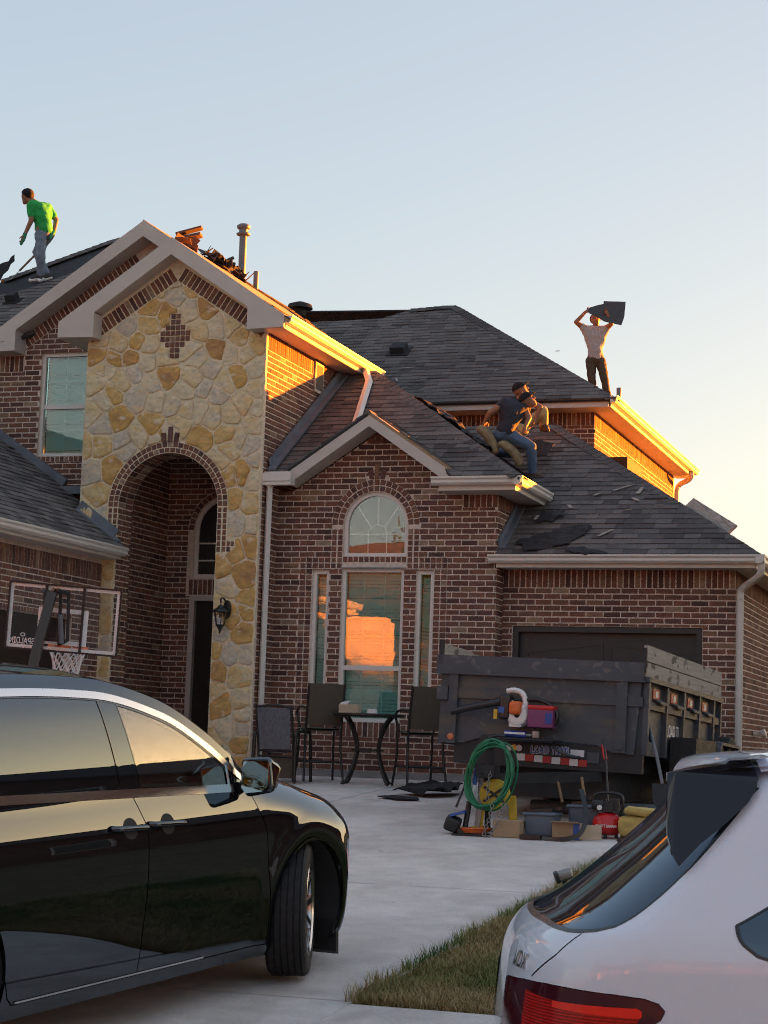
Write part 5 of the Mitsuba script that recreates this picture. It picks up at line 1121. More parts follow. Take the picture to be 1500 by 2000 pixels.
# ------------------------------------------------------------------ tools and loose things round the trailer
gz = ground_z
mat('m_hose', proc(lambda p, n, uv: c3(.012, .16, .075) * (.7 + .6 * noise(p.x * 30, p.y * 30, p.z * 30))), .4, specular=.5)
mat('m_steel_bare', (.30, .29, .28), .4, metallic=.8)
mat('m_card', proc(lambda p, n, uv: c3(.34, .235, .14) * (.85 + .3 * fbm(p.x * 9, p.y * 9, p.z * 9, 3))), .85)
mat('m_card_pale', proc(lambda p, n, uv: c3(.46, .37, .26) * (.85 + .3 * fbm(p.x * 9, p.y * 9, p.z * 9, 3))), .85)
mat('m_tote', (.10, .125, .165), .45); mat('m_red', (.50, .012, .015), .28, specular=.6); mat('m_purple', (.17, .04, .13), .4); mat('m_orange', (.65, .14, .03), .45); mat('m_blue', (.03, .10, .36), .45)
mat('m_foam', proc(lambda p, n, uv: c3(.42, .31, .10) * (.6 + .7 * fbm(p.x * 22, p.y * 22, p.z * 22, 3))), .9)
mat('m_woodhandle', proc(lambda p, n, uv: c3(.22, .13, .07) * (.7 + .6 * noise(p.x * 40, p.y * 40, p.z * 9))), .6)
hk_ = V(-4.905, 18.02, -.255); rr = np.random.default_rng(4)
coil = MB()
for i in range(11):
    a = np.linspace(0, 2 * PI, 40); rx, rz_ = .205 + rr.uniform(-.03, .028), .305 + rr.uniform(-.035, .03); ph = rr.uniform(0, 6); cx, cz = rr.normal(0, .012), rr.normal(0, .01) - .3 + .3
    yy = -.07 + .014 * i + .02 * np.sin(a + ph)
    coil.tube(np.c_[hk_[0] + cx + rx * np.cos(a) + .045 * np.sin(a), hk_[1] + yy, hk_[2] + cz + rz_ * np.sin(a) - .02 * np.cos(2 * a + ph)], .0095, 7, caps=False)
solo('hose_coil', coil, 'm_hose', 'green garden hose coiled and hung on the trailer jack', 'hose', smooth=True)
reel = thing('hose_reel', 'yellow plastic hose reel stand behind the green hose coil', 'hose reel')
rm = MB(); zb = gz(18.35)
for x, dx in ((-5.08, -.03), (-4.72, .03)): rm.beam((x, 18.30, zb + .02), (x + dx * -1, 18.30, zb + .36), .07, .05, up=(0, 1, 0)).beam((x, 18.12, zb + .03), (x, 18.48, zb + .03), .06, .05)
put(reel, 'stand', rm, 'm_yellow'); put(reel, 'hub', MB().lathe([(.05, -.05), (.14, -.045), (.15, -.03), (.15, .02), (.12, .03), (.05, .03), (0, .03)], (-4.90, 18.22, zb + .37), (0, -1, 0), 20), 'm_yellow', smooth=35)
put(reel, 'spoke', MB().beam((-5.0, 18.18, zb + .30), (-4.8, 18.18, zb + .44), .02, .02, up=(0, 1, 0)).beam((-4.8, 18.18, zb + .30), (-5.0, 18.18, zb + .44), .02, .02, up=(0, 1, 0)), 'm_black_plastic')
def chain(pts, n, r=.016, w=.004):
    P = curve(pts, 24); d = np.r_[0, np.cumsum(np.linalg.norm(np.diff(P, axis=0), axis=1))]; mb = MB()
    for i in range(n):
        t = np.array([np.interp((i + .5) / n * d[-1], d, P[:, k]) for k in range(3)]); t2 = np.array([np.interp((i + .6) / n * d[-1], d, P[:, k]) for k in range(3)]); e = unit(t2 - t)
        s = unit(np.cross(e, V(0, 1, .01) if i % 2 else V(1, .2, 0))); L = d[-1] / n * .68; a = np.linspace(0, 2 * PI, 13)
        mb.tube([t + e * L * math.cos(x) + s * r * math.sin(x) for x in a], w, 5, caps=False)
    return mb
solo('chain', chain([(-4.90, 18.05, -.22), (-4.905, 17.98, -.35), (-4.90, 17.95, -.50)], 8), 'm_steel_bare', 'steel safety chain hanging inside the hose coil', 'chain', smooth=True)
solo('chain', chain([(-4.84, 17.93, -.50), (-4.86, 17.9, -.66), (-4.90, 17.85, gz(17.85) + .02), (-4.84, 17.83, gz(17.8) + .02), (-4.78, 17.85, -.72), (-4.72, 17.9, -.52)], 22), 'm_steel_bare', 'loop of steel chain drooping to the ground below the hose coil', 'chain', smooth=True)
tk_ = thing('string_trimmer', 'string trimmer leaning on the trailer with its dark motor head on the ground', 'trimmer')
put(tk_, 'shaft', MB().tube(curve([(-4.82, 18.25, .12), (-4.93, 18.22, .115), (-5.0, 18.2, .06), (-5.10, 18.15, -.16), (-5.24, 18.05, -.58)], 8), .011, 8), 'm_satin_black', smooth=True)
v, f = man(rbox(.15, .16, .14, .03)); R_ = trimesh.transformations.euler_matrix(.2, .35, .2)[:3, :3]; put(tk_, 'motor', (v @ R_.T + V(-5.26, 18.02, gz(18.0) + .10), f), 'm_black_plastic', smooth=40)
put(tk_, 'guard', MB().obox(V(-5.20, 18.0, gz(18) + .20), V(.07, 0, .02), V(0, .06, 0), V(-.005, 0, .012)), 'm_blue')
tk_ = thing('pole_tool', 'pole tool with blue and white grip leaning left of the hose coil', 'tool')
put(tk_, 'grip', MB().tube([(-5.06, 18.12, -.20), (-5.075, 18.1, -.36)], .022, 8), 'm_blue', smooth=35); put(tk_, 'collar', MB().tube([(-5.075, 18.1, -.36), (-5.115, 18.08, -.52)], .020, 8), 'm_white', smooth=35)
put(tk_, 'foot', MB().tube([(-5.115, 18.08, -.52), (-5.15, 18.05, gz(18) + .02)], .028, 8).obox(V(-5.15, 18.02, gz(18) + .03), V(.05, 0, 0), V(0, .05, 0), V(0, 0, .03)), 'm_black_plastic', smooth=35)
solo('metal_bar', MB().beam((-5.07, 18.20, gz(18.2)), (-5.03, 18.26, -.22), .05, .02, up=(0, 1, 0)), 'm_steel_bare', 'flat grey metal bar standing behind the hose coil', 'bar')
oc = MB()
for i in range(4): a = np.linspace(0, 2 * PI, 30); oc.tube(np.c_[-5.03 + (.11 + .012 * i) * np.cos(a), 18.02 + (.09 + .01 * i) * np.sin(a), gz(18.0) + .03 + .012 * i + 0 * a], .008, 6, caps=False)
solo('orange_cable', oc, 'm_orange', 'small coil of orange cable on the ground by the hose reel', 'cable', smooth=True)
solo('mat', MB().obox(V(-5.06, 17.98, gz(17.98) + .008), V(.17, 0, 0), V(0, .10, .0065), V(0, 0, .006)), 'm_black_plastic', 'thin black mat under the orange cable', 'mat')
def carton(name, label, c, ang, w, d, h, bs, flaps=False, cat='box'):
    e1, e2 = V(math.cos(ang), math.sin(ang), 0), V(-math.sin(ang), math.cos(ang), 0); c = V(*c); t = .006
    m = MB().obox(c + Z3 * t, e1 * w / 2, e2 * d / 2, Z3 * t)
    for s in (-1, 1): m.obox(c + e2 * s * d / 2 + Z3 * h / 2, e1 * w / 2, e2 * t, Z3 * h / 2).obox(c + e1 * s * w / 2 + Z3 * h / 2, e1 * t, e2 * (d / 2 - t), Z3 * h / 2)
    k = thing(name, label, cat); put(k, 'sides', m, bs)
    if flaps:
        put(k, 'flap', MB().obox(c + e1 * (w / 2 + .10) + Z3 * (h * .52) - e2 * d / 2, e1 * .11 - Z3 * .0, e2 * .005, Z3 * h * .45), 'm_card_pale', label='pale flap folded out to the right'); put(k, 'flap', MB().obox(c + Z3 * h - e2 * (d / 2) + V(0, -.05, .01), e1 * w / 2, unit(V(0, -.06, .01)) * .06, Z3 * .003), bs)
        put(k, 'stripe', MB().obox(c + e1 * (w / 2 - .03) - e2 * (d / 2 + .0075) + Z3 * h / 2, e1 * .03, e2 * .001, Z3 * h / 2), 'm_blue')
    else: put(k, 'lid', MB().obox(c + Z3 * (h + .003), e1 * w / 2, e2 * d / 2, Z3 * .003), bs)
    return k
carton('cardboard_box', 'closed brown cardboard box between the chain and the grey tote', (-4.70, 18.02, gz(18.0)), .06, .26, .22, .15, 'm_card')
carton('cardboard_box', 'open cardboard box with a blue stripe and a pale flap in front of the totes', (-4.13, 18.08, gz(18.05)), .03, .26, .24, .15, 'm_card', True)
def tote(label, x, y, w, h):
    v, f = man(rbox(w, .30, h, .03)); v = v * np.c_[1 + .10 * v[:, 2] / h, 1 + .10 * v[:, 2] / h, np.ones(len(v))]; k = thing('plastic_tote', label, 'tote', None)
    put(k, 'tub', (v + V(x, y, gz(y) + h / 2), f), 'm_tote', smooth=35); r1, _ = man(rbox(w * 1.12, .35, .03, .012)); put(k, 'rim', (r1 + V(x, y, gz(y) + h - .02), _), 'm_tote', smooth=35)
    k2 = k; put(k, 'contents', MB().obox(V(x, y - .02, gz(y) + h + .01), V(w * .40, .02, .01), V(0, .11, 0), V(0, 0, .02)).obox(V(x + .07, y + .05, gz(y) + h + .02), V(.12, 0, .02), V(0, .06, 0), V(0, 0, .015)), 'm_satin_black')
tote('grey plastic tote beside the brown cardboard box', -4.42, 18.22, .29, .23); tote('grey plastic tote behind the open cardboard box', -4.06, 18.55, .30, .29)
sb = curve([(-4.02, 18.10, -.36), (-3.96, 18.0, -.50), (-3.93, 17.93, -.63), (-3.98, 17.86, -.78), (-4.15, 17.8, gz(17.8) + .02), (-4.42, 17.85, gz(17.85) + .02)], 8); sm_ = MB()
for a, b in zip(sb[:-1], sb[1:]): sm_.beam(a, b + (b - a) * .15, .045, .006, up=(.6, -1, .1))
sm_.obox(V(-4.44, 17.86, gz(17.86) + .025), V(.10, 0, 0), V(0, .05, 0), V(0, 0, .022)); solo('strap', sm_, 'm_satin_black', 'black webbing strap looped over the open cardboard box', 'strap')
tk_ = thing('hammer', 'hammer with a worn wooden handle standing in the tote', 'hammer'); put(tk_, 'handle', MB().tube([(-4.035, 18.18, -.25), (-3.99, 18.12, -.43)], .014, 8), 'm_woodhandle', smooth=True); put(tk_, 'head', MB().obox(V(-3.985, 18.11, -.44), V(.06, 0, 0), V(0, .016, 0), V(0, 0, .018)), 'm_steel_dark')
tk_ = thing('hatchet', 'hatchet with a dark handle standing between the two totes', 'hatchet'); put(tk_, 'handle', MB().tube([(-4.33, 18.45, -.30), (-4.27, 18.40, -.50)], .013, 8), 'm_woodhandle', smooth=True); put(tk_, 'head', MB().obox(V(-4.345, 18.45, -.29), V(.035, 0, .01), V(0, .012, 0), V(0, 0, .03)), 'm_steel_dark')
cx, cy = -3.80, 18.30; zc = gz(cy); CO = thing('air_compressor', 'red pancake air compressor with a black motor and carrying handle', 'air compressor')
prof = [(0, .03), (.08, .03), (.125, .06), (.145, .11), (.145, .15), (.125, .20), (.08, .235), (.04, .245), (0, .245)]
put(CO, 'tank', MB().lathe(prof, (cx, cy, zc), k=28), 'm_red', smooth=50)
mm = MB(); mm.obox(V(cx - .03, cy, zc + .30), V(.10, 0, 0), V(0, .08, 0), V(0, 0, .05)).obox(V(cx + .07, cy, zc + .32), V(.035, 0, 0), V(0, .06, 0), V(0, 0, .06)); mm.lathe([(.05, 0), (.05, .10), (.04, .11), (0, .11)], (cx - .03, cy - .05, zc + .31), (-1, 0, 0), 14); put(CO, 'motor', mm, 'm_black_plastic', smooth=35)
put(CO, 'handle', MB().tube(curve([(cx + .12, cy, zc + .22), (cx + .15, cy, zc + .33), (cx + .12, cy, zc + .415), (cx, cy, zc + .43), (cx - .12, cy, zc + .41), (cx - .15, cy, zc + .32)], 6), .013, 8), 'm_satin_black', smooth=True)
for t in (.5, 2.6, 4.7): put(CO, 'foot', MB().box(cx + .09 * math.cos(t) - .015, cx + .09 * math.cos(t) + .015, cy + .09 * math.sin(t) - .015, cy + .09 * math.sin(t) + .015, zc, zc + .06), 'm_black_plastic')
put(CO, 'gauge', MB().lathe([(.025, 0), (.025, .015), (0, .016)], (cx - .06, cy - .09, zc + .29), (0, -1, 0), 14), 'm_white')
tm = meshkit.text_mesh('CRAFTSMAN', .026, .003, bold=True); tv = np.array(tm.vertices); a = -PI / 2 + (tv[:, 0] - tv[:, 0].mean()) / .146; r_ = .1455 + tv[:, 2]
put(CO, 'lettering', (np.c_[cx + r_ * np.cos(a), cy + r_ * np.sin(a), zc + .105 + tv[:, 1]], np.array(tm.faces)), 'm_white')
fo = thing('seat_cushion', 'yellow padded tool bag with a foam cushion on top, right of the compressor', 'tool bag'); v, f = man(rbox(.46, .32, .20, .05).refine_to_length(.03)); v = v + (meshkit.fbm(v * 9, 3, 2)[:, None] - .5) * .03; put(fo, 'bag', (v + V(-3.44, 18.28, gz(18.3) + .12), f), 'm_foam', smooth=True)
v, f = man(rbox(.44, .26, .07, .03).refine_to_length(.03)); v = v + (meshkit.fbm(v * 12 + 3, 3, 2)[:, None] - .5) * .03; R_ = trimesh.transformations.euler_matrix(.05, .08, .1)[:3, :3]; put(fo, 'cushion', (v @ R_.T + V(-3.40, 18.26, gz(18.3) + .26), f), 'm_foam', smooth=True)
put(fo, 'base', MB().obox(V(-3.45, 18.12, gz(18.1) + .02), V(.20, 0, 0), V(0, .10, .006), V(0, 0, .015)), 'm_satin_black')
sh = thing('pry_bar', 'long black pry bar with a red grip leaning on the trailer front', 'pry bar'); put(sh, 'bar', MB().tube([(-4.00, 18.98, .13), (-3.93, 18.8, -.10), (-3.86, 18.6, -.50), (-3.80, 18.55, gz(18.55) + .01)], .011, 8), 'm_satin_black', smooth=True); put(sh, 'grip', MB().tube([(-3.995, 18.95, .06), (-3.945, 18.85, -.08)], .022, 8), 'm_red', smooth=True)
sh = thing('shovel', 'shovel with a grey shaft leaning on the right side of the trailer', 'shovel'); put(sh, 'shaft', MB().tube([(-3.62, 19.5, .20), (-3.52, 19.3, -.02), (-3.44, 19.2, -.30)], .018, 8), 'm_flash', smooth=True); put(sh, 'grip', MB().tube([(-3.65, 19.53, .26), (-3.60, 19.46, .12)], .026, 8), 'm_satin_black', smooth=True)
put(sh, 'blade', MB().prism([(-.10, 0), (.10, 0), (.11, -.18), (.05, -.30), (0, -.33), (-.05, -.30), (-.11, -.18)], V(-3.44, 19.2, -.30), V(1, 0, 0), unit(V(-.15, .45, 1)), -.003, .003), 'm_steel_dark')
# things on the drawbar toolbox
BL_ = thing('leaf_blower', 'white and orange leaf blower with a long black tube lying on the trailer tongue', 'leaf blower')
bz = lambda u, w, v=-.16: tp(u, v, w)
put(BL_, 'tube', MB().tube([bz(.205, -.60), bz(.45, -.535), bz(.745, -.465)], [.032, .036, .042], 12), 'm_satin_black', smooth=35)
put(BL_, 'nozzle_ring', MB().tube([bz(.745, -.465), bz(.785, -.455)], .046, 12), 'm_white', smooth=35)
v, f = man(rbox(.12, .16, .26, .03)); put(BL_, 'filter', (frame(v, bz(.80, -.52), TU, TV, TW), f), 'm_satin_black', smooth=40)
put(BL_, 'fan_housing', MB().lathe([(.03, .07), (.10, .06), (.125, .02), (.125, -.03), (.10, -.06), (0, -.06)][::-1], bz(.94, -.60), -TV, 22), 'm_white', smooth=50)
v, f = man(rbox(.13, .16, .14, .035)); put(BL_, 'engine', (frame(v, bz(.92, -.53, -.20), TU, TV, TW), f), 'm_orange', smooth=40)
put(BL_, 'handle', MB().tube(curve([bz(.80, -.36), bz(.88, -.345), bz(.96, -.37), bz(1.0, -.44), bz(1.0, -.52)], 6), .028, 10), 'm_white', smooth=True)
put(BL_, 'bracket', MB().beam(bz(.855, -.45), bz(.86, -.72), .035, .03, up=TV).obox(bz(.92, -.70), TU * .06, TV * .05, TW * .02), 'm_white')
put(BL_, 'label', MB().obox(bz(.775, -.555, -.245), TU * .03, TV * .002, TW * .03), 'm_blue'); put(BL_, 'label', MB().obox(bz(.70, -.60, -.19), TU * .02, TV * .012, TW * .05), 'm_yellow')
pb = thing('purple_case', 'purple and red plastic case beside the leaf blower', 'case'); v, f = man(rbox(.27, .18, .20, .015)); put(pb, 'body', (frame(v, bz(1.19, -.62), TU, TV, TW), f), 'm_purple', smooth=35); v, f = man(rbox(.28, .19, .05, .015)); put(pb, 'lid', (frame(v, bz(1.19, -.515), TU, TV, TW), f), 'm_red', smooth=35)
put(pb, 'label', MB().obox(bz(1.28, -.62, -.252), TU * .035, TV * .002, TW * .055), 'm_print_blue'); put(pb, 'hose', MB().tube(curve([bz(1.02, -.44), bz(1.12, -.43), bz(1.25, -.47), bz(1.34, -.56), bz(1.33, -.66), bz(1.28, -.72)], 6), .02, 8), 'm_satin_black', smooth=True)
hy = thing('hydraulic_pump', 'blue hydraulic cylinder with a silver valve below the leaf blower', 'pump'); put(hy, 'cylinder', MB().tube([bz(.80, -.79), bz(1.03, -.80)], .036, 12), 'm_print_blue', smooth=35); put(hy, 'strip', MB().obox(bz(.915, -.785, -.197), TU * .11, TV * .002, TW * .010), 'm_white'); put(hy, 'rod', MB().tube([bz(1.03, -.80), bz(1.09, -.80)], .02, 10), 'm_steel_bare', smooth=35); v, f = man(rbox(.075, .08, .085, .012)); put(hy, 'valve', (frame(v, bz(1.135, -.79), TU, TV, TW), f), 'm_steel_bare', smooth=35)
# loose scraps on the drive
def sheetlet(pts, y0, th=.008, wav=.01, seed=0):
    """a bent scrap of shingle: outline (x, y), resting on the drive"""
    P, F = tri2d(Polygon(pts).segmentize(.06)); b = meshkit.fbm(np.c_[P * 6, P[:, :1] * 0 + seed], 3, seed) ; z = gz(P[:, 1]) + .006 + wav * b
    v = np.vstack([np.c_[P, z + th], np.c_[P, z]]); n = len(P); E = trimesh.Trimesh(np.c_[P, z], F, process=False); u, c = np.unique(E.edges_sorted, axis=0, return_counts=True); bd = u[c == 1]
    return v, np.vstack([F, F[:, ::-1] + n] + ([np.r_[np.c_[bd, bd[:, 1:] + n], np.c_[bd[:, :1], bd[:, 1:] + n, bd[:, :1] + n]]] if len(bd) else []))
solo('shingle_scrap', sheetlet([(-7.12, 21.25), (-6.98, 21.40), (-6.64, 21.28), (-6.55, 21.05), (-6.80, 21.0)], 21, .012), 'm_felt', 'flat dark strip of shingle on the drive before the table', 'shingle')
solo('shingle_scrap', sheetlet([(-7.10, 21.75), (-6.95, 22.0), (-6.55, 22.3), (-6.38, 22.25), (-6.36, 21.7), (-6.55, 21.45), (-6.85, 21.6)], 21, .012, .16, 4), 'm_felt', 'crumpled dark sheet of shingle under the right bar chair', 'shingle')
for i, (x, y, s) in enumerate(((-6.35, 18.2, .03), (-5.45, 16.4, .05), (-4.6, 15.6, .025), (-5.9, 15.2, .03), (-6.6, 19.6, .03), (-4.35, 13.4, .025), (-5.35, 20.1, .03), (-5.75, 17.6, .02))):
    a = RNG.uniform(0, 3); e = V(math.cos(a), math.sin(a), 0) * s; solo('grit_chip', MB().prism([(-1, -.3), (.2, -.5), (1, .1), (.3, .5), (-.7, .4)], V(x, y, gz(y)), e, np.cross(Z3, e), 0, .008), 'm_felt', 'small dark chip of roofing lying on the pale drive', 'debris', 'roofing chips scattered on the drive')
ld = thing('garden_spotlight', 'small black and grey garden spotlight at the grass edge', 'garden light'); v, f = man(rbox(.12, .10, .08, .02)); R_ = trimesh.transformations.euler_matrix(0, -.35, .3)[:3, :3]
put(ld, 'head', (v @ R_.T + V(-3.30, 14.35, gz(14.35) + .14), f), 'm_steel_bare', smooth=40); put(ld, 'face', (v * [.3, 1.05, 1.15] @ R_.T + V(-3.355, 14.33, gz(14.35) + .12), f), 'm_satin_black', smooth=40); put(ld, 'stake', MB().tube([(-3.29, 14.35, gz(14.35) - .02), (-3.30, 14.35, gz(14.35) + .1)], .02, 8), 'm_satin_black')

# ------------------------------------------------------------------ patio furniture
mat('m_frame', (.020, .018, .017), .4, specular=.5); mat('m_sling_grey', proc(lambda p, n, uv: c3(.125, .135, .155) * (.7 + .6 * noise(p.x * 90, p.y * 90, p.z * 25))), .8); mat('m_sling_brown', proc(lambda p, n, uv: c3(.085, .070, .052) * (.85 + .3 * noise(p.x * 120, p.y * 120, p.z * 120))), .8)
def slingsheet(a, b, c, d, bow=.03, nrm=(0, -1, 0), th=.006):
    """fabric stretched between corners a b c d, sagging by bow"""
    a, b, c, d = map(np.asarray, (a, b, c, d)); s = np.linspace(0, 1, 9); S, Tt = np.meshgrid(s, s)
    G = (a[None, None] * ((1 - S) * (1 - Tt))[..., None] + b * (S * (1 - Tt))[..., None] + c * (S * Tt)[..., None] + d * ((1 - S) * Tt)[..., None]) + np.asarray(nrm) * (np.sin(S * PI) * bow)[..., None]
    i = np.arange(81).reshape(9, 9); q = np.stack([i[:-1, :-1], i[:-1, 1:], i[1:, 1:], i[1:, :-1]], -1).reshape(-1, 4); V0 = G.reshape(-1, 3)
    return MB().add(V0, q).add(V0 + np.asarray(nrm) * th, q[:, ::-1])
GZ = lambda y: gz(y)
# low sling chair seen from behind
k = thing('sling_chair', 'low patio chair with grey sling back, seen from behind left of the bar chairs', 'chair'); y0 = 22.55; g0 = gz(y0)
put(k, 'backrest', slingsheet((-9.13, y0, g0 + .42), (-8.72, y0, g0 + .42), (-8.71, y0 - .10, g0 + .93), (-9.15, y0 - .10, g0 + .93), .02), 'm_sling_grey', smooth=True)
fm = MB()
for x in (-9.16, -8.69): fm.tube(curve([(x, y0 + .05, g0 + .02), (x, y0 + .02, g0 + .42), (x, y0 - .10, g0 + .94)], 6), .017, 8)
fm.tube(curve([(-9.16, y0 - .10, g0 + .94), (-8.92, y0 - .11, g0 + .965), (-8.69, y0 - .10, g0 + .94)], 5), .017, 8); fm.tube([(-9.16, y0 + .02, g0 + .40), (-8.69, y0 + .02, g0 + .40)], .016, 8).tube([(-9.16, y0 + .03, g0 + .33), (-8.69, y0 + .03, g0 + .33)], .014, 8); put(k, 'frame', fm, 'm_frame', smooth=True)
put(k, 'seat', slingsheet((-9.14, y0 + .03, g0 + .40), (-8.71, y0 + .03, g0 + .40), (-8.71, y0 + .50, g0 + .43), (-9.14, y0 + .50, g0 + .43), .03, (0, 0, -1)), 'm_sling_grey', smooth=True)
for x, sx in ((-9.20, -1), (-8.65, 1)): put(k, 'armrest', MB().tube(curve([(x, y0 - .02, g0 + .58), (x, y0 + .05, g0 + .64), (x, y0 + .40, g0 + .64), (x, y0 + .50, g0 + .58), (x + sx * .02, y0 + .52, g0)], 6), .02, 8).tube([(x, y0 - .02, g0 + .6), (x + sx * .02, y0 - .06, g0)], .02, 8), 'm_frame', smooth=True)
put(k, 'apron', slingsheet((-9.12, y0 + .08, g0 + .06), (-8.72, y0 + .08, g0 + .06), (-8.72, y0 + .06, g0 + .32), (-9.12, y0 + .06, g0 + .32), .0), 'm_sling_brown', smooth=True)
def barchair(label, x, y, ang):
    """tall chair; ang: the way the sitter looks"""
    g = gz(y); e, s = V(math.cos(ang), math.sin(ang), 0), V(-math.sin(ang), math.cos(ang), 0); P = lambda a, b, h: V(x, y, g + h) + e * a + s * b
    k = thing('bar_chair', label, 'bar chair'); w = .215
    put(k, 'backrest', slingsheet(P(-.20, -w, .70), P(-.20, w, .70), P(-.33, w, 1.22), P(-.33, -w, 1.22), .025, -e), 'm_sling_brown', smooth=True)
    put(k, 'seat', slingsheet(P(-.22, -w, .66), P(.24, -w, .68), P(.24, w, .68), P(-.22, w, .66), .02, (0, 0, -1), .02), 'm_sling_brown', smooth=True)
    for b in (-w - .015, w + .015):
        put(k, 'leg', MB().tube(curve([P(.22, b, .66), P(.23, b, .35), P(.31, b * 1.1, .0)], 6), .016, 8), 'm_frame', smooth=True); put(k, 'leg', MB().tube(curve([P(-.33, b, 1.22), P(-.21, b, .70), P(-.20, b, .4), P(-.30, b * 1.1, .0)], 6), .016, 8), 'm_frame', smooth=True)
        put(k, 'armrest', MB().tube(curve([P(-.25, b, .90), P(-.1, b * 1.08, .93), P(.14, b * 1.12, .92), P(.23, b * 1.12, .86), P(.20, b * 1.06, .76), P(.18, b, .67)], 6), .016, 8), 'm_frame', smooth=True)
    put(k, 'footrest', MB().tube([P(.255, -w - .02, .24), P(.255, w + .02, .24)], .016, 8).tube([P(.255, w + .015, .24), P(-.235, w + .015, .24)], .014, 8).tube([P(.255, -w - .015, .24), P(-.235, -w - .015, .24)], .014, 8).tube([P(-.235, -w, .24), P(-.235, w, .24)], .014, 8), 'm_frame', smooth=True)
barchair('left of the two brown bar chairs, by the left narrow window', -8.52, 23.05, PI * .68)
barchair('right of the two brown bar chairs, half hidden by the trailer', -7.10, 22.80, PI * .70)
k = thing('bar_table', 'round dark metal bar table with four curved legs under the middle window', 'table'); tx, ty = -7.80, 22.85; g = gz(ty)
put(k, 'tabletop', MB().lathe([(0, .84), (.44, .84), (.46, .85), (.46, .868), (.44, .876), (0, .876)], (tx, ty, g), k=36), 'm_frame', smooth=35)
for i in range(4):
    a = PI / 4 + i * PI / 2 + .25; e = V(math.cos(a), math.sin(a), 0); put(k, 'leg', MB().tube(curve([V(tx, ty, g + .84) + e * .40, V(tx, ty, g + .70) + e * .28, V(tx, ty, g + .45) + e * .19, V(tx, ty, g + .22) + e * .25, V(tx, ty, g + .03) + e * .36, V(tx, ty, g + .01) + e * .41], 7), .017, 8), 'm_frame', smooth=True)
put(k, 'ring', MB().tube([(tx + .20 * math.cos(a), ty + .20 * math.sin(a), g + .42) for a in np.linspace(0, 2 * PI, 25)], .012, 6, caps=False), 'm_frame', smooth=True)
put(k, 'shelf', MB().lathe([(0, .41), (.19, .41), (.19, .42), (0, .42)], (tx, ty, g), k=24), 'm_frame')
kb = carton('cardboard_box', 'opened cardboard box with packing paper on the bar table', (-8.03, 22.78, g + .877), .1, .24, .18, .10, 'm_card_pale'); put(kb, 'paper', MB().obox(V(-8.09, 22.74, g + 1.0), V(.05, 0, .01), V(0, .04, .01), V(0, 0, .012)), 'm_white')
put(None, 'white_box', MB().prism([(-.06, 0), (.06, 0), (.045, .055), (-.045, .055)], V(-7.70, 22.68, g + .877), V(1, 0, 0), Z3, -.04, .04, V(0, -1, 0)), 'm_white'); labels['white_box'] = {'label': 'small white box with sloped sides on the bar table', 'category': 'box'}

# ------------------------------------------------------------------ wall lantern on the stone pier
LN = thing('wall_lantern', 'black wall lantern with glass sides on the stone pier right of the arch', 'wall lamp'); lx, ly = -10.03, 23.20
put(LN, 'back_plate', MB().prism(Point(0, 0).buffer(1, 16), V(-9.985, 23.325, 1.70), V(.055, 0, 0), V(0, 0, .12), 0, .03, V(0, -1, 0)), 'm_satin_black')
put(LN, 'arm', MB().tube(curve([(-9.99, 23.30, 1.74), (-10.0, 23.24, 1.83), (lx, ly, 1.835), (lx, ly, 1.77)], 6), .012, 8), 'm_satin_black', smooth=True)
put(LN, 'cap', MB().lathe([(.108, 0), (.110, .008), (.095, .03), (.05, .06), (.035, .08), (.015, .095), (0, .11)], (lx, ly, 1.655), k=6), 'm_satin_black')
for i in range(6):
    a = i * PI / 3; put(LN, 'bar', MB().beam((lx + .088 * math.cos(a), ly + .088 * math.sin(a), 1.655), (lx + .058 * math.cos(a), ly + .058 * math.sin(a), 1.49), .010, .010, up=(0.1, 1, 0)), 'm_satin_black')
scene['m_lantern_glass'] = {'type': 'thindielectric', 'int_ior': 1.5}
put(LN, 'glass', MB().lathe([(.055, -.165), (.084, 0)], (lx, ly, 1.655), k=6), 'm_lantern_glass')
put(LN, 'base', MB().lathe([(0, -.11), (.012, -.10), (.018, -.06), (.035, -.03), (.06, 0), (.062, .012), (0, .015)], (lx, ly, 1.48), k=6), 'm_satin_black'); put(LN, 'candle', MB().tube([(lx, ly, 1.49), (lx, ly, 1.58)], .012, 8), 'm_white')

# ------------------------------------------------------------------ basketball hoop, its board seen from behind
BK = thing('basketball_hoop', 'basketball hoop seen from behind, clear board on folding black lift arms', 'basketball hoop')
A, B, C, D = V(-9.779, 17.238, 1.533), V(-8.687, 17.612, 1.483), V(-8.796, 17.665, .781), V(-9.842, 17.304, .848)
bc = (A + B + C + D) / 4; bu = unit((B + C - A - D)); bw = unit((A + B - C - D)); bn = unit(np.cross(bu, bw)); bw = np.cross(bn, bu); bn = -bn if bn[1] > 0 else bn
hw, hh = .575, .345; bp = lambda u, w, t=0: bc + u * bu + w * bw + t * bn
scene['m_acrylic'] = {'type': 'thindielectric', 'int_ior': 1.75}
board = sbox(-hw, -hh, hw, hh); put(BK, 'backboard', MB().prism(board.buffer(-.01), bc, bu, bw, -.003, -.003 + .0001, bn, back=False), 'm_acrylic')
def bpr(poly, t0, t1): return MB().prism(poly, bc, bu, bw, t0, t1, bn)
put(BK, 'frame', bpr(board.difference(board.buffer(-.018)).union(sbox(-.205, -hh + .018, -.18, hh - .018)).union(sbox(.18, -hh + .018, .205, hh - .018)), 0, .03), 'm_satin_black')
put(BK, 'border', bpr(board.buffer(-.018).difference(board.buffer(-.05)), -.004, .001), 'm_white')
tgt = sbox(-.26, -.27, .25, .10); put(BK, 'target', bpr(tgt.difference(tgt.buffer(-.045)), -.0045, .0005), 'm_white')
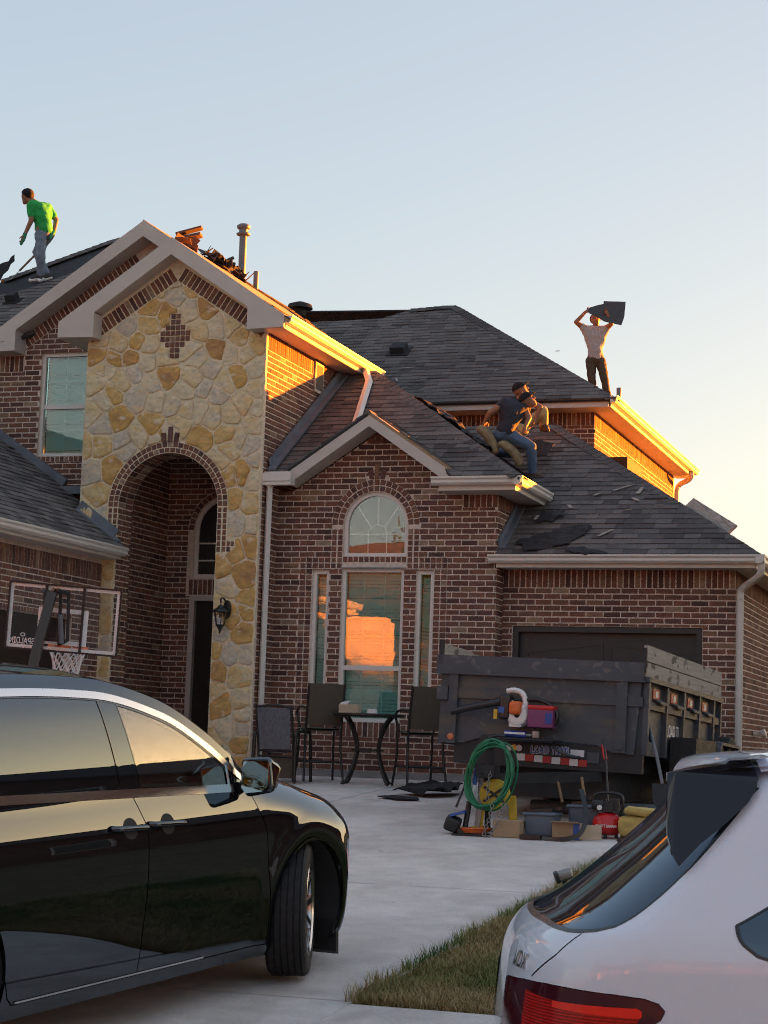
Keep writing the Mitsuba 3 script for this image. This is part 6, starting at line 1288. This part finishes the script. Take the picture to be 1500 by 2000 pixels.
tm = meshkit.text_mesh('SPALDING', .06, .002, bold=True); tv = np.array(tm.vertices); tv = tv * [-.72, 1, 1]; put(BK, 'lettering', (frame(tv, bp(-.27, -.285, .0), bu, bw, bn), np.array(tm.faces)[:, ::-1]), 'm_white')
put(BK, 'lettering', bpr(affinity.scale(Point(-.40, -.195).buffer(.02).difference(Point(-.40, -.195).buffer(.013)), 1.3, 1), -.0045, .0005), 'm_white')
def barm(pts, w=.05, t=.03): 
    mb = MB(); [mb.beam(bp(*a), bp(*b), w, t, up=bn) for a, b in zip(pts[:-1], pts[1:])]; return mb
put(BK, 'pole', barm([(-.10, .27, .22), (-.185, -.30, .34), (-.22, -.62, .40)], .095, .07).beam(bp(-.22, -.60, .40), bp(-.28, -2.45, .55), .10, .09, up=bn), 'm_satin_black')
for u in (-.19, -.02, .055): put(BK, 'lift_arm', barm([(u, .26, .06 + abs(u)), (u * .5 - .08, .30, .24)], .035, .03), 'm_satin_black')
for u0, u1 in ((-.19, -.16), (.05, .075), (-.03, -.01)): put(BK, 'lift_arm', barm([(u0, .28, .12), (u1, -.22, .10)], .032, .03), 'm_satin_black')
put(BK, 'lift_arm', barm([(.05, -.22, .08), (-.02, -.26, .03)], .04, .05).beam(bp(-.16, -.22, .08), bp(.05, -.22, .08), .03, .03, up=bn), 'm_satin_black')
put(BK, 'spring', MB().tube([bp(-.01, .05, .18), bp(.02, -.24, .13)], .026, 10), 'm_flash', smooth=True)
put(BK, 'base', MB().obox(V(-9.25, 16.7, gz(16.7) + .09), V(.40, 0, 0), V(0, .55, 0), V(0, 0, .09)), 'm_black_plastic')
rc = bp(.03, -.305, -.25); a = np.linspace(0, 2 * PI, 33); put(BK, 'rim', MB().tube([rc + .20 * math.cos(t) * bu + .20 * math.sin(t) * bn for t in a], .010, 8, caps=False).beam(bp(.03, -.305, 0), bp(.03, -.305, -.06), .12, .06), 'm_orange', smooth=True)
net = MB(); rows = [(0, .20), (.07, .175), (.14, .15), (.21, .135), (.27, .13)]
for s in (1, -1):
    for i in range(12): net.tube([rc - bw * h + r * (math.cos(2 * PI * (i + s * j * .5) / 12) * bu + math.sin(2 * PI * (i + s * j * .5) / 12) * bn) for j, (h, r) in enumerate(rows)], .006, 5)
put(BK, 'net', net, 'm_white')
# ------------------------------------------------------------------ people
mat('m_skin', proc(lambda p, n, uv: c3(.27, .135, .085) * (.9 + .2 * fbm(p.x * 12, p.y * 12, p.z * 12, 3))), .55, specular=.35)
def cloth(name, col, rough=.85):
    return mat(name, proc(lambda p, n, uv: c3(*col) * (.72 + .56 * fbm(p.x * 13, p.y * 13, p.z * 13, 4))), rough, specular=.2, sheen=.3)
cloth('m_green_shirt', (.03, .34, .085)); cloth('m_jeans', (.085, .13, .21)); cloth('m_jeans_pale', (.17, .21, .27)); cloth('m_slate_shirt', (.038, .042, .058)); mat('m_pale_shirt', (.34, .34, .36), .85); cloth('m_dark_trousers', (.075, .066, .052)); cloth('m_tan_cloth', (.42, .33, .17)); cloth('m_black_cloth', (.014, .014, .016)); cloth('m_green_glove', (.05, .25, .14))
mat('m_shoe', (.03, .026, .024), .6); mat('m_boot', (.085, .05, .03), .6)
S_ = lambda p, r, n=16: m3.Manifold.sphere(r, n).translate(tuple(map(float, p)))
def chain_h(js):
    return m3.Manifold.batch_boolean([m3.Manifold.batch_hull([S_(*a), S_(*b)]) for a, b in zip(js[:-1], js[1:])], m3.OpType.Add)
def union(parts): return m3.Manifold.batch_boolean(parts, m3.OpType.Add)
def soft(m, L=.022, it=6, wr=0., seed=0, freq=14):
    v, f = man(m.refine_to_length(L)); t = trimesh.Trimesh(v, f, process=False); t.merge_vertices(digits_vertex=6); trimesh.smoothing.filter_taubin(t, iterations=it)
    if wr: t.vertices = t.vertices + np.array(t.vertex_normals) * ((meshkit.fbm(np.array(t.vertices) * freq, 3, seed)[:, None] - .5) * wr)
    return t
def hand(wr, ha, curl):
    """palm, four unequal fingers and a thumb from the side of the palm"""
    wr, ha = V(*wr), V(*ha); d = unit(ha - wr); c = unit(V(*curl) - d * np.dot(V(*curl), d)); s = np.cross(d, c)
    ps = [m3.Manifold.batch_hull([S_(wr, .026, 10), S_(ha + s * .028, .016, 10), S_(ha - s * .028, .016, 10)])]
    for o, L in ((-.030, .055), (-.010, .068), (.011, .064), (.031, .050)):
        a = ha + s * o; b = a + d * L * .5 + c * .008; e = b + unit(d * .6 + c * .8) * L * .5; ps.append(chain_h([(a, .0095, 8), (b, .009, 8), (e, .008, 8)]))
    a = wr + (ha - wr) * .45 - s * .03; b = a - s * .030 + d * .022 + c * .01; e = b + d * .03 + c * .016; ps.append(chain_h([(a, .012, 8), (b, .0105, 8), (e, .009, 8)])); return ps
def person(label, J, face, wear, build=1.0, curl=(0, 0, -1), hat=None, gloves=None, sleeve=.62):
    k = thing('person', label, 'person'); J = {a: V(*b) for a, b in J.items()}; fc = unit(face); b = build
    up = unit(J['headtop'] - J['chin']); fc = unit(fc - up * np.dot(fc, up)); sd = np.cross(up, fc); hc = J['head']
    head = m3.Manifold.batch_hull([S_(hc + up * .035 - fc * .018, .092, 20), S_(hc + up * .02 + fc * .012, .085, 20), S_(hc - up * .085 + fc * .055, .034, 14), S_(hc - up * .06 + fc * .02, .058, 14)])
    feat = [S_(hc + fc * .102 - up * .012, .013, 10), m3.Manifold.batch_hull([S_(hc + fc * .092 + up * .03, .008, 8), S_(hc + fc * .108 - up * .018, .012, 8)]), m3.Manifold.batch_hull([S_(hc + fc * .088 - up * .055 - sd * .02, .007, 8), S_(hc + fc * .088 - up * .055 + sd * .02, .007, 8)])]
    for s in (-1, 1): feat += [m3.Manifold.batch_hull([S_(hc + sd * s * .085 + up * .02 - fc * .01, .012, 8), S_(hc + sd * s * .082 - up * .03 - fc * .002, .009, 8)]), S_(hc + sd * s * .034 + fc * .083 + up * .038, .014, 8)]
    arms = []
    for s in 'LR':
        arms += [chain_h([(J['sh' + s], .062 * b), (J['el' + s], .042 * b), (J['wr' + s], .029 * b)])] + hand(J['wr' + s], J['ha' + s], curl)
    torso = m3.Manifold.batch_hull([S_(J['shL'], .07 * b), S_(J['shR'], .07 * b), S_(J['chest'], .115 * b), S_(J['belly'], .115 * b)]) + m3.Manifold.batch_hull([S_(J['belly'], .115 * b), S_(J['hiL'], .085 * b), S_(J['hiR'], .085 * b)])
    legs = []
    for s in 'LR': legs.append(chain_h([(J['hi' + s], .085 * b), (J['kn' + s], .056 * b), (J['an' + s], .040 * b)]))
    neck = chain_h([(J['neck'] - up * .02, .058), (hc - up * .05, .055)])
    put(k, 'body', soft(union([head, neck, torso, *feat, *arms, *legs]), .02, 4), 'm_skin', smooth=True)
    shirt = [m3.Manifold.batch_hull([S_(J['shL'], .082 * b), S_(J['shR'], .082 * b), S_(J['chest'], .135 * b), S_(J['belly'], .138 * b)]), m3.Manifold.batch_hull([S_(J['belly'], .138 * b), S_(J['hip'] + (J['belly'] - J['hip']) * .25, .142 * b)]), chain_h([(J['neck'] - up * .055, .078), (J['chest'], .13 * b)])]
    for s in 'LR': shirt.append(chain_h([(J['sh' + s], .078 * b), (J['sh' + s] + (J['el' + s] - J['sh' + s]) * sleeve, .066 * b)]))
    put(k, 'shirt', soft(union(shirt), .018, 5, .034, 3, 11), wear['shirt'], smooth=True)
    tr = [m3.Manifold.batch_hull([S_(J['hip'], .128 * b), S_(J['hiL'], .105 * b), S_(J['hiR'], .105 * b)])]
    for s in 'LR': tr.append(chain_h([(J['hi' + s], .102 * b), (J['kn' + s], .076 * b), (J['an' + s], .062 * b)]))
    put(k, 'trousers', soft(union(tr), .018, 5, .030, 7, 13), wear['trousers'], smooth=True)
    for s in 'LR':
        t, h = J['to' + s], J['he' + s]; d = unit(t - h); put(k, 'shoe', soft(m3.Manifold.batch_hull([S_(h + V(0, 0, .035), .042), S_(t + V(0, 0, .02) , .035), S_(h + d * .10 + V(0, 0, .03), .045), S_(J['an' + s] - V(0, 0, .02), .042)]), .02, 3), wear['shoe'], smooth=True)
        put(k, 'sole', soft(m3.Manifold.batch_hull([S_(h + V(0, 0, .0), .034), S_(t + d * .02 - V(0, 0, .006), .030), S_(h + d * .10, .036)]), .03, 2), wear.get('sole', wear['shoe']), smooth=True)
    if gloves:
        for s in 'LR': put(k, 'glove', soft(union([m3.Manifold.batch_hull([S_(J['wr' + s], .034), S_(J['ha' + s], .036)]), chain_h([(J['ha' + s], .03), (J['ha' + s] + unit(J['ha' + s] - J['wr' + s]) * .06 + V(*curl) * .02, .022)])]), .015, 3), gloves, smooth=True)
    if hat == 'cap':
        c = m3.Manifold.sphere(.106, 24).scale((1, 1, .95)); v, f = man(c.trim_by_plane((0, 0, 1), .0)); put(k, 'cap', (frame(v, hc + up * .038 - fc * .008, fc, sd, up) if np.dot(np.cross(fc, sd), up) > 0 else frame(v, hc + up * .038 - fc * .008, fc, -sd, up), f), 'm_black_cloth', smooth=40)
        put(k, 'cap_brim', MB().prism(affinity.scale(Point(0, 0).buffer(1, 16), .075, .085).intersection(sbox(-.01, -1, 1, 1)), hc + up * .045 + fc * .085, fc, sd, -.004, .004, up), 'm_black_cloth')
    else:
        c = m3.Manifold.sphere(.102, 24); v, f = man(c.trim_by_plane((-.62, 0, .78), -.006)); v = v + (meshkit.fbm(v * 40, 2, 3)[:, None] - .5) * .008; put(k, 'hair', (frame(v, hc + up * .03 - fc * .016, fc, sd, up) if np.dot(np.cross(fc, sd), up) > 0 else frame(v, hc + up * .03 - fc * .016, fc, -sd, up), f), 'm_black_cloth', smooth=True)
    return k
GREEN = {'head': (-14.808, 25.920, 8.345), 'headtop': (-14.822, 25.907, 8.409), 'chin': (-14.829, 25.900, 8.275), 'neck': (-14.70, 25.934, 8.275), 'chest': (-14.575, 25.940, 8.12), 'shL': (-14.662, 25.822, 8.161), 'shR': (-14.525, 26.091, 8.195), 'elL': (-14.651, 25.814, 7.920), 'wrL': (-14.743, 25.810, 7.711), 'haL': (-14.774, 25.811, 7.622), 'elR': (-14.414, 26.179, 8.015), 'wrR': (-14.395, 26.098, 7.810), 'haR': (-14.393, 26.035, 7.735), 'belly': (-14.535, 25.977, 7.940), 'hip': (-14.513, 26.005, 7.783), 'hiL': (-14.548, 25.958, 7.731), 'hiR': (-14.499, 26.099, 7.758), 'knL': (-14.528, 25.942, 7.407), 'anL': (-14.561, 26.054, 7.119), 'toL': (-14.70, 26.019, 7.03), 'heL': (-14.534, 26.071, 7.05), 'knR': (-14.717, 26.164, 7.506), 'anR': (-14.544, 26.187, 7.16), 'toR': (-14.56, 26.05, 7.03), 'heR': (-14.47, 26.20, 7.10)}
person('person in a bright green shirt and faded jeans walking on the left roof', GREEN, (-.75, .45, -.45), dict(shirt='m_green_shirt', trousers='m_jeans_pale', shoe='m_shoe', sole='m_white'), .98, (-.5, 0, -.6), gloves='m_green_glove')
WHITE = {'head': (-7.606, 34.654, 8.037), 'headtop': (-7.628, 34.655, 8.136), 'chin': (-7.567, 34.615, 7.948), 'neck': (-7.611, 34.687, 7.917), 'chest': (-7.621, 34.706, 7.735), 'shL': (-7.794, 34.650, 7.862), 'shR': (-7.446, 34.742, 7.864), 'elL': (-7.946, 34.515, 7.98), 'haL': (-7.690, 34.474, 8.185), 'wrL': (-7.765, 34.489, 8.160), 'elR': (-7.300, 34.652, 7.949), 'wrR': (-7.345, 34.50, 8.097), 'haR': (-7.373, 34.47, 8.153), 'belly': (-7.614, 34.739, 7.517), 'hip': (-7.615, 34.763, 7.326), 'hiL': (-7.698, 34.746, 7.266), 'hiR': (-7.523, 34.797, 7.271), 'knL': (-7.674, 34.753, 6.914), 'anL': (-7.65, 34.859, 6.62), 'toL': (-7.66, 34.668, 6.57), 'heL': (-7.65, 34.919, 6.57), 'knR': (-7.442, 34.814, 6.920), 'anR': (-7.382, 34.951, 6.50), 'toR': (-7.325, 34.778, 6.40), 'heR': (-7.382, 35.016, 6.42)}
person('person in a pale grey shirt holding a dark panel overhead on the far roof', WHITE, (.35, -.9, -.1), dict(shirt='m_pale_shirt', trousers='m_dark_trousers', shoe='m_shoe'), 1.0, (.3, -.3, .2), sleeve=.35)
KNEEL = {'head': (-6.592, 25.745, 4.849), 'headtop': (-6.612, 25.731, 4.906), 'chin': (-6.532, 25.774, 4.780), 'neck': (-6.681, 25.719, 4.818), 'chest': (-6.777, 25.669, 4.702), 'shL': (-6.880, 25.549, 4.792), 'shR': (-6.667, 25.783, 4.771), 'elL': (-7.064, 25.474, 4.645), 'wrL': (-7.141, 25.525, 4.540), 'haL': (-7.161, 25.546, 4.493), 'elR': (-6.573, 25.758, 4.606), 'wrR': (-6.60, 25.679, 4.480), 'haR': (-6.607, 25.639, 4.428), 'belly': (-6.847, 25.647, 4.525), 'hip': (-6.896, 25.648, 4.388), 'hiL': (-6.951, 25.634, 4.358), 'hiR': (-6.842, 25.670, 4.362), 'knL': (-6.859, 25.955, 4.147), 'anL': (-7.10, 26.00, 4.16), 'toL': (-7.18, 25.98, 4.15), 'heL': (-7.145, 26.04, 4.19), 'knR': (-6.508, 25.678, 4.183), 'anR': (-6.525, 25.838, 3.862), 'toR': (-6.376, 25.869, 3.765), 'heR': (-6.558, 25.859, 3.765)}
person('person in a dark shirt, jeans and black cap kneeling in the roof valley', KNEEL, (.75, .2, -.6), dict(shirt='m_slate_shirt', trousers='m_jeans', shoe='m_boot'), .95, (.3, 0, -.6), hat='cap', sleeve=.30)
BACKP = {'head': (-6.861, 26.364, 5.118), 'headtop': (-6.874, 26.352, 5.176), 'chin': (-6.812, 26.387, 5.062), 'neck': (-6.887, 26.388, 5.016), 'chest': (-6.910, 26.429, 4.872), 'shL': (-6.993, 26.390, 4.957), 'shR': (-6.745, 26.430, 4.965), 'elL': (-7.022, 26.460, 4.763), 'wrL': (-6.913, 26.409, 4.627), 'haL': (-6.885, 26.423, 4.591), 'elR': (-6.585, 26.433, 4.885), 'wrR': (-6.649, 26.434, 4.715), 'haR': (-6.670, 26.434, 4.656), 'belly': (-6.925, 26.443, 4.745), 'hip': (-6.924, 26.509, 4.644), 'hiL': (-6.973, 26.496, 4.620), 'hiR': (-6.854, 26.535, 4.624), 'knL': (-6.784, 26.357, 4.541), 'anL': (-6.940, 26.534, 4.388), 'toL': (-6.864, 26.557, 4.33), 'heL': (-6.968, 26.529, 4.34), 'knR': (-6.548, 26.505, 4.837), 'anR': (-6.573, 26.630, 4.627), 'toR': (-6.508, 26.552, 4.575), 'heR': (-6.602, 26.624, 4.596)}
person('person in a black cap and tan trousers crouching behind the kneeling roofer', BACKP, (.8, .3, -.3), dict(shirt='m_slate_shirt', trousers='m_tan_cloth', shoe='m_boot'), .9, (.3, 0, -.6), hat='cap', sleeve=.3)

# ------------------------------------------------------------------ loose things on the roofs
def slab_mesh(pts, nrm, th, wav=0., seed=0, seg=.05):
    """a thin bent sheet from 3-D corner points lying roughly in a plane"""
    P = np.array(pts, float); c = P.mean(0); n = unit(nrm); e1 = unit(P[1] - P[0] - n * np.dot(P[1] - P[0], n)); e2 = np.cross(n, e1)
    q = np.c_[(P - c) @ e1, (P - c) @ e2]; R0 = np.random.default_rng(seed + 77); q = np.array(Polygon(q).segmentize(.09).exterior.coords)[:-1]; q = q + R0.normal(0, .018 if wav > .03 else .002, q.shape); pl = Polygon(q).buffer(0); pl = max(getattr(pl, 'geoms', [pl]), key=lambda g: g.area)
    m = drape(pl.segmentize(seg), lambda a, b: np.c_[a, b, a * 0], seg); v = np.array(m.vertices); F = np.array(m.faces)
    z = wav * (meshkit.fbm(np.c_[v[:, :2] * 5, v[:, 2] + seed], 3, seed) - .4); top = c + v[:, :1] * e1 + v[:, 1:2] * e2 + (z + th)[:, None] * n; bot = top - n * th
    u, cnt = np.unique(m.edges_sorted, axis=0, return_counts=True); bd = {tuple(x) for x in u[cnt == 1]}; k = len(v); S = []
    for a, b in m.edges:
        if (min(a, b), max(a, b)) in bd: S += [[b, a, a + k], [b, a + k, b + k]]
    return np.vstack([top, bot]), np.vstack([F, F[:, ::-1] + k, np.array(S)])
gf = lambda x, y: V(x, y, 2.48 + SL * (y - 23.88) + .018)
solo('felt_sheet', slab_mesh([gf(-6.30, 24.14), gf(-6.12, 23.93), gf(-5.95, 23.98), gf(-5.72, 24.02), gf(-5.52, 24.2), gf(-5.35, 24.44), gf(-5.44, 24.54), gf(-5.85, 24.40)], nF, .012, .10, 3), 'm_felt', 'largest torn black felt sheet on the garage roof near the gutter', 'roofing felt')
solo('felt_sheet', slab_mesh([gf(-5.62, 23.93), gf(-5.45, 24.03), gf(-5.02, 23.91), gf(-5.2, 23.86), gf(-5.45, 23.86)], nF, .012, .08, 5), 'm_felt', 'small black felt piece curling over the garage gutter', 'roofing felt')
solo('felt_sheet', slab_mesh([gf(-6.14, 24.62), gf(-6.12, 24.86), gf(-5.85, 24.90), gf(-5.78, 24.74), gf(-5.95, 24.64)], nF, .012, .08, 7), 'm_felt', 'crumpled black felt lump above the largest sheet on the garage roof', 'roofing felt')
solo('felt_sheet', slab_mesh([(-6.62, 25.95, 4.10), (-6.36, 25.98, 4.06), (-6.30, 26.10, 4.28), (-6.55, 26.15, 4.36), (-6.7, 26.1, 4.3)], (0, -.8, .6), .012, .06, 9), 'm_felt', 'black felt sheet standing up behind the kneeling roofer', 'roofing felt')
br = lambda x, y: V(x, y, 3.44 + SL * (-6.06 - x) + .03)
solo('felt_sheet', slab_mesh([br(-8.5, 26.2), br(-7.2, 25.0), br(-7.0, 25.5), br(-7.9, 26.6)], nR, .014, .16, 11), 'm_felt', 'dark loose felt along the stripped back of the bay hip', 'roofing felt')
for i, (x, y, a, L) in enumerate(((-4.93, 25.39, 1.2, .10), (-5.19, 25.46, .5, .13), (-5.17, 24.35, .7, .13), (-4.94, 25.16, 2.4, .06), (-4.63, 25.02, .1, .14), (-5.5, 25.3, .6, .05), (-5.8, 25.0, 2, .05), (-6.18, 24.72, 1.3, .07), (-5.0, 24.9, .2, .05))):
    e = unit(V(math.cos(a), math.sin(a), SL * math.sin(a))); solo('shingle_offcut', slab_mesh([gf(x, y) - e * L, gf(x, y) - e * L + V(.05, 0, .01), gf(x, y) + e * L + V(.03, 0, .012), gf(x, y) + e * L - V(.02, 0, 0)], nF, .008, .02, i), 'm_board', 'small pale shingle offcut lying on the garage roof', 'shingle offcut', 'shingle offcuts on the garage roof')
mr = lambda x, y: V(x, y, 5.5 + SL * (y - 29.17) + .02)
for i, (x, y, a, L) in enumerate(((-9.9, 30.4, .1, .12), (-9.3, 29.6, .3, .14), (-9.5, 29.9, .2, .08), (-9.25, 29.42, .5, .1), (-10.6, 31.5, .4, .04), (-9.95, 29.95, 2.0, .08), (-8.3, 30.2, 1, .03), (-7.4, 30.8, 0, .03))):
    e = unit(V(math.cos(a), math.sin(a), SL * math.sin(a))); solo('shingle_offcut', slab_mesh([mr(x, y) - e * L, mr(x, y) - e * L + V(.03, 0, .03), mr(x, y) + e * L + V(.02, 0, .03), mr(x, y) + e * L], nF, .008, .03, i), 'm_board', 'small pale shingle offcut lying on the main roof', 'shingle offcut', 'shingle offcuts on the main roof')
def cushion(label, p, q, w, seed):
    p, q = V(*p), V(*q); d = unit(q - p); L = np.linalg.norm(q - p); v, f = man(rbox(L, w, .12, .055, 12).refine_to_length(.03)); v[:, 2] += .05 * np.cos(v[:, 0] / L * PI); v += (meshkit.fbm(v * 16, 3, seed)[:, None] - .5) * .02; s = unit(np.cross(d, unit(V(.55, -.3, .8)))); u = np.cross(s, d)
    solo('foam_pad', (frame(v, (p + q) / 2, d, s, u), f), 'm_foam_pad', label, 'foam pad', smooth=True)
mat('m_foam_pad', proc(lambda p, n, uv: c3(.27, .20, .115) * (.55 + .8 * fbm(p.x * 18, p.y * 18, p.z * 18, 3))), .95)
cushion('tan foam kneeling pad under the hand of the kneeling roofer', (-7.235, 25.50, 4.46), (-7.00, 25.60, 4.07), .17, 1); cushion('tan foam kneeling pad below the knees of the kneeling roofer', (-6.955, 25.60, 4.25), (-6.66, 25.72, 3.93), .17, 2)
solo('roof_panel', slab_mesh([(-7.712, 34.406, 8.20), (-7.69, 34.42, 8.11), (-7.549, 34.48, 8.045), (-7.414, 34.53, 7.964), (-7.115, 34.645, 7.899), (-7.06, 34.65, 8.1), (-7.03, 34.615, 8.357), (-7.42, 34.484, 8.353), (-7.42, 34.49, 8.30), (-7.55, 34.45, 8.265)], (.33, -.94, .03), .02, .03, 3), 'm_panel', 'dark blue grey panel held overhead by the person on the far roof', 'panel') if mat('m_panel', (.035, .042, .058), .4) else None
solo('plank', MB().beam((-4.22, 25.25, 3.32), (-3.55, 24.58, 2.875), .03, .17, up=(.5, .5, 1)), 'm_board', 'brown plank lying over the right hip of the garage roof', 'plank')
solo('plank', MB().beam((-6.95, 29.1, 4.86), (-6.60, 29.0, 4.62), .10, .05), 'm_deck', 'short wooden board leaning on the upper wall behind the garage ridge', 'board')
solo('ladder_rail', MB().beam((-3.02, 24.6, 3.02), (-2.85, 24.3, 2.6), .07, .04), 'm_steel_bare', 'end of a ladder rail over the right garage eave', 'ladder')
# shovel and lifted shingles beside the green shirt
lf_ = lambda x, y: V(x, y, 5.55 + SL * (y - 23.9) + .02)
sv = thing('roofing_shovel', 'roofing shovel with its shaft leaning behind the green shirted person', 'shovel'); put(sv, 'shaft', MB().tube([(-14.72, 26.2, 7.52), (-15.0, 26.15, 7.22)], .018, 8), 'm_woodhandle', smooth=True)
put(sv, 'blade', MB().obox(V(-15.06, 26.13, 7.15), V(.07, 0, .06), V(0, .02, .012), unit(V(-.6, 0, .7)) * .004), 'm_steel_bare')
solo('shingle_sheet', slab_mesh([lf_(-15.5, 25.2), (-15.32, 25.55, 6.95), (-14.98, 25.95, 7.42), (-15.02, 26.0, 7.28), (-15.1, 25.9, 7.05), lf_(-15.2, 25.25)], (.5, -.8, .3), .012, .05, 6), 'm_felt', 'curled sheet of torn shingles lifting at the left edge of the picture', 'shingle')
rl = lambda x, y: V(x, y, 6.72 + SL * (TX - x) + .03)
def tuft(seed, x0, y0, n, spread, h):
    r = np.random.default_rng(seed); mb = MB()
    for i in range(n):
        p = rl(x0 + r.normal(0, spread * .35), y0 + r.normal(0, spread)); a = r.uniform(0, 2 * PI); d = unit(V(math.cos(a), math.sin(a), r.uniform(-.1, 1.0))); s = unit(np.cross(d, r.normal(size=3))); L = r.uniform(.4, 1) * h
        mb.obox(p + d * L * .4, d * L * .5, s * r.uniform(.03, .09), np.cross(d, s) * .005)
    return mb
mat('m_shingle_red', (.10, .062, .05), .9)
solo('shingle_heap', tuft(3, -11.72, 25.35, 7, .10, .22).obox(rl(-11.75, 25.4) + V(0.02, 0, .10), V(.14, .08, .05), V(-.02, .1, 0), V(0, 0, .02)).obox(rl(-11.75, 25.35) + V(.02, 0, .18), V(.16, .1, .07), V(-.02, .08, 0), V(0, 0, .015)), 'm_shingle_red', 'small stack of torn reddish shingles at the tower ridge', 'shingle heap')
solo('shingle_heap', tuft(5, -11.70, 26.7, 55, .38, .26), 'm_felt', 'pile of torn shingle scraps on the tower roof beside the flue pipe', 'shingle heap')
